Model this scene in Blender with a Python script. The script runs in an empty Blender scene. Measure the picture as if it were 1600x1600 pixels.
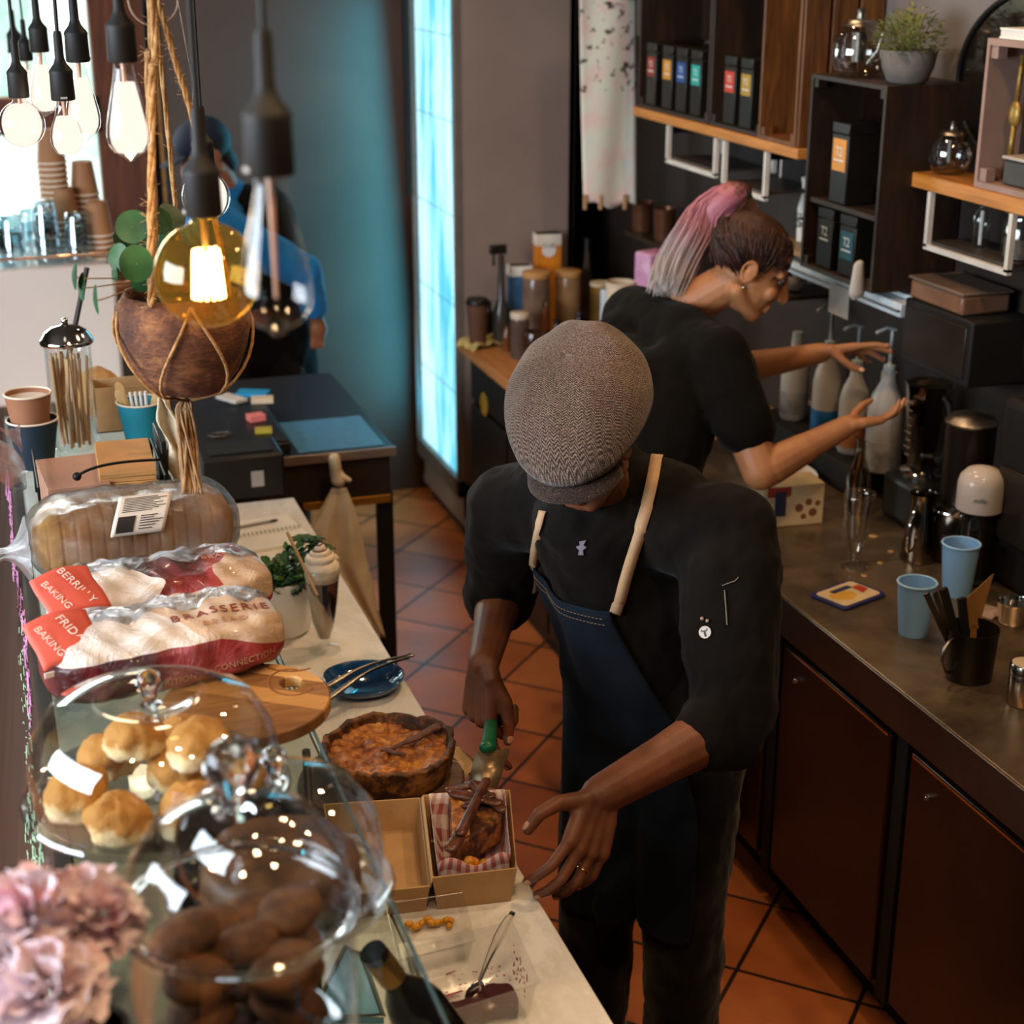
import bpy, math, random
from mathutils import Vector as V, Matrix as M, Quaternion
from mathutils.bvhtree import BVHTree
random.seed(7)
R=math.radians; PI=math.pi
COL=bpy.context.scene.collection
# ------------------------------------------------------------ camera geometry (metres)
FPX=2500.; PITCH=R(20.0); YAW=R(18.3); CAMH=2.4
_s,_c=math.sin(PITCH),math.cos(PITCH); _sy,_cy=math.sin(YAW),math.cos(YAW)
def ray(px,py):
    dx,dy=px-800,py-800; fw=FPX*_c-dy*_s; dn=FPX*_s+dy*_c
    return V((dx*_cy+fw*_sy,-dx*_sy+fw*_cy,-dn))
def onz(px,py,z):            # the point of the level z (a table top, the floor) seen there
    d=ray(px,py); t=(z-CAMH)/d.z; return V((d.x*t,d.y*t,z))
def onx(px,py,X):
    d=ray(px,py); t=X/d.x; return V((X,d.y*t,CAMH+d.z*t))
def ony(px,py,Y):
    d=ray(px,py); t=Y/d.y; return V((d.x*t,Y,CAMH+d.z*t))
def away(px,py,D):
    d=ray(px,py); return d.normalized()*D+V((0,0,CAMH))
# ------------------------------------------------------------ mesh builder
def frame(z,x=None):
    z=V(z).normalized()
    x=V(x) if x is not None else (V((1,0,0)) if abs(z.x)<.9 else V((0,1,0)))
    x=(x-z*x.dot(z)).normalized(); y=z.cross(x)
    return M((x,y,z)).transposed()
class MB:
    def __init__(s): s.v=[];s.f=[];s.m=[];s.mi=0
    def add(s,vs,fs):
        b=len(s.v); s.v+=[V(v) for v in vs]; s.f+=[tuple(b+i for i in f) for f in fs]; s.m+=[s.mi]*len(fs); return s
    def tf(s,mat,b=0):
        for i in range(b,len(s.v)): s.v[i]=mat@s.v[i]
        return s
    def box(s,x0,x1,y0,y1,z0,z1,R3=None,o=None):
        vs=[V((x,y,z)) for x in(x0,x1) for y in(y0,y1) for z in(z0,z1)]
        if R3 is not None: vs=[R3@v for v in vs]
        if o is not None: vs=[v+V(o) for v in vs]
        return s.add(vs,[(0,1,3,2),(4,6,7,5),(0,4,5,1),(2,3,7,6),(0,2,6,4),(1,5,7,3)])
    def lathe(s,prof,n=28,o=(0,0,0),ax=None,closed=False,sx=1,sy=1):
        o=V(o);vs=[];fs=[];k=len(prof)
        for (r,z) in prof:
            for j in range(n):
                a=2*PI*j/n; v=V((r*math.cos(a)*sx,r*math.sin(a)*sy,z))
                if ax is not None: v=ax@v
                vs.append(v+o)
        for i in range(k-1 if not closed else k):
            i2=(i+1)%k
            for j in range(n):
                j2=(j+1)%n; fs.append((i*n+j,i*n+j2,i2*n+j2,i2*n+j))
        if not closed:
            if prof[0][0]>1e-6: fs.append(tuple(reversed(range(n))))
            if prof[-1][0]>1e-6: fs.append(tuple((k-1)*n+j for j in range(n)))
        return s.add(vs,fs)
    def shell(s,prof,t,n=32,o=(0,0,0),ax=None,sx=1,sy=1):      # lathe profile with wall thickness t (profile outer)
        inner=[(max(r-t,0.0005),z+(t if i==0 else 0)) for i,(r,z) in enumerate(prof)]
        return s.lathe(prof+inner[::-1],n,o,ax,closed=True,sx=sx,sy=sy)
    def tube(s,pts,r,n=8,closed=False,flat=1):
        pts=[V(p) for p in pts];k=len(pts)
        rs=r if isinstance(r,(list,tuple)) else [r]*k
        vs=[];fs=[];X=None
        for i,p in enumerate(pts):
            a=pts[i-1] if (i>0 or closed) else p; b=pts[(i+1)%k] if (i<k-1 or closed) else p
            t=(b-a); t=t.normalized() if t.length>1e-9 else V((0,0,1))
            if X is None: F=frame(t)
            else: F=frame(t,X)
            X=F.col[0]
            for j in range(n):
                q=2*PI*j/n; vs.append(p+F@V((math.cos(q)*rs[i],math.sin(q)*rs[i]*flat,0)))
        for i in range(k if closed else k-1):
            i2=(i+1)%k
            for j in range(n):
                j2=(j+1)%n; fs.append((i*n+j,i*n+j2,i2*n+j2,i2*n+j))
        if not closed: fs+= [tuple(reversed(range(n))),tuple((k-1)*n+j for j in range(n))]
        return s.add(vs,fs)
    def prism(s,poly,z0,z1,ax=None,o=(0,0,0)):
        n=len(poly);o=V(o);vs=[V((x,y,z)) for z in(z0,z1) for x,y in poly]
        if ax is not None: vs=[ax@v for v in vs]
        vs=[v+o for v in vs]
        return s.add(vs,[tuple(reversed(range(n))),tuple(range(n,2*n))]+[(i,(i+1)%n,n+(i+1)%n,n+i) for i in range(n)])
    def ell(s,c,r,R3=None,n=16,m=10):
        if not isinstance(r,(tuple,list)): r=(r,r,r)
        b=len(s.v); prof=[(math.sin(PI*i/m),-math.cos(PI*i/m)) for i in range(m+1)]
        vs=[];fs=[]
        vs.append(V((0,0,-1)))
        for i in range(1,m):
            for j in range(n):
                a=2*PI*j/n; vs.append(V((prof[i][0]*math.cos(a),prof[i][0]*math.sin(a),prof[i][1])))
        vs.append(V((0,0,1))); L=len(vs)-1
        for j in range(n):
            fs.append((0,1+(j+1)%n,1+j)); fs.append((L,L-n+j,L-n+(j+1)%n))
        for i in range(m-2):
            for j in range(n):
                a=1+i*n+j; a2=1+i*n+(j+1)%n; fs.append((a,a2,a2+n,a+n))
        vs=[V((v.x*r[0],v.y*r[1],v.z*r[2])) for v in vs]
        if R3 is not None: vs=[R3@v for v in vs]
        return s.add([v+V(c) for v in vs],fs)
    def cap(s,p0,p1,r0,r1,n=14,flat=1,up=None):       # tapered capsule, closed
        p0,p1=V(p0),V(p1);d=p1-p0;L=d.length;F=frame(d,up)
        prof=[(r0*math.sin(a),-r0*math.cos(a)) for a in [PI/2*i/4 for i in range(5)]]
        prof+=[(r1*math.cos(a),L+r1*math.sin(a)) for a in [PI/2*i/4 for i in range(5)]]
        prof[0]=(0,prof[0][1]);prof[-1]=(0,prof[-1][1])
        vs=[];k=len(prof);fs=[]
        vs.append(V((0,0,prof[0][1])))
        for r,z in prof[1:-1]:
            for j in range(n):
                a=2*PI*j/n; vs.append(V((r*math.cos(a),r*math.sin(a)*flat,z)))
        vs.append(V((0,0,prof[-1][1])));Lx=len(vs)-1
        for j in range(n): fs.append((0,1+(j+1)%n,1+j)); fs.append((Lx,Lx-n+j,Lx-n+(j+1)%n))
        for i in range(k-3):
            for j in range(n):
                a=1+i*n+j;a2=1+i*n+(j+1)%n; fs.append((a,a2,a2+n,a+n))
        return s.add([F@v+p0 for v in vs],fs)
    def chain(s,pts,rs,flat=1,up=None,n=14):
        for i in range(len(pts)-1): s.cap(pts[i],pts[i+1],rs[i],rs[i+1],n,flat,up)
        return s
    def grid(s,nu,nv,fn,close_u=False):
        vs=[fn(i/(nu-1 if not close_u else nu),j/(nv-1)) for j in range(nv) for i in range(nu)]
        fs=[]
        for j in range(nv-1):
            for i in range(nu if close_u else nu-1):
                i2=(i+1)%nu; fs.append((j*nu+i,j*nu+i2,(j+1)*nu+i2,(j+1)*nu+i))
        return s.add(vs,fs)
    def build(s,name,mat,parent=None,loc=None,rz=0,world=False,smooth=True,ang=40,bev=0,solid=0,sub=0,off=-1,disp=None):
        if world:
            o0=parent.location if parent is not None else V(loc)
            if parent is not None and parent.parent is not None: o0=parent.parent.location+parent.location
            vs=[v-o0 for v in s.v]
        else: vs=s.v
        me=bpy.data.meshes.new(name); me.from_pydata([tuple(v) for v in vs],[],s.f); me.update()
        mats=mat if isinstance(mat,(list,tuple)) else [mat]
        for m_ in mats: me.materials.append(m_)
        if len(mats)>1:
            for p,i in zip(me.polygons,s.m): p.material_index=i
        if smooth:
            me.shade_smooth()
            if ang<180: me.set_sharp_from_angle(angle=R(ang))
        o=bpy.data.objects.new(name,me); COL.objects.link(o)
        if parent is not None: o.parent=parent
        if loc is not None and parent is None: o.location=V(loc)
        elif loc is not None and not world: o.location=V(loc)
        if rz: o.rotation_euler.z=rz
        if solid:
            q=o.modifiers.new('s','SOLIDIFY');q.thickness=solid;q.offset=off
        if sub:
            q=o.modifiers.new('u','SUBSURF');q.levels=sub;q.render_levels=sub
        if disp:
            tx=bpy.data.textures.new(name,'CLOUDS');tx.noise_scale=disp[1]
            q=o.modifiers.new('d','DISPLACE');q.texture=tx;q.strength=disp[0];q.mid_level=.5;q.texture_coords='GLOBAL' if world else 'LOCAL'
        if bev:
            q=o.modifiers.new('b','BEVEL');q.width=bev;q.segments=2;q.limit_method='ANGLE';q.angle_limit=R(35)
        return o
def tag(o,label,cat,group=None,kind=None):
    if label:o['label']=label
    if cat:o['category']=cat
    if group:o['group']=group
    if kind:o['kind']=kind
    return o
def thing(name,label,cat,loc,rz=0,group=None):
    o=bpy.data.objects.new(name,None); COL.objects.link(o); o.location=V(loc); o.rotation_euler.z=rz
    o.empty_display_size=.05
    return tag(o,label,cat,group)
def struct(o): o['kind']='structure'; return o
def dup(root,loc,label,rz=None,group=None,sc=None):
    r=root.copy(); COL.objects.link(r); r.location=V(loc)
    if rz is not None: r.rotation_euler.z=rz
    if sc is not None: r.scale=(sc,)*3 if not isinstance(sc,tuple) else sc
    r['label']=label
    if group: r['group']=group
    for ch in [x for x in bpy.data.objects if x.parent==root]:
        c=ch.copy(); COL.objects.link(c); c.parent=r
        for g in [x for x in bpy.data.objects if x.parent==ch]:
            d=g.copy(); COL.objects.link(d); d.parent=c
    return r
def fuse(mb,name,mat,parent,voxel=.006,sm=6,world=True,disp=None):
    o=mb.build('tmp',mat,world=False)
    q=o.modifiers.new('r','REMESH');q.mode='VOXEL';q.voxel_size=voxel
    q=o.modifiers.new('s','SMOOTH');q.factor=.5;q.iterations=sm
    if disp:
        tx=bpy.data.textures.new(name,'CLOUDS');tx.noise_scale=disp[1];tx.noise_depth=2
        q=o.modifiers.new('d','DISPLACE');q.texture=tx;q.strength=disp[0];q.mid_level=.5;q.texture_coords='GLOBAL'
    dg=bpy.context.evaluated_depsgraph_get()
    me=bpy.data.meshes.new_from_object(o.evaluated_get(dg)); bpy.data.objects.remove(o)
    if world and parent is not None:
        o0=parent.location
        for v in me.vertices: v.co-=o0
    me.materials.clear(); me.materials.append(mat); me.shade_smooth()
    o=bpy.data.objects.new(name,me); COL.objects.link(o); o.parent=parent
    return o
def bez(p0,p1,p2,p3,n=12):
    p0,p1,p2,p3=map(V,(p0,p1,p2,p3)); return [p0*(1-t)**3+p1*3*t*(1-t)**2+p2*3*t*t*(1-t)+p3*t**3 for t in [i/n for i in range(n+1)]]
def smoothpts(P,n=6):
    P=[V(p) for p in P];out=[]
    for i in range(len(P)-1):
        a=P[max(i-1,0)];b=P[i];c=P[i+1];d=P[min(i+2,len(P)-1)]
        for k in range(n):
            t=k/n; out.append(.5*((2*b)+(c-a)*t+(2*a-5*b+4*c-d)*t*t+(3*b-a-3*c+d)*t**3))
    out.append(P[-1]);return out
# ------------------------------------------------------------ materials
def lin(h):
    h=h.lstrip('#'); c=[int(h[i:i+2],16)/255 for i in(0,2,4)]
    return tuple(((x+.055)/1.055)**2.4 if x>.04045 else x/12.92 for x in c)+(1,)
class N:
    def __init__(s,name):
        s.m=bpy.data.materials.new(name); s.m.use_nodes=True; s.t=s.m.node_tree; s.t.nodes.clear()
        s.out=s.t.nodes.new('ShaderNodeOutputMaterial')
    def n(s,k,**kw):
        x=s.t.nodes.new('ShaderNode'+k)
        for a,b in kw.items():
            if a.startswith('i_'):
                key=a[2:].replace('_',' '); x.inputs[int(key) if key.isdigit() else key].default_value=b
            else: setattr(x,a,b)
        return x
    def l(s,a,b): s.t.links.new(a,b)
    def coord(s,scale=(1,1,1),rot=(0,0,0),loc=(0,0,0),kind='Object'):
        tc=s.n('TexCoord'); mp=s.n('Mapping'); mp.inputs['Scale'].default_value=scale; mp.inputs['Rotation'].default_value=rot; mp.inputs['Location'].default_value=loc
        s.l(tc.outputs[kind],mp.inputs[0]); return mp.outputs[0]
    def noise(s,vec,scale,detail=4,rough=.55,dist=0):
        x=s.n('TexNoise'); x.inputs['Scale'].default_value=scale;x.inputs['Detail'].default_value=detail;x.inputs['Roughness'].default_value=rough;x.inputs['Distortion'].default_value=dist
        s.l(vec,x.inputs['Vector']);return x.outputs['Fac']
    def ramp(s,fac,stops,const=False):
        x=s.n('ValToRGB'); e=x.color_ramp.elements
        if const: x.color_ramp.interpolation='CONSTANT'
        while len(e)<len(stops): e.new(.5)
        for i,(p,c) in enumerate(stops): e[i].position=p; e[i].color=lin(c) if isinstance(c,str) else c
        s.l(fac,x.inputs[0]); return x.outputs[0]
    def mix(s,f,a,b,mode='MIX'):
        x=s.n('MixRGB',blend_type=mode)
        for i,v in((0,f),(1,a),(2,b)):
            if hasattr(v,'is_linked') : s.l(v,x.inputs[i])
            else: x.inputs[i].default_value=(lin(v) if isinstance(v,str) else v)
        return x.outputs[0]
    def math(s,op,a,b=0,cl=False):
        x=s.n('Math',operation=op); x.use_clamp=cl
        for i,v in((0,a),(1,b)):
            if hasattr(v,'is_linked'): s.l(v,x.inputs[i])
            else: x.inputs[i].default_value=v
        return x.outputs[0]
    def bsdf(s,col=None,rough=.5,metal=0,bump=None,bs=.3,bd=.002,trans=0,ior=1.45,spec=.5,sss=0,em=None,es=0,alpha=None,coat=0,sheen=0):
        p=s.n('BsdfPrincipled')
        def put(k,v):
            if v is None: return
            if hasattr(v,'is_linked'): s.l(v,p.inputs[k])
            else: p.inputs[k].default_value=lin(v) if isinstance(v,str) else v
        put('Base Color',col);put('Roughness',rough);put('Metallic',metal);put('Transmission Weight',trans);put('IOR',ior);put('Specular IOR Level',spec)
        put('Subsurface Weight',sss);put('Coat Weight',coat);put('Sheen Weight',sheen)
        if sss: p.inputs['Subsurface Radius'].default_value=(.02,.008,.004)
        if em is not None: put('Emission Color',em);put('Emission Strength',es)
        if alpha is not None: put('Alpha',alpha)
        if bump is not None:
            b=s.n('Bump');b.inputs['Strength'].default_value=bs;b.inputs['Distance'].default_value=bd
            s.l(bump,b.inputs['Height']);s.l(b.outputs[0],p.inputs['Normal'])
        s.l(p.outputs[0],s.out.inputs[0]); s.p=p; return s.m
_mc={}
def mat(name,col,rough=.5,metal=0,var=.12,vs=12,bump=.15,bsc=60,spec=.4,sss=0,coat=0,sheen=0,stretch=(1,1,1),col2=None):
    if name in _mc: return _mc[name]
    s=N(name); vec=s.coord(stretch); f=s.noise(vec,vs,5)
    c=lin(col) if isinstance(col,str) else col
    if col2: c2=lin(col2); c1=c
    else: c1=tuple(x*(1-var) for x in c[:3])+(1,); c2=tuple(min(1,x*(1+var)) for x in c[:3])+(1,)
    cc=s.ramp(f,[(.35,c1),(.65,c2)])
    m=s.bsdf(cc,rough,metal,s.noise(vec,bsc,3) if bump else None,bump,.002,spec=spec,sss=sss,coat=coat,sheen=sheen)
    _mc[name]=m; return m
def thin_glass(name,tint=(1,1,1),refl=1.0,rough=.02,base=.03,ref_tint=(1,1,1)):
    s=N(name); fr=s.n('Fresnel');fr.inputs[0].default_value=1.5
    geo=s.n('NewGeometry')
    tr=s.n('BsdfTransparent');tr.inputs[0].default_value=tint+(1,)
    gl=s.n('BsdfGlossy');gl.inputs['Roughness'].default_value=rough;gl.inputs[0].default_value=ref_tint+(1,)
    lw=s.n('LayerWeight');lw.inputs[0].default_value=.25
    f=s.math('ADD',s.math('MULTIPLY',s.math('POWER',lw.outputs['Facing'],2.5),.75*refl),base,True)
    mx=s.n('MixShader'); s.l(f,mx.inputs[0]);s.l(tr.outputs[0],mx.inputs[1]);s.l(gl.outputs[0],mx.inputs[2]);s.l(mx.outputs[0],s.out.inputs[0])
    return s.m
def solid_glass(name,tint=(1,1,1),rough=0):
    s=N(name);g=s.n('BsdfGlass');g.inputs['Color'].default_value=tint+(1,);g.inputs['Roughness'].default_value=rough;g.inputs['IOR'].default_value=1.45
    s.l(g.outputs[0],s.out.inputs[0]);return s.m
def emit(name,col,st):
    s=N(name);e=s.n('Emission');e.inputs[0].default_value=lin(col) if isinstance(col,str) else col;e.inputs[1].default_value=st;s.l(e.outputs[0],s.out.inputs[0]);return s.m
def wood(name,c1,c2,c3,sc=1,axis=0,rough=.45,planks=0,bump=.2):
    s=N(name); st=[9,9,9]; st[axis]=.9; vec=s.coord(tuple(x*sc for x in st))
    f=s.noise(vec,1.6,8,.65,1.2); g=s.noise(vec,9,3,.6)
    c=s.ramp(f,[(.3,c1),(.5,c2),(.7,c3)]); c=s.mix(.35,c,s.ramp(g,[(.35,c1),(.7,c3)]),'MULTIPLY') if False else s.mix(.25,c,s.ramp(g,[(.35,c1),(.7,c3)]))
    return s.bsdf(c,rough,0,g,bump,.001)
black=mat('black_plastic','#14110e',.45,var=.1)
blackm=mat('black_matte','#100d0a',.7,var=.1)
dark=mat('dark_brown_laminate','#221912',.5)
white=mat('white_ceramic','#e8e4de',.25,var=.03,bump=0)
whitem=mat('white_matte','#d9d4cc',.6,var=.05,bump=.05)
steel=mat('brushed_steel','#8f8880',.3,1,.15,6,.15,90,stretch=(1,30,1))
chrome=mat('chrome','#d8d4cf',.08,1,.02,4,0)
glass=thin_glass('clear_glass',(.97,.98,.98),1.15,.015,.05)
glass_b=thin_glass('bulb_glass',(.97,.95,.92),1.2,.015,.05)
glass_blue=thin_glass('tinted_window_glass',(.8,.9,.95),1,.02,.06)
plasticw=thin_glass('clear_plastic',(.96,.965,.97),.8,.18,.06)
knobg=solid_glass('solid_glass',(.96,.97,.97))
paper=mat('white_paper','#e4e0d8',.8,var=.03,bump=.1)
kraft=mat('kraft_card','#b58f63',.75,var=.07,vs=25,bump=.2,bsc=200)
kraftb=mat('kraft_bag','#a87d55',.8,var=.08,vs=14,bump=.3,bsc=50)
cream=mat('cream_cloth','#dcc6a6',.9,var=.08,vs=20,bump=.4,bsc=300)
FONT=None
def text(name,body,size,m,parent,loc,rot,ext=.0004,align='CENTER',sp=1):
    cu=bpy.data.curves.new(name,'FONT'); cu.body=body; cu.size=size; cu.align_x=align; cu.align_y='CENTER'; cu.extrude=ext; cu.space_character=sp
    o=bpy.data.objects.new('t',cu); COL.objects.link(o)
    dg=bpy.context.evaluated_depsgraph_get(); me=bpy.data.meshes.new_from_object(o.evaluated_get(dg)); bpy.data.objects.remove(o)
    me.materials.clear(); me.materials.append(m)
    o=bpy.data.objects.new(name,me); COL.objects.link(o); o.parent=parent
    o.matrix_basis=M.Translation(V(loc))@(rot.to_4x4())
    return o
# ------------------------------------------------------------ camera and light
sc=bpy.context.scene
cam=bpy.data.cameras.new('camera'); co=bpy.data.objects.new('camera',cam); COL.objects.link(co); sc.camera=co
cam.sensor_width=36; cam.lens=FPX/1600*36; cam.clip_start=.05
co.location=(0,0,CAMH); co.rotation_euler=(PI/2-PITCH,0,-YAW)
cam.dof.use_dof=True; cam.dof.focus_distance=2.85; cam.dof.aperture_fstop=cam.lens/1000/.014
vs=sc.view_settings; sc.display_settings.display_device='sRGB'; vs.view_transform='Standard'; vs.look='None'; vs.gamma=1; vs.exposure=.12
w=bpy.data.worlds.new('world'); sc.world=w; w.use_nodes=True
w.node_tree.nodes['Background'].inputs[0].default_value=(.62,.50,.38,1); w.node_tree.nodes['Background'].inputs[1].default_value=.03
def area(name,loc,to,sx,sy,p,col,spread=PI):
    l=bpy.data.lights.new(name,'AREA'); l.shape='RECTANGLE'; l.size=sx; l.size_y=sy; l.energy=p; l.color=col; l.spread=spread
    o=bpy.data.objects.new(name,l); COL.objects.link(o); o.location=loc; o.rotation_euler=(V(to)-V(loc)).to_track_quat('-Z','Y').to_euler(); return o
def lamp(name,loc,p,col,r=.04,spot=None,to=None):
    l=bpy.data.lights.new(name,'SPOT' if spot else 'POINT'); l.energy=p; l.color=col; l.shadow_soft_size=r
    o=bpy.data.objects.new(name,l); COL.objects.link(o); o.location=loc
    if spot: l.spot_size=spot; l.spot_blend=.6; o.rotation_euler=(V(to)-V(loc)).to_track_quat('-Z','Y').to_euler()
    return o
WARM=(1,.66,.36); COOL=(.80,.90,1)
area('assumed_left_daylight',(-2.45,1.9,2.2),(.6,2.6,1.0),2.8,1.5,225,COOL)  # assumed cool daylight from the unseen left side
area('street_window_daylight',(-.5,6.55,1.9),(.1,4.2,1.0),1.2,.9,40,(.9,1,.97))
for i,(x,y,p) in enumerate([(.2,.7,5),(1.0,.9,5),(1.75,2.0,8),(2.0,4.2,5),(1.2,5.2,4),(.55,1.5,4),(-.4,1.2,4),(1.35,3.3,9)]):
    lamp('ceiling_fill_lamp',(x,y,3.1),p*5.2,WARM,.045,R(130),(x,y,0))  # unseen ceiling lamps, added for warm fill and highlights on the glass
area('fridge_light',(1.70,6.50,1.25),(.9,6.62,1.2),.16,1.8,13,(.04,.60,.90))
lamp('ceiling_fill_lamp',(.3,5.9,3.1),14,WARM,.045,R(130),(.5,6.4,0))  # added warm lamp that brings up the brown left part of the end wall
# ------------------------------------------------------------ room shell
s=N('quarry_tile'); vec=s.coord((1,1,1),(0,0,R(-46.5)),(.105-.15*0,0,0))
br=s.n('TexBrick'); br.offset=0; br.squash=1; br.inputs['Scale'].default_value=1; br.inputs['Mortar Size'].default_value=.006; br.inputs['Mortar Smooth'].default_value=.2
br.inputs['Brick Width'].default_value=.303; br.inputs['Row Height'].default_value=.303; br.inputs['Bias'].default_value=0
br.inputs['Color1'].default_value=lin('#cf7a44'); br.inputs['Color2'].default_value=lin('#b4622f'); br.inputs['Mortar'].default_value=lin('#2c1a12')
s.l(vec,br.inputs['Vector']); nz=s.noise(s.coord(),5,6,.6); c=s.mix(.55,br.outputs[0],s.ramp(nz,[(.3,'#a87c5e'),(.7,'#ffffff')]),'MULTIPLY')
tile=s.bsdf(c,s.math('ADD',s.math('MULTIPLY',nz,.25),.3),0,s.math('SUBTRACT',nz,s.math('MULTIPLY',br.outputs['Fac'],3)),.4,.004)
wallm=mat('slate_paint','#574036',.55,var=.08,vs=3,bump=.05,bsc=80)
wallr=mat('dark_wall_paint','#2b221c',.6,var=.1,vs=3)
wallg=mat('grey_plaster','#746c68',.7,var=.08,vs=4)
struct(MB().box(-2.6,2.6,-.8,6.9,-.05,0).build('floor',tile))
XW=2.45
struct(MB().box(XW,XW+.1,-.8,6.8,0,2.02).build('wall_right',wallr)); 
struct(MB().box(XW,XW+.1,-.8,6.8,2.02,3.3).build('wall_right_upper',wallg))
WX0,WX1=-.95,ony(150,100,6.7).x
zb=1.2
b=MB(); b.box(WX1,XW,6.7,6.8,0,3.3).box(-2.6,WX0,6.7,6.8,0,3.3).box(WX0,WX1,6.7,6.8,0,zb).box(WX0,WX1,6.7,6.8,2.9,3.3)
struct(b.build('wall_back',wallm))
struct(MB().box(-2.6,2.6,-.8,6.8,3.3,3.4).build('ceiling',mat('ceiling_paint','#3a332d',.8)))
s=N('bright_window'); f=s.noise(s.coord(),2.2,5,.6); c=s.ramp(f,[(.35,'#8fc0ae'),(.5,'#d4ece2'),(.62,'#f6fbf8')])
e=s.n('Emission');e.inputs[1].default_value=1.6;s.l(c,e.inputs[0]);s.l(e.outputs[0],s.out.inputs[0]);brightw=s.m
struct(MB().box(WX0,WX1,6.76,6.78,zb,2.9).build('window_1',brightw))
reddish=wood('red_brown_wood','#3c1c0f','#5c2d16','#7a4120',1,2,.5)
fx=ony(228,100,6.66).x
b=MB(); b.box(WX1-.02,fx,6.62,6.7,1.0,3.0).box(WX0,WX1,6.62,6.7,1.65,1.79).box(WX0,WX1,6.62,6.7,zb-.06,zb)
struct(b.build('trim_1',reddish,bev=.004))
struct(MB().box(fx+.03,fx+.045,6.66,6.7,1.0,2.1).build('trim_2',wood('pine_strip','#7a4a20','#96602c','#a8703a')))
# ------------------------------------------------------------ fridge
FY0,FY1=5.96,6.62; FX0=1.74; FX1=2.23
s=N('fridge_side_paint'); nz=s.noise(s.coord(),2.5,3); fridgem=s.bsdf(s.ramp(nz,[(.3,'#857268'),(.7,'#948075')]),.42,0,s.noise(s.coord(),120,3),.08)
t=thing('upright_fridge','tall grey upright display fridge with glowing cyan glass door beside the timber bench','fridge',(1.98,6.29,0))
b=MB(); b.box(FX0+.03,FX1,FY0,FY0+.03,.1,2.35).box(FX0+.03,FX1,FY1-.03,FY1,.1,2.35).box(FX1-.03,FX1,FY0,FY1,.1,2.35).box(FX0+.03,FX1,FY0,FY1,2.3,2.35).box(FX0+.03,FX1,FY0,FY1,.06,.26)
b.build('cabinet_body',fridgem,t,world=True,bev=.004)
MB().box(FX0+.06,FX1,FY0+.04,FY1-.04,0.0,.06).build('plinth',blackm,t,world=True)
b=MB(); b.box(FX0,FX0+.035,FY0,FY0+.03,.2,2.33).box(FX0,FX0+.035,FY1-.015,FY1,.2,2.33).box(FX0,FX0+.035,FY0,FY1,.2,.275).box(FX0,FX0+.035,FY0,FY1,2.26,2.33)
d=b.build('door_frame',mat('fridge_door_frame','#6b5f58',.4),t,world=True,bev=.003)
MB().box(FX0-.03,FX0-.008,FY1-.05,FY1-.02,1.35,2.3).build('handle',blackm,d)
bpy.data.objects['handle'].location=(0,0,0)
h=bpy.data.objects['handle']
for v in h.data.vertices: v.co-=V((1.98,6.29,0))
MB().box(FX0+.010,FX0+.016,FY0+.03,FY1-.03,.275,2.265).build('door_glass',glass_blue,t,world=True)
s=N('lit_fridge_interior'); vec=s.coord(); sep=s.n('SeparateXYZ'); s.l(vec,sep.inputs[0])
nz=s.noise(s.coord((1,6,1)),1.2,4,.6,.5)
c=s.ramp(nz,[(.28,'#1a86a4'),(.4,'#6fc8d8'),(.52,'#cdf2f6'),(.75,'#f4ffff')]); 
e=s.n('Emission');e.inputs[1].default_value=2.2;s.l(c,e.inputs[0]);s.l(e.outputs[0],s.out.inputs[0]);fint=s.m
MB().box(FX0+.022,FX0+.028,FY0+.03,FY1-.03,.276,2.262).build('light_panel',fint,t,world=True)
for z in (.62,.98,1.34,1.70,2.02):
    MB().box(FX0+.019,FX0+.021,FY0+.03,FY1-.03,z,z+.004).build('wire_shelf',mat('shelf_white','#dff2f6',.4),t,world=True)
# ------------------------------------------------------------ right hand counters
cx0=1.727
s=N('worn_steel_top'); v1=s.coord((1,1,1)); nz=s.noise(v1,3.5,8,.65,.8); n2=s.noise(s.coord((6,60,6)),4,3,.6)
steeltop=s.bsdf(s.ramp(nz,[(.3,'#5a4836'),(.7,'#a58d70')]),s.math('ADD',s.math('MULTIPLY',nz,  .3),.17),.75,n2,.12,.001)
TY=4.35
t=thing('steel_worktop','brushed stainless steel worktop running along the right hand kitchen wall','worktop',(2.09,2.6,.9))
MB().box(cx0,XW-.003,.6,TY,.865,.90).build('top_sheet',steeltop,t,world=True,bev=.002)
MB().box(cx0-.004,cx0+.02,.6,TY,.80,.897).build('front_edge',mat('steel_edge','#6e5f52',.3,.9,.2,4,.1),t,world=True,bev=.002)
MB().box(XW-.022,XW-.003,.6,TY,.9,1.0).build('upstand',steel,t,world=True)
redpanel=mat('dark_red_door','#2c150e',.28,var=.2,vs=4,bump=.03,col2='#1d0e09',spec=.6)
ys=[.62,1.38,2.0,2.62,3.2,3.78,4.34]
bodym=mat('cabinet_black','#1a130e',.45)
labs=['nearest the camera at the lower right corner','second from the near end, under the utensil jug','in the middle, beneath the blue cups','behind the flat-capped man','beside the black-shirted woman','at the far end by the timber bench']
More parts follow.
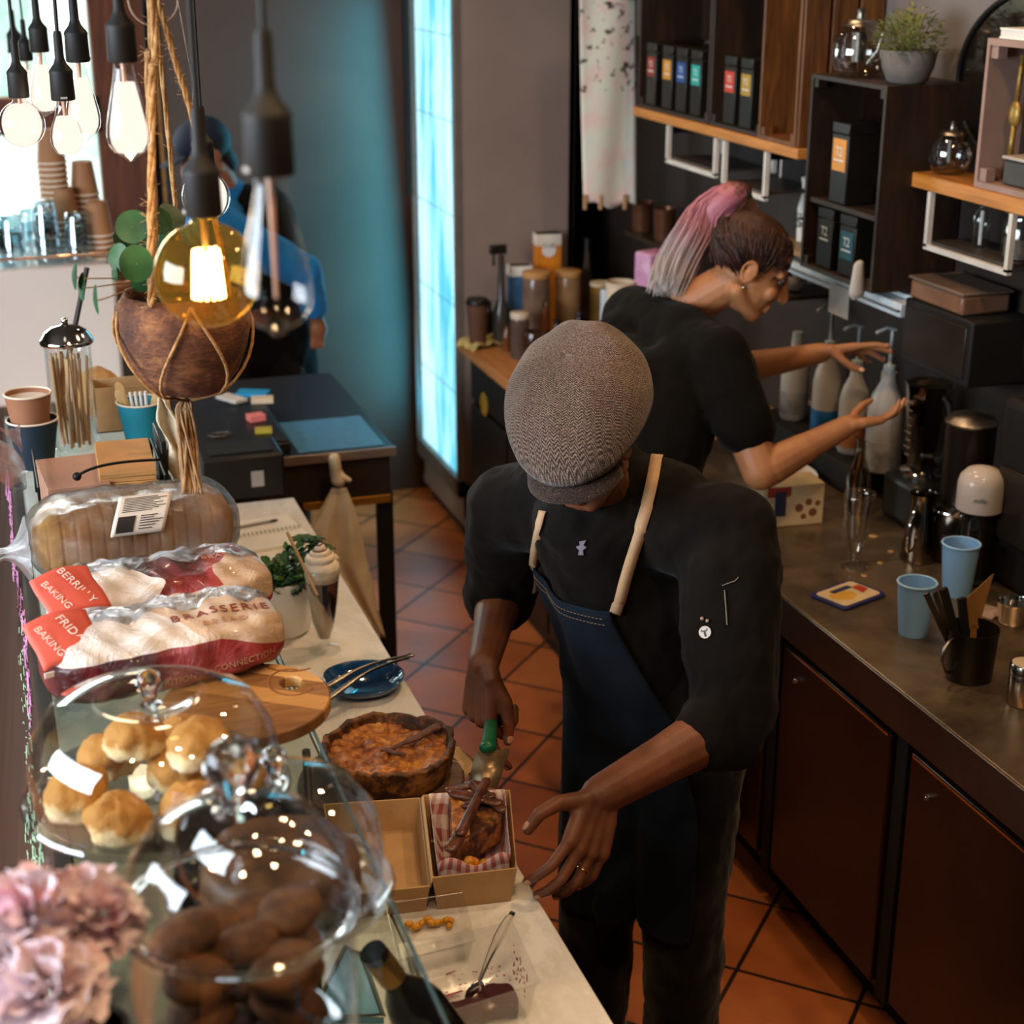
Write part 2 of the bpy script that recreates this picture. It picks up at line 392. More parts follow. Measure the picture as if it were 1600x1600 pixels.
for i in range(6):
    y0,y1=ys[i],ys[i+1]
    t=thing('undercounter_cabinet','dark red-brown undercounter fridge cabinet '+labs[i],'cabinet',(2.09,(y0+y1)/2,0),0,'undercounter cabinets along the right wall')
    MB().box(cx0+.045,XW-.02,y0+.004,y1-.004,.1,.795).build('carcass',bodym,t,world=True)
    MB().box(cx0+.10,XW-.02,y0+.004,y1-.004,0,.1).build('kickboard',blackm,t,world=True)
    d=MB().box(cx0+.02,cx0+.045,y0+.05,y1-.03,.13,.765).build('cabinet_door',redpanel,t,world=True,bev=.004)
    q=MB().box(cx0+.017,cx0+.022,y0+.06,y1-.04,.757,.763).build('edge_trim',chrome,d)
    for v in q.data.vertices: v.co-=V((2.09,(y0+y1)/2,0))
    q=MB().lathe([(0,0),(.007,0),(.008,.004),(.004,.012),(0,.013)],12,(cx0+.02,y1-.11,.70),frame((-1,0,0))).build('door_lock',chrome,d)
    for v in q.data.vertices: v.co-=V((2.09,(y0+y1)/2,0))
    MB().box(cx0+.028,cx0+.045,y0-.004,y0+.038,.1,.795).build('door_jamb',blackm,t,world=True)
oak=wood('oiled_timber','#8a5228','#b0723c','#c78b50',1,1,.4)
t=thing('timber_bench','dark bench with thick oiled timber top standing beside the tall fridge','bench',(2.09,5.05,0))
MB().box(1.705,XW-.003,TY,5.82,.86,.90).build('timber_top',oak,t,world=True,bev=.004)
MB().box(1.76,XW-.02,TY+.01,5.79,.0,.86).build('cabinet_body',bodym,t,world=True)
for (a,c_) in((TY+.02,4.85),(4.87,5.32),(5.34,5.78)):
    MB().box(1.742,1.76,a,c_,.06,.66).build('panel_door',mat('bench_door','#211913',.4),t,world=True,bev=.004)
    MB().box(1.742,1.76,a,c_,.68,.83).build('drawer',mat('bench_door','#211913',.4),t,world=True,bev=.004)
p=onx(757,632,1.742)
tag(MB().lathe([(0,0),(.045,0),(.045,.002),(0,.002)],24,(0,0,0),frame((-1,0,0))).build('round_sticker',mat('yellow_sticker','#b98f2e',.6),None,(1.741,p.y,p.z)),'round yellow sticker on the dark front of the timber bench','sticker')
# ------------------------------------------------------------ left hand service counter
s=N('white_marble'); f=s.noise(s.coord((1,.6,1)),2.2,8,.7,1.5); marble=s.bsdf(s.ramp(f,[(.4,'#ece7e0'),(.5,'#dcd6ce'),(.56,'#eeeae4')]),.22,0,None)
t=thing('marble_worktop','pale marble worktop the flat-capped man is packing food on','worktop',(.4,2.9,.9))
MB().box(.512,.75,.9,4.22,.868,.9).build('marble_slab',marble,t,world=True,bev=.003)
MB().box(.03,.508,.9,5.45,.868,.9).build('marble_slab',marble,t,world=True,bev=.003)
t=thing('service_counter','dark timber service counter under the pale marble top','counter',(.4,2.9,0))
MB().box(.04,.72,.92,4.2,.0,.866).build('carcass',bodym,t,world=True)
MB().box(.04,.50,4.2,5.43,.0,.866).build('carcass',bodym,t,world=True)
# ------------------------------------------------------------ people
def skin(name,c1,c2,rough=.42):
    s=N(name); f=s.noise(s.coord(),9,6,.6); g=s.noise(s.coord(),220,3)
    return s.bsdf(s.ramp(f,[(.35,c1),(.65,c2)]),rough,0,s.math('ADD',g,s.noise(s.coord(),45,3)),.35,.0015,sss=.06,spec=.45)
skin_m=skin('brown_skin','#5c3522','#7c4a31',.5); skin_w=skin('fair_skin','#9a6442','#ae764c',.5); skin_b=skin('tan_skin','#8a5638','#9c6443')
nail=mat('fingernail','#b98a72',.3,bump=0); 
def cloth(name,c1,c2,sc=6,rough=.85,bump=.5,sheen=.15,w=.004):
    s=N(name); f=s.noise(s.coord(),sc,6,.6); wr=s.noise(s.coord((1,1,.5)),5,4,.6,.6)
    return s.bsdf(s.ramp(f,[(.3,c1),(.7,c2)]),rough,0,s.math('ADD',wr,s.math('MULTIPLY',s.noise(s.coord(),300,2),.06)),bump,.02,sheen=sheen,spec=.08)
shirt_m=cloth('black_chef_shirt','#0e0b09','#15110e',sheen=.04); tee_m=cloth('black_tee','#0b0805','#100c08',sheen=.03); trouser_m=cloth('black_trousers','#0c0906','#120e09')
def ndir(d,n,a): return d*math.cos(a)+n*math.sin(a)
def hand(mb,W,d,n,s,curls,spread=(.14,.03,-.07,-.18),th=None,k=1.,nails=None):
    """W wrist, d towards the fingers, n out of the palm, s towards the thumb side"""
    W=V(W);d=V(d).normalized();n=V(n);n=(n-d*n.dot(d)).normalized();s_=d.cross(n); s=s_ if s_.dot(V(s))>0 else -s_
    offs=[.031,.0105,-.0105,-.030];base=[.088,.092,.088,.080]
    Ls=[(.044,.026,.021),(.048,.030,.022),(.045,.028,.021),(.035,.021,.019)]
    for i in range(4):
        kb=W+(d*base[i]+s*offs[i])*k
        mb.cap(W+s*offs[i]*.55*k,kb,.016*k,.0125*k,12); 
        mb.cap(W+s*offs[i]*.8*k+d*.03*k-n*0,kb-d*.01*k,.0145*k,.012*k,12)
        p=kb;a=0;dd0=(d*math.cos(spread[i])+s*math.sin(spread[i])).normalized();rr=[.0098,.0088,.0080,.0066]
        if i==3: rr=[x*.88 for x in rr]
        for j in range(3):
            a+=curls[i][j]; dd=ndir(dd0,n,a); q=p+dd*Ls[i][j]*k
            mb.cap(p,q,rr[j]*k,rr[j+1]*k,12); p=q
        if nails is not None:
            up=ndir(-n,dd0,a); c=p-dd*.004*k+up*.0058*k
            nails.append(MB());nails[-1].ell(c,(.0048*k,.0068*k,.0016*k),M((up.cross(dd)*-1,dd,up)).transposed(),12,6)
    # thumb
    p=W+(d*.022+s*.026)*k; mb.cap(W+s*.01*k,p,.016*k,.017*k,12)
    if th is None: th=[(.8,.25,.45),(.9,.2,.3),(1,.0,.3)]
    for j,(a,b,c) in enumerate(th):
        dd=(d*a+s*b*1.6+n*c).normalized(); q=p+dd*[.044,.034,.028][j]*k
        mb.cap(p,q,[.0155,.0118,.0105][j]*k,[.0118,.0105,.0082][j]*k,12); p=q
    if nails is not None:
        up=(s-dd*s.dot(dd)).normalized(); c=p-dd*.004*k+up*.0072*k
        nails.append(MB());nails[-1].ell(c,(.0058*k,.0078*k,.0018*k),M((up.cross(dd)*-1,dd,up)).transposed(),12,6)
    return W
def head(mb,c,fwd,up,k=1.):
    """c head centre, fwd the way the face looks, up the crown"""
    f=V(fwd).normalized();u=V(up);u=(u-f*u.dot(f)).normalized();r=f.cross(u)
    Rm=M((r,f,u)).transposed(); P=lambda x,y,z:V(c)+Rm@V((x,y,z))*k
    mb.ell(P(0,-.015,.03),(.074*k,.094*k,.088*k),Rm)         # skull
    mb.ell(P(0,.02,-.035),(.058*k,.068*k,.075*k),Rm)         # face
    mb.ell(P(0,.052,-.092),(.030*k,.026*k,.024*k),Rm)        # chin
    for sx in(-1,1):
        mb.cap(P(.05*sx,-.01,-.06),P(.02*sx,.055,-.095),.022*k,.02*k)    # jaw
        mb.ell(P(.036*sx,.062,-.03),(.022*k,.02*k,.02*k),Rm)  # cheek
        mb.cap(P(.012*sx,.078,.018),P(.045*sx,.064,.016),.010*k,.009*k)  # brow
        mb.ell(P(.075*sx,-.006,-.012),(.008*k,.015*k,.025*k),Rm)  # ear
        mb.tube([P(.080*sx,-.012+.017*math.cos(a),-.008+.025*math.sin(a)) for a in [2*PI*i/14 for i in range(14)]],.0042*k,8,closed=True)
    mb.cap(P(0,.084,.01),P(0,.104,-.032),.008*k,.0125*k)     # nose
    mb.ell(P(.012,.094,-.036),.008*k);mb.ell(P(-.012,.094,-.036),.008*k)
    mb.cap(P(-.018,.079,-.062),P(.018,.079,-.062),.0075*k,.0075*k); mb.cap(P(-.014,.077,-.073),P(.014,.077,-.073),.0085*k,.0085*k)
    return P,Rm
def eyes(P,Rm,parent,c,k=1.):
    for sx in(-1,1):
        b=MB();b.ell(P(.031*sx,.073,.002),.0095*k); b.build('eye',mat('dark_eye','#3a2a22',.2,bump=0),parent,world=True)
        b=MB();b.cap(P(.016*sx,.080,.009),P(.044*sx,.073,.009),.0075*k,.006*k,10,.8); b.build('eyelid',mat('eyelid','#5a3322',.5),parent,world=True)
        b=MB();b.cap(P(.012*sx,.089,.027),P(.048*sx,.074,.026),.0045*k,.003*k,10,.7); b.build('eyebrow',mat('eyebrow','#1d130d',.8),parent,world=True)
# ---------------- the chef in the flat cap
Tm=thing('person','person in tweed flat cap, black short-sleeved chef shirt and dark denim apron serving pie','person',(1.2,2.72,0))
hip=V((1.22,2.72,.95));chest=V((1.165,2.70,1.20));nk=V((1.075,2.655,1.41));hc=V((.962,2.518,1.553))
RS=V((.925,2.83,1.33));LS=V((1.225,2.46,1.37));RE=V((.945,2.93,1.10));LE=V((1.175,2.30,1.075))
RW=V((.835,2.70,1.06));LW=V((.878,2.18,1.045))
fw=V((-.78,-.62,-.62)).normalized(); upv=V((-.35,-.28,.9))
sdir=(LS-RS).normalized()
b=MB(); nl=[]
P,Rm=head(b,hc,fw,upv)
b.cap(nk-V((.0,.0,.05)),hc-V((-.02,-.015,.04)),.062,.055)
fdir=V((-.78,-.62,0))
b.cap(hip,chest,.10,.08,20,.8,sdir); b.cap(chest,nk-V((0,0,.06)),.08,.05); b.cap(RS*.75+LS*.25,RS*.25+LS*.75,.05,.05)
b.chain([RS,RE,RW],[.052,.048,.032]); b.cap(RE+(RW-RE)*.12,RE+(RW-RE)*.55,.050,.039)
b.chain([LS,LE,LW],[.056,.052,.034]); b.cap(LE+(LW-LE)*.12,LE+(LW-LE)*.55,.054,.042)
for sx,ft in((-1,V((1.12,2.82,.06))),(1,V((1.27,2.66,.06)))):
    h=hip+sdir*.09*sx; b.chain([h,(h+ft)/2+V((-.02,-.02,0)),ft],[.085,.06,.045])
# right hand: gripping the spatula handle, pointing down, thumb on top
HR=((-.16,-.22,-.85),(.90,.25,.0),(.1,-.9,.3)); HL=((-.42,-.50,-.52),(-.62,-.05,-.78),(-.55,.75,.1))
hand(b,RW,*HR,[(.28,.40,.25),(1.05,1.35,.8),(1.15,1.40,.8),(1.2,1.4,.8)],th=[(.70,.22,.40),(.95,.05,.22),(1,.0,.05)],spread=(.02,0,-.02,-.05),nails=nl,k=1.22)
hand(b,LW,*HL,[(.25,.62,.40),(.35,.62,.40),(.42,.62,.40),(.50,.60,.40)],spread=(.26,.08,-.10,-.26),th=[(.60,.70,.15),(.85,.42,.30),(.95,.05,.5)],nails=nl,k=1.14)
body=fuse(b,'body',skin_m,Tm,.0036,5)
for x_ in nl: x_.build('fingernail',nail,Tm,world=True)
eyes(P,Rm,Tm,hc)
# ring
def finger_ring(W,d,n,s,k=1.08):
    W=V(W);d=V(d).normalized();n=V(n);n=(n-d*n.dot(d)).normalized();s_=d.cross(n);s=s_ if s_.dot(V(s))>0 else -s_;k=1.14
    kb=W+(d*.088+s*-.0105)*k; dd0=(d*math.cos(-.10)+s*math.sin(-.10)).normalized(); dd=ndir(dd0,n,.38); c=kb+dd*.024*k; F=frame(dd)
    return [c+F@V((math.cos(a)*.0112,math.sin(a)*.0112,0)) for a in [2*PI*i/20 for i in range(20)]]
MB().tube(finger_ring(LW,*HL),.0012,8,closed=True).build('gold_ring',mat('gold','#e0b25a',.2,1,bump=0),Tm,world=True)
# shirt
b=MB(); 
b.cap(hip+V((0,0,-.02)),chest,.165,.185,24,.72,sdir); b.cap(chest,nk+V((.02,.02,-.07)),.185,.13,24,.72,sdir)
b.cap(RS-sdir*-.03,LS-sdir*.03,.088,.092,18); b.cap(chest+sdir*.11+fdir*.03,chest-sdir*.11+fdir*.03,.10,.10)
b.cap(nk+V((.01,.008,-.03)),nk+V((-.012,-.01,.03)),.088,.078); b.ell(nk+fdir*.045-V((0,0,.055)),(.13,.13,.085)); b.cap(RS,LS,.085,.088); b.cap(RS.lerp(nk,.5)+V((0,0,.01)),LS.lerp(nk,.5)+V((0,0,.01)),.088,.088)
b.chain([RS,RS+(RE-RS)*.92],[.084,.075]); b.cap(RS+(RE-RS)*.86,RS+(RE-RS)*1.02,.081,.079)
b.chain([LS+V((0,0,-.01)),LS+(LE-LS)*.9,LE+(LW-LE)*.05],[.094,.083,.079]); b.cap(LS+(LE-LS)*.2,LS+(LE-LS)*.7,.098,.09)
b.cap(LS+(LE-LS)*.92,LE+(LW-LE)*.20,.078,.068)
b.ell(chest+fdir*.045+V((0,0,.09)),(.155,.155,.11)); b.cap(nk+fdir*.050-V((0,0,.075)),hip+fdir*.05+V((0,0,.05)),.125,.135,20,.9,sdir); b.ell(chest+fdir*.03+V((0,0,.0)),(.165,.165,.13))
shirt=fuse(b,'shirt',shirt_m,Tm,.007,12,disp=(.026,.09))
# trousers and shoes
b=MB(); b.cap(hip+sdir*.07+V((0,0,.03)),hip-sdir*.07+V((0,0,.03)),.148,.148)
for sx,ft in((-1,V((1.12,2.82,.08))),(1,V((1.27,2.66,.08)))):
    h=hip+sdir*.09*sx; b.chain([h,(h+ft)/2+V((-.02,-.02,0)),ft],[.118,.092,.082])
fuse(b,'trousers',trouser_m,Tm,.009,6,disp=(.02,.08))
for ft in(V((1.12,2.82,.05)),V((1.27,2.66,.05))):
    b=MB(); b.chain([ft+V((.06,.05,-.005)),ft+fdir*.03,ft+fdir*.15-V((0,0,.01))],[.045,.048,.038]); fuse(b,'shoe',mat('black_leather','#1a1714',.4),Tm,.006,4)
    b=MB(); F=frame((0,0,1),fdir); b.prism([(-.10+.0,-.045),(.12,-.05),(.18,-.03),(.19,0),(.18,.03),(.12,.05),(-.10,.045),(-.125,0)],.0,.016,F,(ft.x,ft.y,.0)); b.build('shoe_sole',mat('grey_rubber','#7d756c',.6),Tm,world=True,bev=.004)
# flat cap: dome pulled forward over a short brim
s=N('herringbone_tweed'); vec=s.coord((1,1,1),(0,0,0),kind='UV'); sp=s.n('SeparateXYZ'); s.l(vec,sp.inputs[0])
def saw(x,f): return s.math('PINGPONG',s.math('MULTIPLY',x,f),.5)
zz=s.math('ADD',s.math('MULTIPLY',sp.outputs[1],95),s.math('MULTIPLY',saw(sp.outputs[0],26),2.6)); st=s.math('PINGPONG',zz,.5)
g=s.noise(s.coord(),420,2,.8); g2=s.noise(s.coord(),6,4)
f=s.math('ADD',s.math('MULTIPLY',st,.55),s.math('MULTIPLY',g,.85))
c=s.ramp(f,[(.40,'#241a15'),(.55,'#54433a'),(.74,'#a18b7e')]); c=s.mix(.5,c,s.ramp(g2,[(.3,'#8f7a6a'),(.7,'#ffffff')]),'MULTIPLY')
tweed=s.bsdf(c,.9,0,f,.6,.003,sheen=.2,spec=.15)
def cap_surface(u,v,k=1.):
    # u around, v from rim (0) to crown (1)
    a=2*PI*u; ph=v*PI/2
    x=math.sin(a)*.103*math.cos(ph)**.72; y=math.cos(a); 
    ly=.134 if y>0 else .112
    yy=y*ly*math.cos(ph)**.75; zz=.098*math.sin(ph)**.9
    zz+=(-.030*max(0,yy/.15)**1.5+.020*max(0,-yy/.1))*(1-v*.4)
    # soft folds running to the brim
    zz+=.0035*math.sin(a*9+1)*(math.cos(ph)**1.5)*math.sin(ph*2)+.0025*math.sin(yy*60+x*30)*math.sin(ph)
    x*=1+.03*math.sin(v*9)
    return V((x,yy+.006,zz+.012))
cfw=V((-.52,-.72,-.46)).normalized(); cr=cfw.cross(upv).normalized(); cu=cr.cross(cfw)
Rc=M((cr,cfw,cu)).transposed(); CK=1.22
co0=hc+V((.005,.006,.050))-cfw*.006
b=MB(); nu,nv=96,26
b.grid(nu,nv,lambda u,v:co0+Rc@(cap_surface(u,v)*CK),close_u=True)
capo=b.build('flat_cap',tweed,Tm,world=True,ang=180,solid=.003)
uv=capo.data.uv_layers.new(name='UVMap')
for p_ in capo.data.polygons:
    for li in p_.loop_indices:
        q=Rc.transposed()@(V(capo.data.vertices[capo.data.loops[li].vertex_index].co)+Tm.location-co0); uv.data[li].uv=(q.x*2.9,q.y*2.9)
b=MB(); 
def brim(u,v):
    a=(u-.5)*1.7; rr=(.096+.020*v*(1-(2*abs(u-.5))**2.5)); return co0+Rc@(V((math.sin(a)*rr*1.0,math.cos(a)*rr*1.25+.012,-.012-.020*v-.012*abs(math.sin(a))))*CK)
b.grid(28,6,brim); b.build('cap_brim',tweed,Tm,world=True,ang=180,solid=.006)
b=MB(); b.grid(48,3,lambda u,v:co0+Rc@(V((math.sin(2*PI*u)*.094,math.cos(2*PI*u)*.112-.004,.028-.035*v))*CK),close_u=True); b.build('cap_band',tweed,Tm,world=True,solid=.003)
# short dark hair below the cap
b=MB(); b.ell(hc+Rm@V((0,-.018,.02)),(.079,.098,.082),Rm); b.build('hair',mat('short_black_hair','#1a120c',.9,bump=1,bsc=400),Tm,world=True)
# apron by casting onto shirt and trousers
def bvh_of(objs,root):
    vs=[];fs=[]
    for o in objs:
        n=len(vs); vs+=[o.matrix_basis@v.co+root.location for v in o.data.vertices]; fs+=[tuple(n+i for i in p.vertices) for p in o.data.polygons]
    return BVHTree.FromPolygons(vs,fs)
bv=bvh_of([x for x in bpy.data.objects if x.parent==Tm and x.name.split('.')[0] in('shirt','trousers')],Tm)
denim=cloth('dark_denim','#11171f','#202a36',5,.8,.2,.03)
ax0=V((1.24,2.735,.35));ax1=nk+V((.03,.02,-.02))
def apron_pt(a,z):
    # axis point at height z, angle a about it measured from the front
    t=min(max((z-.95)/(1.39-.95),-2),1); A=hip.lerp(nk,max(t,0)) if t>0 else V((hip.x,hip.y,z)); A=V((A.x,A.y,z))
    d=V((fdir.x*math.cos(a)+sdir.x*math.sin(a),fdir.y*math.cos(a)+sdir.y*math.sin(a),0)).normalized()
    h=bv.ray_cast(A+d*.6,-d); r=(h[0]-A).length if h[0] is not None and h[3]<.6 else .16
    return A,d,min(r,.19)
def apron_grid(nu,nv,fn_a,z0,z1,hang=True):
    D=[[apron_pt(fn_a(i/(nu-1),j/(nv-1)),z0+(z1-z0)*j/(nv-1)) for i in range(nu)] for j in range(nv)]
    r=[[D[j][i][2] for i in range(nu)] for j in range(nv)]
    for _ in range(9):
        r=[[(r[j][i]+r[j][max(i-1,0)]+r[j][min(i+1,nu-1)]+r[max(j-1,0)][i]+r[min(j+1,nv-1)][i])/5 for i in range(nu)] for j in range(nv)]
        r=[[max(r[j][i],D[j][i][2]-.002) for i in range(nu)] for j in range(nv)]
    if hang:
        for i in range(nu):
            for j in range(1,nv):
                if D[j][i][0].z<1.0: r[j][i]=max(r[j][i],r[j-1][i]-.004)
    b=MB(); vs=[D[j][i][0]+D[j][i][1]*(r[j][i]+.008+.0015*math.sin(i*.5+j*.12)) for j in range(nv) for i in range(nu)]
    fs=[(j*nu+i,j*nu+i+1,(j+1)*nu+i+1,(j+1)*nu+i) for j in range(nv-1) for i in range(nu-1)]
    b.add(vs,fs); return b,vs,nu,nv
def bib_a(u,v):
    q=min(1,v/.32); lf=-1.52-.12*q; rt=.27+.34*q**1.3+.35*max(0,min(1,(v-.3)/.3)); return lf+(rt-lf)*u
ab,avs,nu,nv=apron_grid(44,60,bib_a,1.205,.42)
apr=ab.build('denim_apron',denim,Tm,world=True,ang=180,solid=.003)
top=avs[:nu]; 
thread=mat('orange_stitching','#8f7456',.7,bump=0)
b=MB()
for k_ in(nu*1,nu*2): 
    row=[avs[k_+i]+(avs[k_+i]-V((hip.x,hip.y,avs[k_+i].z))).normalized()*.004 for i in range(2,nu-2)]
    for i in range(0,len(row)-1): b.tube([row[i].lerp(row[i+1],.15),row[i].lerp(row[i+1],.8)],.0007,5)
b.build('apron_stitching',thread,Tm,world=True)
rim=[avs[i] for i in range(nu)]; b=MB(); b.tube([p for p in rim],.0035,8); b.build('apron_hem',denim,Tm,world=True)
strap_m=mat('tan_strap','#b08f6e',.75,bump=.3,bsc=300)
def strap(pix,w,name='neck_strap'):
    P_=[]; 
    for pt in pix:
        h=bv.ray_cast(V((0,0,CAMH)),ray(*pt).normalized())
        if h[0] is not None: P_.append((h[0],h[1]))
    C=smoothpts([p for p,_ in P_],6); vs=[];fs=[]
    for i,p in enumerate(C):
        t=(C[min(i+1,len(C)-1)]-C[max(i-1,0)]).normalized(); nn=P_[min(i//6,len(P_)-1)][1]; nn=(nn+V((-.2,-.5,.5))).normalized(); q=p+nn*.007; sd=t.cross(nn).normalized()*w/2; vs+=[q-sd,q+sd]
    fs=[(2*i,2*i+1,2*i+3,2*i+2) for i in range(len(C)-1)]
    b=MB(); b.add(vs,fs); return b.build(name,strap_m,Tm,world=True,ang=180,solid=.0016,off=0)
strap([(961,958),(967,940),(976,905),(988,865),(1001,825),(1013,785),(1021,750),(1027,715)],.022)
strap([(834,925),(836,905),(834,885),(837,860),(843,830),(851,800)],.017)
h=bv.ray_cast(V((0,0,CAMH)),ray(834,868).normalized()); b=MB(); b.ell(h[0]+h[1]*.006,(.011,.010,.022)); b.build('strap_knot',strap_m,Tm,world=True)
# breast logo and sleeve badge
def patch(px,py,z,r,m,name,poly=None):
    h=bv.ray_cast(V((0,0,CAMH)),ray(px,py).normalized())
    F=frame(h[1]); b=MB(); pl=poly or [(r*math.cos(a),r*math.sin(a)) for a in [2*PI*i/20 for i in range(20)]]
    b.prism(pl,.0005,.003,F,h[0]); return b.build(name,m,Tm,world=True),h[0],F
patch(908,855,0,.009,mat('lilac_print','#7d7484',.8),'chest_print',[(-.004,-.016),(.006,-.014),(.004,-.004),(.010,.002),(.004,.006),(.008,.016),(-.004,.012),(-.002,.004),(-.009,.0),(-.003,-.006)])
patch(1102,988,0,.011,mat('badge_white','#c9c4c0',.5),'sleeve_badge')
patch(1102,988,0,.006,mat('badge_navy','#262b3a',.5),'badge_centre',[(-.002,-.008),(.002,-.008),(.002,.0),(.006,.002),(.006,.006),(.0035,.006),(.0035,.0035),(-.0035,.0035),(-.0035,.006),(-.006,.006),(-.006,.002),(-.002,0)])
b=MB()
for pt in [(1098,967),(1106,970)]:
    h=bv.ray_cast(V((0,0,CAMH)),ray(*pt).normalized()); b.ell(h[0]+h[1]*.003,.0035,None,10,6)
b.build('badge_stitch',mat('red_thread','#a08478',.5),Tm,world=True)
pk=[bv.ray_cast(V((0,0,CAMH)),ray(*pt).normalized()) for pt in [(1128,915),(1148,908),(1154,902)]]
MB().tube([h[0]+h[1]*.002 for h in pk],.0011,6).build('pocket_seam',mat('grey_thread','#6c665f',.6),Tm,world=True)
pk=[bv.ray_cast(V((0,0,CAMH)),ray(*pt).normalized()) for pt in [(1132,922),(1134,950),(1136,976)]]
MB().tube([h[0]+h[1]*.0025 for h in pk],.0013,6).build('pocket_seam',mat('grey_thread','#6c665f',.6),Tm,world=True)
# ---------------- woman with the pink ponytail
Tw=thing('person','person in black tee with faded pink ponytail, bent over the steel worktop, back half turned','person',(1.46,3.78,0))
hp=V((1.44,3.80,.98)); ch=V((1.56,3.80,1.25)); nk2=V((1.665,3.80,1.445)); hc2=away(1170,410,4.52); hc2=V((hc2.x,hc2.y,hc2.z))
hp=V((1.555,3.70,.97)); ch=V((1.625,3.78,1.22)); nk2=V((1.735,3.90,1.435)); hc2=V((1.915,3.775,1.565)); R2=V((1.745,3.60,1.375)); L2=V((1.67,4.0,1.40))
RE2=V((1.80,3.44,1.115)); RW2=V((2.055,3.465,1.205)); LE2=V((1.93,3.90,1.25)); LW2=V((2.115,3.735,1.325))
f2=V((.80,-.34,-.46)).normalized(); u2=V((.42,-.1,.9)); sd2=(L2-R2).normalized()
b=MB(); nl=[]; P2,Rm2=head(b,hc2,f2,u2,1.12)
b.cap(nk2+V((-.02,.0,-.03)),hc2-V((.045,-.01,.035)),.062,.056); b.cap(hp,ch,.11,.10,20,.8,sd2); b.cap(ch,nk2+V((0,0,-.08)),.09,.06); b.cap(R2*.8+L2*.2,R2*.2+L2*.8,.05,.05)
b.chain([R2,RE2,RW2],[.058,.049,.028]); b.cap(RE2+(RW2-RE2)*.1,RE2+(RW2-RE2)*.5,.050,.040)
b.chain([L2,LE2,LW2],[.056,.048,.028]); b.cap(LE2+(LW2-LE2)*.1,LE2+(LW2-LE2)*.5,.047,.038)
for sx in(-1,1): h=hp+sd2*.1*sx; b.chain([h,V((h.x,h.y,.5)),V((h.x,h.y,.07))],[.10,.06,.05])
hand(b,RW2,(.93,.02,.05),(.15,.30,.93),(-.1,.9,-.2),[(.05,.35,.3),(.10,.40,.3),(.2,.45,.3),(.3,.5,.3)],spread=(.14,.03,-.08,-.2),th=[(.7,.3,.65),(.9,.1,.55),(1,0,.3)],nails=nl,k=.98)
hand(b,LW2,(.90,-.28,.12),(-.05,-.45,-.9),(.3,-.8,.4),[(.05,.15,.15),(.12,.22,.15),(.25,.3,.2),(.35,.35,.25)],spread=(.22,.06,-.10,-.28),th=[(.7,.1,.85),(.8,.0,.8),(.95,0,.4)],nails=nl,k=.98)
fuse(b,'body',skin_w,Tw,.0042,5)
for x_ in nl: x_.build('fingernail',mat('fingernail_pale','#d8a890',.3,bump=0),Tw,world=True)
eyes(P2,Rm2,Tw,hc2,1.12)
b=MB(); b.cap(hp,ch,.175,.165,24,.80,sd2); b.cap(ch,nk2+V((-.03,.0,-.10)),.165,.12,24,.8,sd2); b.cap(R2+sd2*.04-V((0,0,.01)),L2-sd2*.04,.088,.088)
b.cap(nk2+V((-.04,0,-.06)),nk2+V((-.03,0,-.035)),.10,.09); b.cap(R2.lerp(nk2,.45)+V((-.02,0,-.01)),L2.lerp(nk2,.45)+V((-.02,0,-.01)),.085,.085); b.cap(R2,L2,.085,.085); b.cap(ch+V((-.06,-.11,0)),R2+V((-.06,.08,-.05)),.12,.10); b.cap(ch+V((-.06,.11,0)),L2+V((-.04,-.08,-.05)),.12,.10); b.cap(hp+V((-.01,-.1,.02)),ch+V((.0,-.11,0)),.13,.145)
b.cap(ch+V((-.05,.05,.06)),ch+V((-.05,-.08,.05)),.12,.12)
b.chain([R2,R2+(RE2-R2)*.62],[.085,.079]); b.chain([L2,L2+(LE2-L2)*.6],[.083,.078])
fuse(b,'black_tee',tee_m,Tw,.008,5,disp=(.016,.10))
b=MB(); b.cap(hp+sd2*.08,hp-sd2*.08,.155,.155)
for sx in(-1,1): h=hp+sd2*.1*sx; b.chain([h,V((h.x,h.y,.5)),V((h.x,h.y,.09))],[.125,.085,.07])
fuse(b,'trousers',trouser_m,Tw,.01,5)
for sx in(-1,1):
    h=hp+sd2*.1*sx; b=MB(); b.chain([V((h.x-.05,h.y,.045)),V((h.x+.05,h.y,.05)),V((h.x+.15,h.y,.035))],[.042,.046,.036]); fuse(b,'shoe',mat('black_leather','#1a1714',.4),Tw,.007,4)
# hair
def hairmat(name,stops,axis_pt,axis_dir,L):
    s=N(name); tc=s.n('TexCoord'); d=s.n('VectorMath',operation='DOT_PRODUCT'); sb=s.n('VectorMath',operation='SUBTRACT'); s.l(tc.outputs['Object'],sb.inputs[0]); sb.inputs[1].default_value=axis_pt
    s.l(sb.outputs[0],d.inputs[0]); d.inputs[1].default_value=tuple(V(axis_dir).normalized()/L)
    nz=s.noise(s.coord((60,60,60)),1,3); f=s.math('ADD',d.outputs['Value'],s.math('MULTIPLY',s.math('SUBTRACT',nz,.5),.35))
    return s.bsdf(s.ramp(f,stops),.5,0,s.noise(s.coord((200,200,200)),1,2),.4,spec=.5)
root=away(1172,300,4.42); root=V((1.93,3.96,1.725)) if False else root
tip=away(1040,455,4.30)
mid=away(1095,350,4.42)
pm=hairmat('faded_pink_hair',[(.0,'#4a2c22'),(.12,'#a8606a'),(.45,'#b98090'),(.68,'#a59aa8'),(1,'#b5a59b')],tuple(root-Tw.location),tip-root,(tip-root).length)
random.seed(3); b=MB(); 
pth=[root,root.lerp(mid,.45)+V((0,0,.025)),mid,mid.lerp(tip,.55)+V((-.01,0,.0)),tip]
sp_=smoothpts(pth,5); nS=len(sp_)
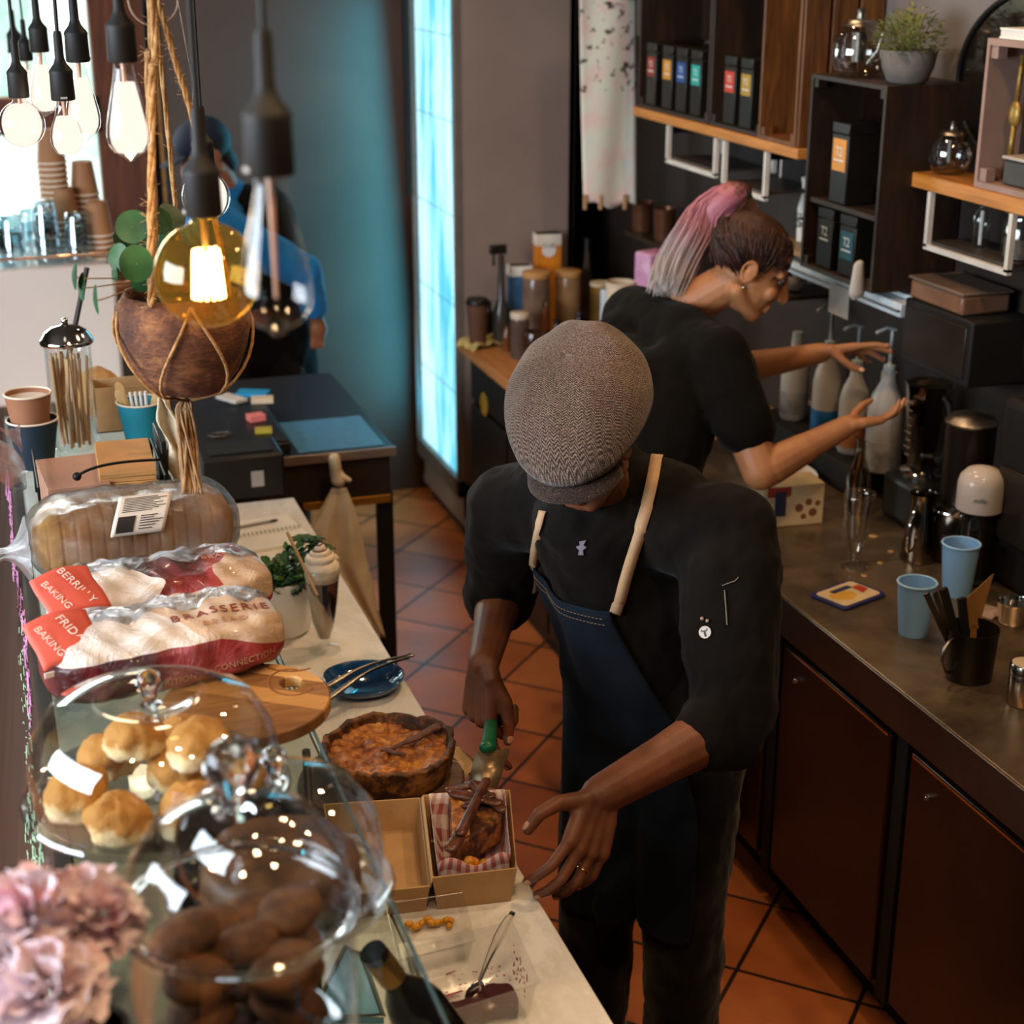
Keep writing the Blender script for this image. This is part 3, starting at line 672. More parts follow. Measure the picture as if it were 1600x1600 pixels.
b.tube(sp_,[.013+.030*math.sin(PI*min(1,i/(nS-1)*1.1)**.8) if i<nS-1 else .006 for i in range(nS)],10)
for k_ in range(420):
    a=random.uniform(0,2*PI); rr=math.sqrt(random.random()); e=random.uniform(.72,1.12); ph=random.uniform(0,6)
    pts=[];
    for i in range(0,nS,2):
        t=i/(nS-1); T_=(sp_[min(i+1,nS-1)]-sp_[max(i-1,0)]).normalized(); F=frame(T_,(0,0,1)); wdt=(.014+.056*math.sin(min(1,t*1.0)*PI*.62))*rr
        pts.append(sp_[i]+F@V((math.cos(a+.3*t)*wdt,math.sin(a+.3*t)*wdt*.8,0))+V((0,0,-.012*t*t*rr))+T_*(.04*(e-1)*t*3)+V((.004*math.sin(ph+t*9),.004*math.cos(ph+t*7),0)))
    b.tube(pts,[.0016]*(len(pts)-1)+[.0004],4)
b.build('ponytail',pm,Tw,world=True,ang=180)
hm=mat('auburn_brown_hair','#24140e',.5,var=.3,vs=40,bump=1,bsc=300,stretch=(1,1,.3),col2='#462519')
b=MB(); P_=P2
b.ell(P2(0,-.022,.036),(.088,.108,.097),Rm2); 
random.seed(5)
for k_ in range(420):     # strands combed from the hairline towards the tie
    a=random.uniform(-2.75,2.75); st=1.12*V((math.sin(a)*.078,math.cos(a)*.088-.018,random.uniform(.0,.045) if abs(a)<1.6 else random.uniform(-.035,.03)))
    wp=Rm2@st+hc2; q=[]
    for t in(0,.25,.5,.75,1):
        v=wp.lerp(root,t)-hc2-Rm2@V((0,-.025,.040)); L_=v.length; loc_=Rm2.transposed()@v; sc_=1/math.sqrt((loc_.x/.092)**2+(loc_.y/.112)**2+(loc_.z/.101)**2); v2=v*max(1,sc_) if t<.9 else v
        q.append(hc2+Rm2@V((0,-.025,.040))+v2)
    b.tube(q,.0019,4)
b.build('hair',hm,Tw,world=True,ang=180)
b=MB(); b.tube([root+frame(mid-root)@V((math.cos(a)*.02,math.sin(a)*.02,.008)) for a in [2*PI*i/14 for i in range(14)]],.006,8,closed=True); b.build('hair_tie',blackm,Tw,world=True)
b=MB(); b.ell(P2(.083,-.005,-.045),.0045); b.build('ear_stud',chrome,Tw,world=True)
# ---------------- the barista behind the coffee machine
Tb=thing('person','person in blue shirt, black apron and dark cap, behind the coffee machine','person',(.98,6.05,0))
h3=V((.80,6.02,1.625)); n3=V((.87,6.03,1.49)); s3a=V((.80,5.86,1.40)); s3b=V((.93,6.22,1.41)); hp3=V((1.02,6.05,.95)); f3=V((-.85,-.25,-.35)).normalized(); u3=V((-.3,0,.95))
b=MB(); P3,Rm3=head(b,h3,f3,u3,1.0); b.cap(n3,h3-V((-.03,0,.04)),.062,.056); b.cap(hp3,n3-V((-.05,0,.2)),.11,.10); b.cap(s3a,s3b,.05,.05)
e3=V((1.12,5.84,1.20)); w3=V((1.16,5.86,1.03)); b.chain([s3a,e3,w3],[.05,.042,.03]); b.ell(w3+V((.005,0,-.05)),(.035,.025,.05))
for q in range(4): b.cap(w3+V((-.02+.013*q,-.005,-.08)),w3+V((-.025+.014*q,-.01,-.12)),.009,.008)
e4=V((.65,6.15,1.22)); w4=V((.50,6.0,1.16)); b.chain([s3b,e4,w4],[.05,.042,.03]); b.ell(w4+V((-.05,-.02,0)),(.05,.035,.025))
for q in range(4): b.cap(w4+V((-.08,-.035+.014*q,0)),w4+V((-.12,-.04+.014*q,-.01)),.009,.008)
for sx in(-1,1): b.chain([hp3+V((0,.09*sx,0)),V((1.05,6.05+.1*sx,.06))],[.1,.05])
fuse(b,'body',skin_b,Tb,.007,4); eyes(P3,Rm3,Tb,h3)
blue=cloth('bright_blue_shirt','#1765a0','#2580bd',8,.7,.4)
b=MB(); b.cap(hp3,n3-V((-.05,0,.16)),.165,.15,20,.85,(0,1,0)); b.cap(s3a+V((.0,.05,-.01)),s3b-V((0,.05,.01)),.10,.10); b.cap(s3a+V((.07,.06,-.08)),s3b+V((.07,-.06,-.08)),.11,.11); b.chain([s3a,e3,e3.lerp(w3,.75)],[.085,.068,.055]); b.chain([s3b,e4,e4.lerp(w4,.6)],[.08,.062,.05]); b.cap(n3-V((0,0,.05)),n3,.075,.068)
fuse(b,'blue_shirt',blue,Tb,.009,4,disp=(.02,.07))
b=MB(); b.cap(hp3+V((-.02,-.01,-.1)),hp3+V((-.03,-.02,.40)),.20,.165,22,.9,(0,1,0)); b.cap(hp3+V((0,0,-.5)),hp3+V((-.02,0,0)),.17,.20); fuse(b,'black_apron',tee_m,Tb,.01,5,disp=(.02,.1))
b=MB(); 
for sx in(-1,1): b.chain([hp3+V((0,.09*sx,-.1)),V((1.05,6.05+.1*sx,.04))],[.12,.07])
fuse(b,'trousers',trouser_m,Tb,.012,4)
b=MB(); b.ell(P3(0,-.02,.035),(.084,.104,.092),Rm3); b.cap(P3(0,-.05,-.03),P3(0,-.06,-.06),.06,.05); b.build('hair',mat('black_hair','#120d0a',.6,bump=.8,bsc=200),Tb,world=True)
b=MB(); b.ell(P3(0,-.01,.06),(.088,.105,.075),Rm3); b.ell(P3(0,.115,.028),(.062,.055,.009),Rm3); b.build('peaked_cap',mat('navy_cap','#161c2e',.8),Tb,world=True)
# ------------------------------------------------------------ glass-topped display counter (customer side)
ZT=1.32; GX=.375
t=thing('display_counter','glass-topped display counter with dark chalk-marked front, carrying bread and cake domes','display counter',(.18,2.3,.9))
MB().box(.005,GX,.85,3.82,ZT-.010,ZT).build('glass_top',thin_glass('counter_glass',(.86,.95,.96),.5,.02,.04),t,world=True)
MB().box(GX-.0012,GX+.0008,.85,3.82,ZT-.009,ZT-.001).build('glass_edge',mat('glass_edge_blue','#4c6f7c',.2,bump=0),t,world=True)
for y in(.95,2.0,2.95,3.75):
    MB().tube([(GX-.02,y,.9),(GX-.02,y,ZT-.01)],.006,10).build('support_post',steel,t,world=True)
s=N('chalk_marked_timber'); vec=s.coord((1,1,1)); base=s.ramp(s.noise(s.coord((3,3,.6)),3,6,.6),[(.3,'#1d130c'),(.7,'#3a2517')])
chb=s.bsdf(base,.6,0,s.noise(s.coord((8,8,1)),6,4),.2)
b=MB(); b.add([(.0,.85,ZT),(.0,3.82,ZT),(-.16,3.82,.2),(-.16,.85,.2),(.02,.85,ZT),(.02,3.82,ZT),(.02,3.82,.2),(.02,.85,.2)],[(0,1,2,3),(4,7,6,5),(0,4,5,1),(3,2,6,7),(0,3,7,4),(1,5,6,2)])
b.build('front_panel',chb,t,world=True)
random.seed(11)
chg=mat('green_chalk','#93a888',.9,bump=0);chp=mat('pink_chalk','#b5789c',.9,bump=0)
def fp(y,d): return V((-.16*d/1.12-.002,y,ZT-d))
for nm,m_,rows in (('green_chalk_drawing',chg,[(1.45,2.75,.05,.16),(1.4,2.3,.13,.24)]),('pink_chalk_drawing',chp,[(2.3,2.9,.02,.07),(2.95,3.5,.03,.08)])):
    b=MB()
    for (y0,y1,d0,d1) in rows:
        for k_ in range(120):
            y=random.uniform(y0,y1); d=random.uniform(d0,d1)+.02*math.sin(y*9)
            p=fp(y,d); q=fp(y+random.uniform(.008,.03),d+random.uniform(-.008,.012)); b.tube([p,q],random.uniform(.0008,.002),4)
    x=b.build(nm,m_,t,world=True); x['kind']='stuff'
# ------------------------------------------------------------ bread in bags
def loafsurf(L,W,Hh,puff=0,seed=0):
    def fn(u,v):
        a=2*PI*u; x=(v-.5)*L; e=abs(v-.5)*2; k=(1-e**7)**.5 if e<1 else 0
        cy=math.cos(a);cz=math.sin(a)
        yy=abs(cy)**.7*math.copysign(1,cy)*W/2; zz=(abs(cz)**.62*math.copysign(1,cz))*Hh/2+ (.012 if cz>0 else 0)
        if puff: 
            w=puff*(.4*math.sin(x*70+a*3+seed)+.4*math.sin(a*7+x*31+seed*2)+.3*math.sin(x*140-a*5)); yy*=1+w/W*1.2; zz*=1+w/Hh*1.2
        return V((x,yy*k,zz*k+Hh/2))
    return fn
s=N('loaf_crust'); f=s.noise(s.coord(),14,5,.6); g=s.noise(s.coord((60,1,1)),1,2)
crust=s.bsdf(s.ramp(f,[(.3,'#a8743a'),(.55,'#c9964f'),(.75,'#dcb274')]),.7,0,s.noise(s.coord(),60,4),.4)
s=N('crinkled_clear_bag'); nz=s.noise(s.coord((1,1.6,1.2)),17,8,.75,1.6)
tr=s.n('BsdfTransparent');gl=s.n('BsdfGlossy');gl.inputs['Roughness'].default_value=.09
bp=s.n('Bump');bp.inputs['Strength'].default_value=1;bp.inputs['Distance'].default_value=.012;s.l(nz,bp.inputs['Height']);s.l(bp.outputs[0],gl.inputs['Normal'])
fr=s.n('Fresnel');fr.inputs[0].default_value=1.42;s.l(bp.outputs[0],fr.inputs['Normal']); mx=s.n('MixShader');s.l(s.math('ADD',fr.outputs[0],.03,True),mx.inputs[0]);s.l(tr.outputs[0],mx.inputs[1]);s.l(gl.outputs[0],mx.inputs[2]);s.l(mx.outputs[0],s.out.inputs[0]);cling=s.m
cling2=cling.copy(); cling2.name='gathered_clear_bag'
for n_ in cling2.node_tree.nodes:
    if n_.type=='MATH' and n_.operation=='ADD': n_.inputs[1].default_value=.20
    if n_.type=='BSDF_GLOSSY': n_.inputs['Roughness'].default_value=.3
tagm=mat('coral_bag_tag','#cf5a4a',.6,var=.06); tagw=mat('off_white_print','#e8d8cc',.7,bump=0)
def loafbag(name,label,loc,rz,L,W,Hh,printed,seed):
    t=thing(name,label,'bread',loc,rz,'bagged loaves on the glass counter')
    n=15
    b=MB(); fn=loafsurf(L,W,Hh)
    def slices(u,v):
        p=fn(u,v); g=.955+.045*min(1,abs(math.sin((v)*PI*n))*3.0); return V((p.x,p.y*g,Hh/2+(p.z-Hh/2)*g))
    b.grid(40,150,slices,close_u=True); b.build('sliced_loaf',crust,t,ang=180)
    b=MB(); f2=loafsurf(L*1.07,W*1.07,Hh*1.06,.004,seed); b.grid(72,110,lambda u,v:f2(u,v)+V((0,0,-.0)),close_u=True)
    x=b.build('plastic_bag',cling,t,ang=180)
    b=MB()
    def neck(u,v):      # twisted neck and the flared tail at the left end
        a=2*PI*u; xx=-L/2*1.04-.14*v; q=(.045*(1-v/.3)**2+.009) if v<.3 else .009+.05*((v-.3)/.7)**1.1
        w=1+.22*math.sin(a*9+v*5+seed)+.12*math.sin(a*17)
        return V((xx,math.cos(a)*q*w,math.sin(a)*q*w*(.9 if v>.3 else 1)+Hh*.42-.13*max(0,v-.35)))
    b.grid(64,26,neck,close_u=True); b.build('bag_neck',cling2 if not printed else cling,t,ang=180)
    return t
t1=loafbag('bagged_loaf','sliced golden loaf in clear bag with white label, rearmost of the bread',(.20,2.77,ZT),R(3),.355,.165,.122,0,1)
# white label on loaf 1
b=MB(); fnl=loafsurf(.355*1.09,.165*1.10,.122*1.08)
def lab(u,v):
    a=PI*.78+ (.5-v)*1.25; x=.52+.24*(u-.5)+.07*(v-.5); return fnl(a/(2*PI),x)
b.grid(14,14,lab); b.build('paper_label',mat('label_paper','#d8c8b8',.6,var=.04),t1,ang=180,solid=.0008)
def ondecal(nm,u0,u1,v0,v1,m_,parent,fnx,off=.001,n=6):
    b=MB()
    def g(u,v):
        uu=u0+(u1-u0)*u; vv=v0+(v1-v0)*v; p=lab_pt(fnx,uu,vv); return p+V((0,-.8,.6))*off
    b.grid(n,n,g); return b.build(nm,m_,parent,ang=180)
def lab_pt(fnx,u,v):
    a=PI*.78+(.5-v)*1.25; x=.52+.24*(u-.5)+.07*(v-.5); return fnx(a/(2*PI),x)
inkm=mat('label_ink','#2a2220',.6,bump=0)
ondecal('label_print',.08,.40,.04,.38,inkm,t1,fnl,.0016)
b=MB()
for i in range(9):
    for (a,c_) in((.12,.92),):
        vv=.50+i*.05; p=[lab_pt(fnl,u,vv)+V((0,-.8,.6))*.0016 for u in [a+(c_-a)*k_/10*(.7+.3*((i*7)%5)/4) for k_ in range(11)]]; b.tube(p,.0006,4)
for i in range(6):
    vv=.08+i*.055; p=[lab_pt(fnl,u,vv)+V((0,-.8,.6))*.0016 for u in [.5+(.42)*k_/8*(.6+.4*((i*5)%4)/3) for k_ in range(9)]]; b.tube(p,.0008,4)
b.build('label_text',inkm,t1)
# printed paper-and-film bags
def printed(seed,tri):
    s=N('printed_bread_bag_%d'%seed); vec=s.coord(); sp=s.n('SeparateXYZ'); s.l(vec,sp.inputs[0])
    # maroon below a slanted line on the camera side, white/kraft above
    X,Y,Z=sp.outputs
    if tri: f=s.math('SUBTRACT',s.math('SUBTRACT',.150,s.math('MULTIPLY',s.math('ABSOLUTE',s.math('SUBTRACT',X,.035)),.62)),s.math('ADD',Z,s.math('MULTIPLY',Y,-.45)))
    else: f=s.math('SUBTRACT',s.math('SUBTRACT',.066,s.math('MULTIPLY',s.math('MAXIMUM',s.math('SUBTRACT',X,.07),0),.35)),s.math('ADD',Z,s.math('MULTIPLY',Y,.12)))
    f=s.math('GREATER_THAN',f,0)
    wht=s.ramp(s.math('GREATER_THAN',s.math('ADD',X,s.math('MULTIPLY',Y,.5)),.0),[(0,'#ddd0c6'),(1,'#c9a98c')])
    mar=s.ramp(s.noise(s.coord((5,1,1)),2,2),[(.42,'#3f0f12'),(.5,'#6b1a1c'),(.58,'#a03636')])
    nz=s.noise(s.coord((1,1.5,1)),13,7,.7,1.5)
    return s.bsdf(s.mix(f,wht,mar),.26,0,nz,1,.012,spec=.55,coat=.3)
def printedbag(label,loc,rz,L,W,Hh,seed,tri,rx=0):
    t=thing('bagged_loaf',label,'bread',loc,rz,'bagged loaves on the glass counter')
    b=MB(); f2=loafsurf(L,W,Hh,.006,seed); b.grid(90,120,f2,close_u=True); b.build('printed_bag',printed(seed,tri),t,ang=180)
    b=MB()
    def rib(u,v): a=PI*(.34+.16*v+.02*math.sin(u*23)); p=f2((a)/(2*PI),.06+.9*u); return p+V((0,.0,.003+.0016*math.sin(u*60+v*9)+.002*math.sin(v*22+u*9)))
    b.grid(120,22,rib); b.build('clear_film_seam',cling,t,ang=180)
    return t,f2
t2,f2=printedbag('bread bag with dark maroon mountain print, middle of the three loaves',(.215,2.50,ZT),R(5),.37,.175,.088,2,True)
t3,f3=printedbag('bread bag lettered BRASSERIE BREAD over maroon, nearest of the three loaves',(.195,2.275,ZT+.012),R(6),.37,.19,.084,3,False)
t3.rotation_euler.y=-.045
lett=mat('brick_red_lettering','#7a2a1e',.6,bump=0); lett2=mat('gold_lettering','#a87858',.6,bump=0)
def curved_text(nm,body,size,m_,parent,fnx,x0,aa,off=.0015,tilt=0,sp=1.15):
    cu=bpy.data.curves.new(nm,'FONT'); cu.body=body; cu.size=size; cu.align_x='CENTER'; cu.align_y='CENTER'; cu.space_character=sp; cu.extrude=.0003
    o=bpy.data.objects.new('t',cu); COL.objects.link(o); dg=bpy.context.evaluated_depsgraph_get(); me=bpy.data.meshes.new_from_object(o.evaluated_get(dg)); bpy.data.objects.remove(o)
    bv_=parent_bvh(parent)
    for v in me.vertices:
        x=x0+v.co.x; y=v.co.y+tilt*v.co.x
        o_=V((x,aa[0]-0.0,aa[1]))+V((0,math.sin(aa[2]),math.cos(aa[2])))*y
        dr=V((0,math.cos(aa[2]),-math.sin(aa[2])))
        h=bv_.ray_cast(o_-dr*.3,dr); p=(h[0] if h[0] is not None else o_)-dr*(off+v.co.z); v.co=p
    me.materials.clear(); me.materials.append(m_); o=bpy.data.objects.new(nm,me); COL.objects.link(o); o.parent=parent; return o
def parent_bvh(parent):
    vs=[];fs=[]
    for c in bpy.data.objects:
        if c.parent==parent and c.name.split('.')[0] in('printed_bag','tea_tin_body','flat','bag_body'):
            n=len(vs); vs+=[v.co.copy() for v in c.data.vertices]; fs+=[tuple(n+i for i in p.vertices) for p in c.data.polygons]
    return BVHTree.FromPolygons(vs,fs)
curved_text('bag_lettering','BRASSERIE',.027,lett,t3,f3,.085,(-.030,.090,R(66)),tilt=-.02,sp=1.25)
curved_text('bag_lettering','BREAD',.016,lett2,t3,f3,.085,(-.055,.082,R(60)),tilt=-.02,sp=1.6)
curved_text('bag_lettering','NUTRITION  +  CONNECTION',.0135,lett2,t3,f3,.05,(-.095,.030,R(10)),tilt=.08,sp=1.1)
curved_text('bag_lettering','BRASSERIE',.016,lett2,t2,f2,.115,(-.02,.118,R(45)),tilt=-.12,sp=1.2)
# coral tags at the left of the bags
def tagcard(lbl,px,py,z,rz,tx1,tx2,rest):
    p=onz(px,py,z); t=thing('bag_tag',lbl,'tag',p,rz,'coral tags on the bread bags')
    n=12
    def g(u,v): x=(u-.5)*.098; y=(v-.5)*.092; return V((x,y*.82,y*.50+.010*math.sin(u*3)+.004*math.sin(v*6)))
    b=MB(); b.grid(n,n,g); b.build('card',tagm,t,ang=180,solid=.0012)
    F=M.Rotation(R(31.5),3,'X')@M.Rotation(R(-72),3,'Z')
    text('card_lettering',tx1,.019,tagw,t,(.012,.0,.012),F,sp=1.05); text('card_lettering',tx2,.017,tagw,t,(-.026,-.008,.008),F,sp=1.0)
    MB().box(-.049,.049,-.0395,-.037,-.034,-.026).build('white_edge',tagw,t)
    return t
tagcard('coral card tag, upper of the two overlapping on the bread bags',110,928,ZT+.105,R(22),'BERRILLY','BAKING','')
tagcard('coral card tag printed FRIDAY, lower of the two on the bread bags',102,1000,ZT+.098,R(18),'FRIDAY','BAKING','')
# ------------------------------------------------------------ round paddle board with hole
s=N('striped_acacia'); vec=s.coord((1,1,1),(0,0,R(35))); sp=s.n('SeparateXYZ'); s.l(vec,sp.inputs[0])
fl=s.n('TexWhiteNoise',noise_dimensions='1D'); s.l(s.math('FLOOR',s.math('MULTIPLY',sp.outputs[1],24)),fl.inputs['W']); gr=s.noise(s.coord((4,60,4),(0,0,R(35))),2,5)
c=s.ramp(fl.outputs['Value'],[(0,'#5a3316'),(.35,'#8c5826'),(.7,'#b98444'),(1,'#d4a468')]); c=s.mix(.22,c,s.ramp(gr,[(.3,'#5e3618'),(.7,'#cc9a5e')])); acacia=s.bsdf(c,.42,0,gr,.1)
bp_=onz(385,1092,ZT+.02); rb=.123; t=thing('serving_board','round striped wooden serving board with oval finger hole and carved groove','board',(bp_.x,bp_.y,ZT))
hp_=onz(455,1066,ZT+.02)-bp_
bm=MB(); NO=64; outer=[(rb*math.cos(2*PI*i/NO),rb*math.sin(2*PI*i/NO)) for i in range(NO)]; inner=[(hp_.x+.0165*math.cos(2*PI*i/NO),hp_.y+.022*math.sin(2*PI*i/NO)) for i in range(NO)]
vs_=[];
for z in(0,.02):
    vs_+=[V((x,y,z)) for x,y in outer]+[V((x,y,z)) for x,y in inner]
fs_=[]
for i in range(NO):
    j=(i+1)%NO
    fs_+=[(2*NO+i,2*NO+j,3*NO+j,3*NO+i),(i,NO+i,NO+j,j),(i,j,2*NO+j,2*NO+i),(NO+j,NO+i,3*NO+i,3*NO+j)]
bm.add(vs_,fs_); bm.build('board',acacia,t,bev=.003)
gm=mat('carved_groove','#7a4c24',.7); b=MB()
b.tube([V((hp_.x+.034*math.cos(a),hp_.y+.045*math.sin(a),.0202)) for a in [R(d) for d in range(60,330,10)]],.0022,6,flat=.4); b.build('carved_groove',gm,t)
b=MB(); b.tube([V((hp_.x+.02+.05*math.cos(a),hp_.y+.085+.05*math.sin(a),.0202)) for a in [R(d) for d in range(150,300,10)]],.0022,6,flat=.4); b.build('carved_groove',gm,t)
# ------------------------------------------------------------ cake domes
def knob(b,z,r,st): b.lathe([(st*1.4,z),(st*.8,z+r*.25),(st,z+r*.8),(r*.7,z+r*1.15),(r,z+r*1.8),(r*.85,z+r*2.45),(r*.4,z+r*2.8),(0,z+r*2.85)],20)
def plate_prof(r): return [(.055,0),(.06,.006),(.03,.012),(.028,.03),(.06,.036),(r*.9,.038),(r,.046),(r*1.02,.052),(r,.056),(r*.9,.046),(0,.044)]
platem=thin_glass('pressed_glass_plate',(.86,.88,.88),1.3,.05,.10)
t=thing('cake_dome','large clear glass cake dome full of scones on footed glass plate','cake dome',(.135,1.845,ZT))
b=MB(); b.lathe(plate_prof(.166),40); b.build('footed_plate',platem,t,ang=60)
b=MB(); b.shell([(.152,.05),(.155,.06),(.156,.10),(.150,.135),(.130,.165),(.095,.180),(.062,.184),(.050,.178),(.030,.172),(.004,.172)],.0025,56); b.build('glass_dome',glass,t,ang=180)
b=MB(); knob(b,.172,.0165,.010); b.build('glass_knob',knobg,t,ang=180)
s=N('scone_top'); tc=s.coord(); sp=s.n('SeparateXYZ'); s.l(tc,sp.inputs[0]); f=s.math('ADD',s.math('MULTIPLY',sp.outputs[2],22),s.math('MULTIPLY',s.noise(tc,45,5),.9)); scm=s.bsdf(s.ramp(f,[(.40,'#e4d2b2'),(.85,'#dcbf8a'),(1.02,'#c08a44'),(1.3,'#b8803a')]),.75,0,s.noise(s.coord(),60,6),1,.004)
random.seed(21)
def scone(loc,label,rz,sc_):
    t_=thing('scone',label,'scone',loc,rz,'scones under the glass dome')
    b=MB(); prof=[(0,0),(.031,0),(.034,.006),(.0335,.018),(.036,.024),(.034,.034),(.026,.043),(.012,.047),(0,.048)]
    b.lathe(prof,22); 
    for v in b.v: v.x*=1+.08*math.sin(v.z*90+v.y*40); v.y*=1+.08*math.cos(v.z*70+v.x*50); v.z+=v.x*.12
    x=b.build('baked_scone',scm,t_,ang=180,disp=(.014,.018+.004*random.random()),sub=1); t_.scale=(sc_,)*3; return t_
sp_list=[(-.10,-.01,0,'leftmost scone under the dome'),(-.055,-.088,0,'pale floury scone at the front left of the dome'),(.03,-.095,0,'golden scone at the front of the dome'),(-.055,.075,0,'scone at the back left of the dome'),(.03,.01,.0,'tall scone in the middle of the dome'),(.10,-.035,0,'scone at the right of the dome'),(.045,.092,0,'scone at the back right of the dome'),(-.02,.03,.046,'upper scone leaning over the back ones'),(.055,-.02,.05,'golden scone stacked on top in the centre')]
for i,(x,y,z,l_) in enumerate(sp_list): scone((.135+x,1.845+y,ZT+.045+z),l_,random.uniform(0,6),1.12)
# dome with dark chocolate cake
t=thing('cake_dome','clear glass cake dome over dark chocolate cake, right of the big jar','cake dome',(.243,1.575,ZT))
b=MB(); b.lathe(plate_prof(.128),36); b.build('footed_plate',platem,t,ang=60)
b=MB(); b.shell([(.114,.05),(.118,.07),(.119,.10),(.113,.14),(.09,.172),(.055,.186),(.02,.19),(.003,.19)],.0025,48); b.build('glass_dome',glass,t,ang=180)
b=MB(); knob(b,.19,.0145,.009); b.build('glass_knob',knobg,t,ang=180)
choc=mat('dark_chocolate_cake','#38200f',.5,var=.3,vs=20,bump=.6,bsc=50,col2='#6a4524')
t=thing('chocolate_cake','dark chocolate cake under the right hand glass dome','cake',(.243,1.575,ZT+.046))
b=MB(); b.lathe([(0,0),(.088,0),(.092,.01),(.090,.04),(.082,.052),(.04,.056),(0,.054)],36); b.build('cake',choc,t,ang=60,disp=(.008,.02))
# big jar in front with dark brownies
t=thing('cookie_jar','big round glass jar with domed lid and knob, dark brownies inside','jar',(.168,1.352,ZT))
b=MB(); b.shell([(.09,.0),(.105,.01),(.112,.05),(.112,.13),(.106,.165),(.108,.178),(.113,.182)],.004,48); b.build('glass_body',glass,t,ang=180)
b=MB(); b.tube([(.113*math.cos(a),.113*math.sin(a),.184) for a in [2*PI*i/48 for i in range(48)]],.0042,8,closed=True); b.build('glass_rim',knobg,t)
b=MB(); b.shell([(.110,.19),(.112,.20),(.104,.24),(.085,.268),(.055,.283),(.03,.288),(.004,.289)],.003,48); d=b.build('domed_lid',glass,t,ang=180)
b=MB(); knob(b,.289,.027,.014); b.build('glass_knob',knobg,t,ang=180)
brn=mat('brownie','#402412',.7,var=.35,vs=30,bump=.8,bsc=60,col2='#70461f')
random.seed(4)
spots=[(-.05,-.03),(.03,-.05),(.05,.03),(-.02,.05),(0,0),(-.055,.02),(.02,.055)]
for lay in range(4):
    for k_,(x,y) in enumerate(spots):
        if lay<3 and k_>4: continue
        lbl='brown biscuit in the big glass jar'
        b=MB(); b.lathe([(0,0),(.030,.0),(.035,.008),(.032,.018),(.018,.024),(0,.025)],18); 
        for v in b.v: v.x*=1+.1*math.sin(v.y*80+k_); v.z+=v.y*.25*math.sin(k_)
        o=b.build('biscuit',brn,None,(.168+x,1.345+y,ZT+.012+.038*lay+.008*(k_%3)),rz=random.uniform(0,6),ang=180); tag(o,lbl,'biscuit','biscuits in the big jar')
# flowers and black vase
t=thing('flower_vase','black rounded vase of pale pink ruffled flowers at the lower left','vase',(.018,1.262,ZT))
b=MB(); b.lathe([(0,0),(.035,0),(.052,.03),(.056,.08),(.045,.12),(.030,.135),(.032,.145),(.026,.145),(.026,.12),(0,.115)],32); v_=b.build('vase_body',mat('black_glaze','#14100e',.35,bump=0),t,ang=60)
b=MB(); b.ell((.012,-.0535,.085),(.016,.003,.022),None,20,10); b.build('blue_sticker',mat('blue_sticker','#174a72',.5,bump=0),t)
s=N('pink_petal'); f=s.noise(s.coord(),28,4,.6); petal=s.bsdf(s.ramp(f,[(.24,'#d07a90'),(.34,'#eab8c4'),(.46,'#f4dde3'),(.7,'#fbf2f4')]),.7,0,None)
random.seed(8)
def bloom(c,r,n):
    b=MB()
    for k_ in range(n):
        th=math.acos(1-2*(k_+.5)/n*.92); ph=k_*2.39996; d=V((math.sin(th)*math.cos(ph),math.sin(th)*math.sin(ph),math.cos(th)))
        F=frame(d,(random.uniform(-1,1),random.uniform(-1,1),.3)); w=r*.42*random.uniform(.8,1.2); L_=r*random.uniform(.85,1.08); A=random.uniform(0,6)
        b.grid(6,5,lambda u,v:V(c)+F@V(((u-.5)*w*(.5+v)*1.5,math.sin((u-.5)*9+A)*w*.22*v+.15*w*v,L_*(.45+.55*v)+math.cos((u-.5)*7+A)*w*.2*v)))
    return b
for k_,(x,y,z,r) in enumerate([(-.035,-.01,.20,.052),(-.085,.02,.185,.050),(-.045,.05,.235,.05),(.01,.055,.225,.045),(-.09,-.045,.145,.048),(-.03,.085,.205,.042),(-.10,.07,.215,.044)]):
    bloom((x,y,z),r,70).build('bloom',petal,t,ang=180)
    MB().tube([(x,y,z-.01),(x*.4,y*.4,.16),(0,0,.11)],.002,6).build('stem',mat('stem_green','#3c5a30',.6),t)
# ------------------------------------------------------------ things on the marble bench (z .9)
ZB=.9
pc=onz(608,1178,.955); t=thing('round_board','round dark wooden board under the pumpkin pie','board',(pc.x-.018,pc.y-.01,ZB))
b=MB(); b.lathe([(0,0),(.150,0),(.155,.004),(.155,.012),(.151,.016),(0,.016)],56); b.build('board',wood('walnut_board','#3d2a1e','#5e4636','#77604e',1.2,0,.5),t,ang=40)
s=N('pie_crust'); f=s.noise(s.coord(),22,6,.7); crm=s.bsdf(s.ramp(f,[(.3,'#20120b'),(.47,'#4a2812'),(.6,'#9a6028'),(.75,'#c48a3c')]),.6,0,s.noise(s.coord(),70,4),.8,.003)
s=N('pie_filling'); f=s.noise(s.coord(),26,8,.7,1.5); g=s.noise(s.coord(),90,3); fil=s.bsdf(s.ramp(s.math('ADD',s.math('MULTIPLY',f,.8),s.math('MULTIPLY',g,.2)),[(.36,'#4a2210'),(.45,'#8f4c1c'),(.53,'#c0752a'),(.61,'#d9973f'),(.7,'#e8bd7c')]),.33,0,s.math('ADD',f,s.math('MULTIPLY',g,.3)),1,.004,spec=.6)
t=thing('pumpkin_pie','deep round pumpkin pie with crimped dark crust, one slice cut','pie',(pc.x,pc.y,ZB+.016)); n=96
random.seed(2); ph=[random.uniform(0,6) for _ in range(6)]
def crimp(a): return .0016*math.sin(a*13+ph[0])+.0012*math.sin(a*23+ph[1])+.0026*math.sin(a*5+ph[2])+.0008*math.sin(a*47)
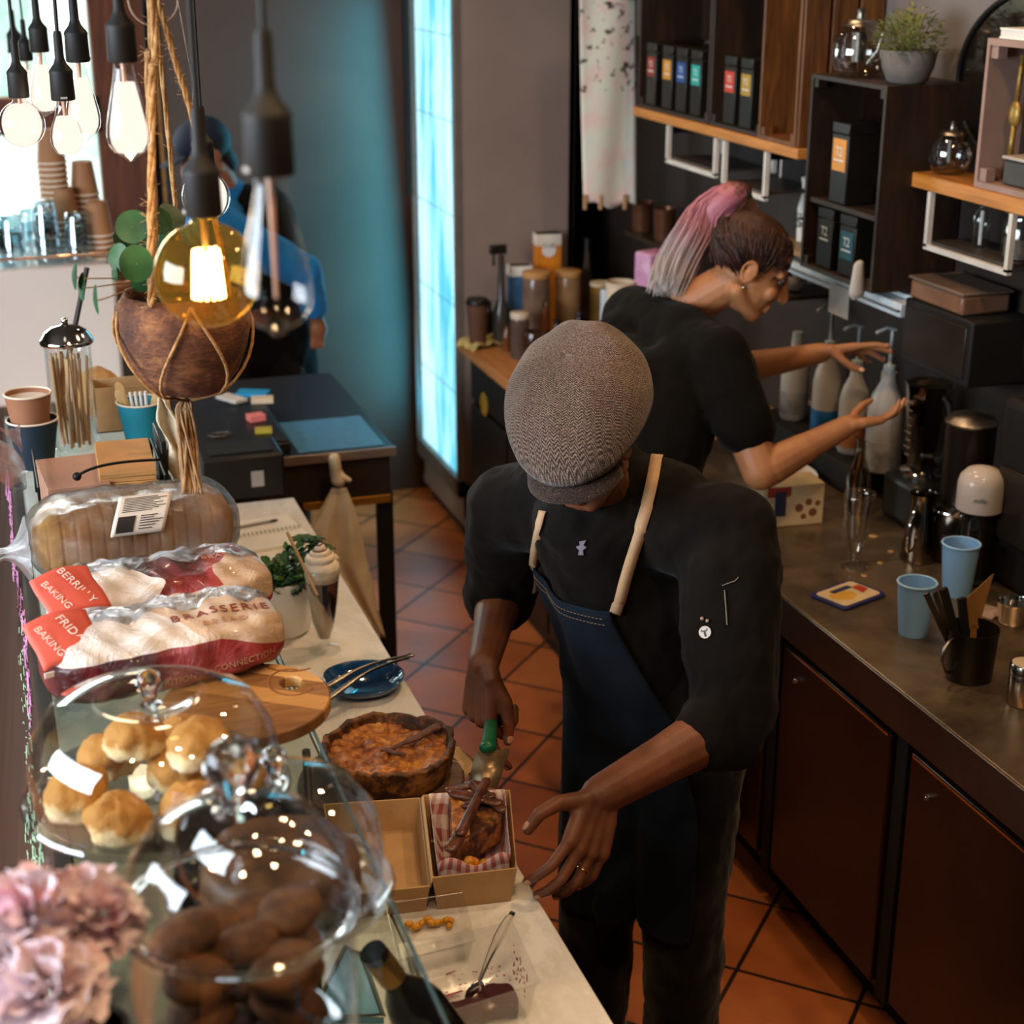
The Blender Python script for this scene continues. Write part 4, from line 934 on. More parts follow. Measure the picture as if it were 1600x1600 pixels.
b=MB(); prof=[(0,0),(.108,0),(.114,.006),(.120,.03),(.124,.052),(.126,.060),(.122,.064),(.114,.062),(.110,.054),(.106,.046),(.104,.04)]
def cr(u,v):
    a=2*PI*u; i=v*(len(prof)-1); k=int(i); k2=min(k+1,len(prof)-1); f_=i-k; r=prof[k][0]*(1-f_)+prof[k2][0]*f_; z=prof[k][1]*(1-f_)+prof[k2][1]*f_
    w=(z/.06); return V(((r+crimp(a)*w)*math.cos(a),(r+crimp(a)*w)*math.sin(a),z+crimp(a*1.0+1)*.8*w))
b.grid(n,34,cr,close_u=True); b.build('crust',crm,t,ang=180,disp=(.006,.012))
b=MB()
def fl_(u,v):
    a=2*PI*u; r=.109*v; h=.046+.004*math.sin(r*90+a*2)+.003*math.sin(a*5+r*60)-.006*math.exp(-((r-.05)/.03)**2)*abs(math.sin(a*1.5))
    dd=abs(r*math.sin(a-R(20))); 
    if math.cos(a-R(20))>-.05 and dd<.004 : h-=.016
    dd=abs(r*math.sin(a-R(-35)))
    if math.cos(a-R(-35))>0 and dd<.004: h-=.014
    return V((r*math.cos(a),r*math.sin(a),h))
b.grid(160,44,fl_,close_u=True); b.build('filling',fil,t,ang=180,disp=(.009,.016))
b=MB(); F=frame((0,0,1)); 
b.chain([(.0,-.002,.050),(.05,.012,.056),(.10,.028,.064)],[.004,.008,.011],.6); b.chain([(-.01,.0,.05),(.02,-.035,.052)],[.006,.004],.6); b.build('torn_crust_strip',mat('burnt_crust','#4a2a22',.5,var=.4,vs=60,bump=1,col2='#7d5648'),t)
# crumpled baking paper beside the pie
p=onz(735,1180,.915); b=MB(); random.seed(9); hh={}
def bp2(u,v): 
    key=(round(u,3),round(v,3)); hh.setdefault(key,random.uniform(0,.018)); return V(((u-.5)*.07,(v-.5)*.13,.001+hh[key]*(1 if .1<u<.9 else .3)))
b.grid(8,12,bp2); tag(b.build('baking_paper',mat('baking_paper','#b99a74',.6,var=.1),None,(p.x-.03,p.y+.0,ZB),rz=R(12),solid=.0006),'crumpled baking paper tucked beside the pumpkin pie','paper')
# takeaway clamshell: base with food, empty lid
def quadbox(b,Q,z0,z1,ins,th=.0018):
    """open tray: Q four top corners (x,y), narrower by ins at the foot"""
    c=sum((V((x,y,0)) for x,y in Q),V((0,0,0)))/4
    T=[V((x,y,z1)) for x,y in Q]; B=[V((c.x+(x-c.x)*(1-ins),c.y+(y-c.y)*(1-ins),z0)) for x,y in Q]
    Ti=[c+(p-c)*(1-.028) for p in T]; Ti=[V((p.x,p.y,z1)) for p in Ti]; Bi=[V((c.x+(p.x-c.x)*.972,c.y+(p.y-c.y)*.972,z0+th)) for p in B]
    fs=[(3,2,1,0)]+[(i,(i+1)%4,4+(i+1)%4,4+i) for i in range(4)]+[(4+i,4+(i+1)%4,8+(i+1)%4,8+i) for i in range(4)]+[(8+i,8+(i+1)%4,12+(i+1)%4,12+i) for i in range(4)]+[(12,13,14,15)]
    b.add(B+T+Ti+Bi,fs); return c
QB=[tuple(onz(x,y,.972)[:2]) for x,y in((660,1242),(797,1234),(808,1357),(675,1372))]
QA=[tuple(onz(x,y,.955)[:2]) for x,y in((505,1256),(656,1246),(672,1385),(530,1400))]
tb=thing('takeaway_box','kraft card takeaway box lined with red gingham paper holding pie','box',(V(QB[0])+V(QB[2])).to_3d()/2+V((0,0,ZB)))
b=MB(); quadbox(b,QB,ZB+.001,.972,.13); b.build('box_tray',kraft,tb,world=True,smooth=False)
b=MB(); quadbox(b,QA,ZB+.001,.955,.10); b.build('box_lid',kraft,tb,world=True,smooth=False)
b=MB(); q0,q1=V((*QA[1],.953)),V((*QA[2],.953)); r0,r1=V((*QB[0],.970)),V((*QB[3],.970)); b.add([q0,q1,r1,r0],[(0,1,2,3)]); b.build('hinge_flap',mat('pale_card','#cdb28c',.7),tb,world=True,solid=.001)
# gingham liner
s=N('red_gingham'); vec=s.coord((1,1,1),kind='UV'); sp=s.n('SeparateXYZ'); s.l(vec,sp.inputs[0])
a_=s.math('GREATER_THAN',s.math('FRACT',s.math('MULTIPLY',sp.outputs[0],9)),.5); b_=s.math('GREATER_THAN',s.math('FRACT',s.math('MULTIPLY',sp.outputs[1],9)),.5)
fine=s.math('GREATER_THAN',s.math('FRACT',s.math('MULTIPLY',s.math('ADD',sp.outputs[0],sp.outputs[1]),70)),.5); f=s.math('ADD',s.math('MULTIPLY',a_,.5),s.math('MULTIPLY',b_,.5))
c=s.mix(f,'#e6dada','#a02a2a'); ging=s.bsdf(s.mix(s.math('MULTIPLY',fine,.25),c,'#e6dada'),.7,0,None)
cB=tb.location; qv=[V((x,y,0)) for x,y in QB]
def bil(u,v): return (qv[0]*(1-u)+qv[1]*u)*(1-v)+(qv[3]*(1-u)+qv[2]*u)*v
b=MB(); NN=26
def liner(u,v):
    cu_=(u-.5)*2;cv_=(v-.5)*2; e=max(abs(cu_),abs(cv_)); 
    k=min(e/.72,1.0); uu=.5+cu_/max(e,.001)*.5*k*.90; vv=.5+cv_/max(e,.001)*.5*k*.90
    if e<.02: uu=vv=.5
    z=.906+ (0 if e<.62 else (e-.62)/.38*.078); z+= .010*math.sin(u*9)*math.sin(v*8) * (1 if e>.6 else .2)
    sh=.86+.10*min(1,max(0,(e-.6)/.4)); p=bil(.5+(uu-.5)*sh,.5+(vv-.5)*sh); return V((p.x,p.y,z))
b.grid(NN,NN,liner); lo=b.build('gingham_liner',ging,tb,world=True,ang=180,solid=.0006)
uv=lo.data.uv_layers.new(name='UVMap')
for l_ in lo.data.loops: i=l_.vertex_index; uv.data[l_.index].uv=((i%NN)/(NN-1),(i//NN)/(NN-1))
# slice of pie in the box
c0=(bil(.52,.36)); t=thing('pie_slice','dark glazed slice of pumpkin pie inside the gingham-lined box','pie slice',(c0.x,c0.y,.928))
glaz=mat('dark_glaze','#3a1c12',.3,var=.4,vs=40,bump=.8,bsc=60,col2='#6a3a26',spec=.6)
b=MB(); pl=[(-.060,-.085),(-.015,.088),(.055,.080),(.050,-.02)]; b.prism(pl,.0,.05); b.build('slice_body',crm,t,bev=.006,disp=(.006,.02))
b=MB(); b.prism([(-.056,-.078),(-.012,.082),(.02,.078),(-.02,-.06)],.05,.058); b.build('orange_top',fil,t,bev=.003,disp=(.004,.015))
b=MB()
for (p0,p1,r_) in [((-.035,-.06,.062),(.05,.075,.070),.011),((-.01,.06,.064),(.05,.01,.062),.013),((.03,.085,.060),(.055,.0,.055),.013),((-.058,-.082,.05),(-.03,-.05,.056),.013),((.0,.02,.062),(.045,.03,.066),.011),((-.012,.085,.058),(.04,.086,.060),.010)]: b.cap(p0,p1,r_,r_*.8,10,.55)
b.build('crust_strip',glaz,t,ang=180,disp=(.004,.012))
random.seed(31); gold_=mat('orange_pumpkin_chunk','#c9801f',.35,var=.2,vs=40,bump=.5,spec=.6)
for k_ in range(13):
    p=bil(.56+random.uniform(-.18,.22),.82+random.uniform(-.07,.06)); b=MB(); b.ell((0,0,0),(random.uniform(.008,.012),random.uniform(.007,.011),.008),None,10,7)
    tag(b.build('pumpkin_chunk',gold_,None,(p.x,p.y,.948+random.uniform(0,.012)),rz=random.uniform(0,3),disp=(.004,.01)),'small orange pumpkin chunk beside the pie slice in the lined box','food','pumpkin chunks in the lined box')
# plastic tubs
def tub(lbl,P,z1,name='plastic_tub'):
    Q=[tuple(onz(x,y,z1)[:2]) for x,y in P]; c=(V(Q[0])+V(Q[2])).to_3d()/2; t=thing(name,lbl,'tub',(c.x,c.y,ZB))
    b=MB(); 
    def pt(Q_,a,k,z): # rounded rectangle through the quad
        x=max(-1,min(1,1.18*math.copysign(abs(math.cos(a))**.28,math.cos(a))));y=max(-1,min(1,1.18*math.copysign(abs(math.sin(a))**.28,math.sin(a)))); u=.5+.5*k*x;v=.5+.5*k*y
        A,B,C_,D=[V(q) for q in Q_]; p=(A*(1-u)+B*u)*(1-v)+(D*(1-u)+C_*u)*v; return V((p.x,p.y,z))
    rows=[(0.0,ZB+.002),(.80,ZB+.002),(.86,ZB+.006),(.96,z1-.004),(1.0,z1-.003),(1.02,z1),(.985,z1),(.94,z1-.006),(.85,ZB+.010),(.80,ZB+.005),(0,ZB+.005)]
    vs=[];n=72
    for k,z in rows: vs+=[pt(Q,2*PI*i/n,k,z) for i in range(n)]
    fs=[(r_*n+i,r_*n+(i+1)%n,(r_+1)*n+(i+1)%n,(r_+1)*n+i) for r_ in range(len(rows)-1) for i in range(n)]
    b.add(vs,fs); b.build('tub_body',plasticw,t,world=True,ang=50); return t,Q
t,Q=tub('clear plastic tub with a little orange purée, just behind the berry tub',[(602,1410),(722,1392),(742,1470),(622,1500)],.945)
b=MB(); random.seed(5)
q=onz(672,1445,.905)
for k_ in range(16):
    a=k_/16; x=-.035+.075*a+random.uniform(-.006,.006); y=.006*math.sin(a*6)+random.uniform(-.008,.008)-.02*max(0,a-.7); b.ell((q.x+x,q.y+y,.908+random.uniform(0,.004)),(random.uniform(.004,.008),random.uniform(.004,.007),.005),None,10,6)
x=b.build('orange_puree',mat('orange_puree','#c98a1e',.4,bump=.5),t,world=True); x['kind']='stuff'
t,Q=tub('clear plastic tub smeared with dark berry sauce, spoon standing in it','[]' and [(628,1478),(800,1440),(843,1535),(668,1590)],.965)
berry=mat('berry_sauce','#3a0c16',.2,var=.2,bump=.1,spec=.7)
A,B,C_,D=[V(q) for q in Q]
def qp(u,v): p=(A*(1-u)+B*u)*(1-v)+(D*(1-u)+C_*u)*v; return p
b=MB(); pts=[];
for k_ in range(40):
    a=2*PI*k_/40; u=.50+.36*math.copysign(abs(math.cos(a))**.5,math.cos(a)); v=.72+.17*math.copysign(abs(math.sin(a))**.6,math.sin(a))+.05*math.sin(a*3)+(.12*math.exp(-((u-.66)/.1)**2) if math.sin(a)<0 else 0)*-1
    p=qp(u,v); pts.append((p.x,p.y))
b.prism(pts,ZB+.006,ZB+.022); b.build('berry_pool',berry,t,world=True)
splat=mat('berry_splash','#8a1f36',.35,bump=0); random.seed(77); b=MB()
for k_ in range(95):
    side=random.random()
    if side<.62: u=random.uniform(.1,.9);v=random.uniform(.12,.5); p=qp(u,v); b.ell((p.x,p.y,ZB+.0065),(random.uniform(.0006,.0028),random.uniform(.0006,.002),.0006),None,8,4)
    else:
        h=random.uniform(.1,.9); k=.86+.09*h; u=.5+.5*k*.99; v=random.uniform(.2,.8); p=qp(u,v); b.ell((p.x-.002,p.y,ZB+.008+h*.05),(.0008,random.uniform(.0008,.0025),random.uniform(.001,.004)),None,8,4)
for (u0,v0,u1,v1,r_) in [(.30,.38,.45,.36,.0035),(.38,.08,.46,.06,.002),(.12,.45,.18,.42,.004)]:
    p=qp(u0,v0);q=qp(u1,v1); b.cap((p.x,p.y,ZB+.0065),(q.x,q.y,ZB+.0065),r_,r_*.6,8,.2)
x=b.build('berry_splashes',splat,t,world=True); x['kind']='stuff'
p0=onz(745,1545,.925);p1=onz(802,1425,1.035)
t=thing('steel_spoon','steel spoon standing in the dark berry sauce','spoon',p0); d=(p1-p0); up_=V((0,0,1))
b=MB(); F=frame(d,(1,0,0)); L_=d.length
def spn(u,v):
    w=[.0025,.0028,.0045,.0065,.0085,.0080,.004]; i=v*(len(w)-1); k=int(min(i,len(w)-2)); ww=w[k]*(1-(i-k))+w[k+1]*(i-k)
    return p0+F@V(((u-.5)*2*ww,.0018*math.cos((u-.5)*3)+.006*math.sin(v*PI),L_*v))
b.grid(7,18,spn); b.build('spoon_handle',chrome,t,world=True,ang=180,solid=.0012)
b=MB(); b.ell(p0-d.normalized()*.008,(.014,.004,.022),F,16,8); b.build('spoon_bowl',chrome,t,world=True)
# dark bottle leaning in the near corner
a0=onz(582,1487,1.24); a1=onz(700,1640,1.05); t=thing('dark_bottle','dark wine bottle with gold-banded neck, tilted in the near right corner','bottle',a1)
d=(a0-a1); F=frame(d); L_=d.length
b=MB(); b.lathe([(0,-.10),(.036,-.10),(.038,-.08),(.038,L_*.42),(.03,L_*.56),(.016,L_*.68),(.0155,L_*.95),(.017,L_*.955),(.017,L_),(0,L_)],24,a1,F); b.build('bottle_glass',mat('dark_bottle_glass','#140e0a',.15,bump=0),t,world=True)
b=MB(); b.lathe([(.0168,L_*.74),(.0174,L_*.75),(.0174,L_*.93),(.0168,L_*.94)],24,a1,F); b.build('gold_foil',mat('gold_foil','#9a6c2a',.35,.7,bump=0),t,world=True)
# blue glazed dish and tongs
pc2=onz(568,1066,.915); t=thing('blue_dish','glossy deep blue organic-shaped dish under the steel tongs','dish',(pc2.x,pc2.y,ZB))
s=N('blue_glaze'); f=s.noise(s.coord(),9,6,.7); blg=s.bsdf(s.ramp(f,[(.35,'#071c35'),(.55,'#0e3f6e'),(.75,'#2a6a96')]),.08,0,f,.15,.003,spec=.8,coat=.4)
b=MB(); rows=[(0,.002),(.6,.002),(.9,.014),(1.0,.026),(1.01,.028),(.97,.027),(.86,.017),(.6,.007),(0,.006)]
n=64; vs=[]
for k,z in rows:
    for i in range(n):
        a=2*PI*i/n; rx=.083*(1+.05*math.sin(a*3+1)); ry=.088*(1+.06*math.cos(a*2)); vs.append(V((k*rx*math.cos(a),k*ry*math.sin(a),z)))
b.add(vs,[(r_*n+i,r_*n+(i+1)%n,(r_+1)*n+(i+1)%n,(r_+1)*n+i) for r_ in range(len(rows)-1) for i in range(n)]); b.build('dish',blg,t,ang=180)
e0=onz(507,1092,.94);e1=onz(636,1028,.945); t=thing('serving_tongs','stainless steel serving tongs with scalloped ends lying on the blue dish','tongs',e0)
for sd,z_ in((-1,0),(1,.002)):
    w_=e1-e0; nrm=V((-w_.y,w_.x,0)).normalized()
    b=MB()
    def ar(u,v):
        wid=.013 if v<.30 else .013-.007*min(1,(v-.30)/.2); sc_=.0022*abs(math.sin(v*60)) if v<.3 else 0
        c_=e0+w_*v+nrm*sd*(.024*(1-v)+.003 if sd>0 else .004+.004*(1-v)); return c_+V((0,0,(.014*math.sin(v*PI))+z_))+nrm*(u-.5)*2*(wid/2+sc_)+V((0,0,.004*(1-4*(u-.5)**2)))
    b.grid(7,60,ar); b.build('tong_arm',steel,t,world=True,ang=180,solid=.0012)
b=MB(); cc=e1+(e1-e0).normalized()*.010; b.tube([cc+V((.0075*math.cos(a),.0075*math.sin(a),.003)) for a in [2*PI*i/18 for i in range(18)]],.0024,8,closed=True); b.build('pull_ring',steel,t,world=True)
# milkshake glass
g0=onz(508,1016,ZB); t=thing('milkshake_glass','footed sundae glass of chocolate milkshake topped with whipped cream and straw','milkshake',g0)
b=MB(); b.shell([(.036,0),(.034,.006),(.012,.014),(.008,.024),(.016,.034),(.026,.07),(.034,.13),(.039,.185),(.041,.20)],.0018,36); b.build('glass',glass,t,ang=180)
s=N('milkshake'); sp=s.n('SeparateXYZ'); s.l(s.coord(),sp.inputs[0]); f=s.math('ADD',s.math('MULTIPLY',sp.outputs[2],5),s.math('ADD',s.math('MULTIPLY',sp.outputs[0],9),s.math('MULTIPLY',s.noise(s.coord(),22,3),.25)))
shk=s.bsdf(s.ramp(f,[(.40,'#b59a7c'),(.62,'#a5896a'),(.66,'#2c1710'),(.98,'#2a150e'),(1.0,'#6d4a38')]),.35)
b=MB(); b.lathe([(0,.028),(.012,.032),(.0235,.07),(.0315,.13),(.036,.175),(0,.175)],32); b.build('chocolate_milkshake',shk,t,ang=60)
crm2=mat('whipped_cream','#e4d3c0',.6,var=.08,vs=50,bump=.3)
b=MB(); b.lathe([(0,.170),(.0362,.170),(.038,.19),(.039,.205),(.030,.215),(0,.218)],28)
b.tube([((.030*(1-i/60)*math.cos(i*.36)),(.030*(1-i/60)*math.sin(i*.36)),.212+.040*i/60) for i in range(60)],[.011*(1-.6*i/60) for i in range(60)],10); b.build('whipped_cream',crm2,t,ang=180)
b=MB(); random.seed(12)
b.tube([((.031*(1-i/60)*math.cos(i*.36+.2)),(.031*(1-i/60)*math.sin(i*.36+.2)),.220+.042*i/60) for i in range(0,60)],.0014,5); b.build('chocolate_drizzle',mat('chocolate_drizzle','#6b3a22',.4),t)
st0=onz(478,893,ZB+.20)-g0; st1=onz(449,832,ZB+.27)-g0; b=MB(); d=(st1-st0); b.tube([st0-d*.6,st1],.0036,10); b.build('paper_straw',mat('tan_paper_straw','#b08d62',.7),t)
# mint pot
m0=onz(440,985,ZB); t=thing('mint_pot','white round planter of fresh dark green mint behind the milkshake','plant',(m0.x,m0.y,ZB))
b=MB(); b.shell([(.055,0),(.066,.01),(.074,.06),(.077,.12),(.076,.135)],.005,44); b.build('white_pot',white,t,ang=60)
MB().lathe([(0,.11),(.07,.11),(0,.115)],24).build('soil',mat('soil','#1c140d',.9,bump=.8),t)
leafm=mat('mint_leaf','#23401f',.45,var=.35,vs=25,bump=.3,col2='#3f6a30'); random.seed(17)
def leaf(b,p,d,n_,L_,W_,cur=.3):
    d=V(d).normalized(); F=frame(d,n_)   # x = normal-ish, y=side
    def g(u,v):
        w=W_*math.sin(PI*min(1,v*.96+.03))**.8*(u-.5); return V(p)+F@V((cur*L_*(v*v)*-1+abs(u-.5)*W_*.3,w*1.0,L_*v))
    b.grid(5,7,g)
b=MB()
for k_ in range(230):
    a=random.uniform(0,2*PI); r=.085*math.sqrt(random.random()); x,y=r*math.cos(a),r*math.sin(a); z=.115+random.uniform(0,.055)*(1.2-r/.1)+ (0.03 if x>.03 and y>0 else 0)
    d=V((x*8+random.uniform(-.6,.6),y*8+random.uniform(-.6,.6),random.uniform(.1,1))); leaf(b,(x*.9,y*.9,z),d,(random.uniform(-.4,.4),random.uniform(-.4,.4),1),random.uniform(.018,.034),random.uniform(.012,.021))
for (x,y,z,) in [(.085,.03,.16),(.10,.035,.175),(.11,.04,.165),(.09,.055,.185),(.07,.06,.19)]:
    for k_ in range(7): a=k_*.9; leaf(b,(x,y,z),(math.cos(a),math.sin(a),.35),(0,0,1),.030,.024)
x=b.build('mint_leaves',leafm,t,ang=180); x['kind']='stuff'
b=MB()
for (x,y) in [(.085,.03),(.10,.035),(.09,.055),(.07,.06),(.02,.0),(-.03,.02)]: b.tube([(x*.3,y*.3,.10),(x*.8,y*.8,.15),(x,y,.18)],.0013,5)
b.tube([(-.035,.055,.11),(-.058,.07,.165)],.0028,6); b.tube([(-.02,-.02,.11),(-.01,-.035,.175)],.002,6); b.build('stem',mat('mint_stem','#5a7a3c',.6),t)
# notebook, sheet, pen
na=onz(352,872,ZB+.012);
t=thing('ring_notebook','open ring-bound notebook with ruled page and pen, behind the mint pot','notebook',onz(415,838,ZB),R(8))
MB().box(-.10,.10,-.105,-.004,0,.010).build('page_block',paper,t,bev=.001); MB().box(-.10,.10,.004,.12,0,.008).build('page_block',paper,t,bev=.001)
b=MB()
for i in range(17): x=-.092+i*.0115; b.tube([(x,.008*math.cos(a),.010+.007*math.sin(a)) for a in [2*PI*k_/10 for k_ in range(10)]],.0009,5,closed=True)
b.build('wire_spiral',mat('wire_grey','#5c5048',.4,.6,bump=0),t)
b=MB()
for i in range(7): b.box(-.085,.085-.02*(i%3),-.09+i*.012,-.0895+i*.012,.0102,.0104)
for i in range(7): b.box(-.085,.07-.02*(i%2),.02+i*.013,.0205+i*.013,.0082,.0084)
b.build('writing',mat('pencil_grey','#a59d95',.8,bump=0),t)
q=onz(395,818,ZB+.016); t=thing('ballpoint_pen','slim silver and black ballpoint pen lying on the notebook','pen',(q.x,q.y,ZB+.013),R(12))
MB().tube([(-.065,0,0),(.05,0,0)],.0035,10).build('pen_barrel',mat('pen_grey','#8a837c',.35),t); MB().tube([(.05,0,0),(.066,0,0),(.072,0,0)],[.0038,.0034,.001],10).build('pen_tip',black,t)
q=onz(365,910,ZB); t=tag(MB().box(-.03,.05,-.10,.08,0,.003).build('folded_napkin',whitem,None,(q.x,q.y,ZB),rz=R(-6),bev=.001),'folded white napkin on the marble left of the mint pot','napkin')
# spatula in the chef's right hand
_d=V(HR[0]).normalized(); _n=V(HR[1]); _n=(_n-_d*_n.dot(_d)).normalized(); s0=RW+_d*.105+_n*.030; s1=onz(762,1172,.998)
t=thing('cake_spatula','wide steel cake spatula with green handle held in his right hand','spatula',s1)
hd=(s0-s1).normalized(); b=MB(); b.chain([s1+V((0,0,.006)),s1+hd*.035,s0+hd*.03],[.016,.0145,.012],.8); b.build('green_handle',mat('green_handle','#0f5a3a',.35,bump=0),t,world=True,ang=180)
C4=[onz(744,1176,1.0),onz(797,1170,1.0),onz(777,1232,.968),onz(730,1226,.968)]
b=MB(); b.add(C4,[(0,1,2,3)]); b.build('steel_blade',mat('greasy_steel','#8a7358',.35,.75,.25,30,.4),t,world=True,solid=.0014)
Q4=[onz(488,1600,ZB),onz(540,1492,ZB),onz(566,1503,ZB),onz(600,1600,ZB)]
tq=thing('blue_case_panel','pale blue slab with metal rim standing in for bluish case glass, near end of the marble','glass panel',V((Q4[0].x,Q4[0].y,ZB+.001)))
b=MB(); b.prism([(q.x-Q4[0].x,q.y-Q4[0].y) for q in Q4],0,.012); b.build('panel_slab',mat('pale_blue_case_glass','#6fa3bd',.15,var=.1,vs=20,bump=0),tq); b=MB(); b.tube([V((q.x-Q4[0].x,q.y-Q4[0].y,.014)) for q in Q4],.004,6,closed=True); b.build('metal_rim',steel,tq)  # slab added in place of the display case's bluish glass panel
# cloth tied to the black table, hanging in front
t=thing('hanging_cloth','beige cloth knotted over the table rail, hanging down in folds','cloth',ony(528,745,4.40))
def hc(u,v):
    K=[(0,518,541),(.12,505,552),(.3,482,566),(.5,478,574),(.62,500,583),(.8,545,590),(1,588,603)]
    for i in range(len(K)-1):
        if v<=K[i+1][0]: q=(v-K[i][0])/(K[i+1][0]-K[i][0]); l_=K[i][1]*(1-q)+K[i+1][1]*q; r_=K[i][2]*(1-q)+K[i+1][2]*q; break
    p=ony(l_+(r_-l_)*u,762+235*v-12*v*(1-u),4.400-.012*v); p.y+=.016*math.sin(u*13+v*2.5)*min(1,v*3)*(.7); return p
b=MB(); b.grid(40,34,hc); b.build('draped_cloth',cream,t,world=True,ang=180,solid=.003)
p=ony(528,742,4.39); b=MB(); b.ell(p+V((0,0,-.012)),(.022,.018,.026)); b.cap(p,p+V((.03,-.008,-.018)),.012,.006); b.cap(p+V((-.006,0,0)),p+V((-.008,0,.05)),.017,.017); b.build('knot',cream,t,world=True,ang=180,disp=(.01,.02))
# ------------------------------------------------------------ pendants
rubber=mat('pendant_rubber','#1b1917',.6,bump=0)
amberg=thin_glass('amber_bulb_glass',(.90,.68,.25),1.2,.015,.06,(1,.9,.7))
_t=amberg.node_tree; _tl=_t.nodes.new('ShaderNodeBsdfTranslucent'); _tl.inputs[0].default_value=(.9,.55,.12,1); _m=_t.nodes.new('ShaderNodeMixShader'); _m.inputs[0].default_value=.035; _o=[n for n in _t.nodes if n.type=='OUTPUT_MATERIAL'][0]; _sx=_o.inputs[0].links[0].from_socket; _t.links.new(_sx,_m.inputs[1]); _t.links.new(_tl.outputs[0],_m.inputs[2]); _t.links.new(_m.outputs[0],_o.inputs[0])
hot=emit('hot_filament',(1,.86,.66,1),14); glow=emit('bulb_glow_body',(1,.88,.78,1),1.15); dim=mat('glass_stem','#c49a84',.3,bump=0)
ST=[(.013,0),(.0135,-.012),(.017,-.03),(.024,-.06),(.0305,-.09),(.032,-.105),(.030,-.118),(.022,-.130),(.010,-.137),(.004,-.143),(.0005,-.144)]
def GL(r): return [(.013,0),(.015,-.014)]+[(r*math.sin(a),-.012-r*(1-math.cos(0.0))-r*(math.cos(a)*-1+1)+0) for a in [R(d) for d in (35,50,65,80,95,110,125,140,155,168)]]+[(.0005,-.012-2*r+.0)]
A60=[(.013,0),(.014,-.012),(.018,-.03),(.026,-.048),(.030,-.066),(.0285,-.082),(.020,-.096),(.008,-.103),(.0005,-.104)]
def globe_prof(r):
    out=[(.0135,0),(.014,-.008)]; c=-.010-r*.97
    for d in range(20,181,10):
        a=R(d); rr=r*math.sin(a); z=c+r*math.cos(a)
        if rr<.0145 and d<90: continue
        out.append((max(rr,.0005),z))
    return out
def pendant(label,px,py,D,kind,k=1.,lit=True,gm=None,top=3.28,tilt=0):
    """px,py: where the socket's lower rim shows"""
    p=away(px,py,D); t=thing('pendant_bulb',label,'pendant lamp',p,random.uniform(0,6),'bare bulb pendants hanging in a row over the counter')
    b=MB(); b.lathe([(.006,.118),(.0075,.112),(.008,.072),(.0115,.062),(.0195,.052),(.0212,.048),(.0205,.044),(.0215,.0),(.0195,-.002),(0,-.002)],28)
    for v in b.v: v*=k
    s_=b.build('lamp_socket',rubber,t,ang=50)
    b=MB(); h=top-p.z; b.tube([(0,0,.11*k),(.004,0,h*.35),(-.003,.002,h*.7),(0,0,h)],.0032*k,8); b.build('cord',rubber,t)
    prof={'st':ST,'a':A60,'g95':globe_prof(.0475),'g125':globe_prof(.061)}[kind]
    b=MB(); b.lathe([(r*k,z*k) for r,z in prof],36); bu=b.build('glass_bulb',gm or glass_b,t,ang=180)
    b=MB()
    H={'st':(-.035,-.105),'a':(-.03,-.075),'g95':(-.03,-.075),'g125':(-.040,-.096)}[kind]; rr={'st':.010,'a':.009,'g95':.013,'g125':.017}[kind]
    n=6 if kind!='g125' else 7
    for i in range(n*2):
        a=2*PI*i/(n*2)
        b.tube([(rr*k*math.cos(a)*.8,rr*k*math.sin(a)*.8,H[0]*k),(rr*k*math.cos(a+.15)*1.05,rr*k*math.sin(a+.15)*1.05,H[1]*k)],(.00125 if kind!='g125' else .0022)*k*1.0,6)
    if lit: x=b.build('filament',hot if kind in('g125',) else hot,t)
    b=MB(); b.tube([(0,0,0),(0,0,H[0]*k),(0,0,(H[1]-.004 if not lit else H[0]-.03)*k)],[.0045*k,.003*k,.0018*k],8); b.build('glass_stem',dim,t)
    if lit and kind!='g125': lp=[(r*.86*k,z*k) for r,z in prof if z<-.014 and z>H[1]-.026]; b=MB(); b.lathe([(0,lp[0][1]+.001)]+lp+[(0,lp[-1][1]-.003)],24); b.build('glow_body',glow,t,ang=180)  # emissive solid added inside lit bulbs to imitate their blown-out glow
    b=MB(); b.box(-.006*k,.006*k,-.0222*k,-.0205*k,.002*k,.006*k); b.build('rating_mark',mat('pale_mark','#a8a29a',.6,bump=0),t)
    return t,p
def bulb_light(p,e,dz=-.07): lamp('bulb_glow',(p.x,p.y,p.z+dz-.12),e,(1,.72,.45),.03)
random.seed(6)
t,p=pendant('large amber globe bulb with bright bundled filament, in front of the coconut planter',318,335,1.92,'g125',1.02,True,amberg); pg=p
t,p=pendant('big clear teardrop bulb, unlit, nearest in the row beside the amber globe',422,270,1.42,'st',1.0,False)
t,p=pendant('glowing teardrop bulb just left of the jute rope',192,95,2.3,'st',.93); bulb_light(p,1.2)
t,p=pendant('glowing teardrop bulb, second left of the jute rope, before the window frame',122,95,3.2,'st',1.02); bulb_light(p,1)
t,p=pendant('small pear-shaped glowing bulb hanging lower between its neighbours',99,155,3.1,'a',1.0)
t,p=pendant('glowing bulb with wide socket against the bright window',62,80,3.9,'st',1.0)
t,p=pendant('small glowing bulb, overlapping its neighbour at the window',41,94,4.7,'st',.9)
t,p=pendant('farthest small glowing bulb at the upper left of the window',24,82,5.0,'a',1.0)
t,p=pendant('clear round globe bulb low at the left edge before the window bar',30,151,3.3,'g95',.92)
t,p=pendant('glowing round bulb half hidden behind the amber globe socket',319,262,3.2,'g95',.98)
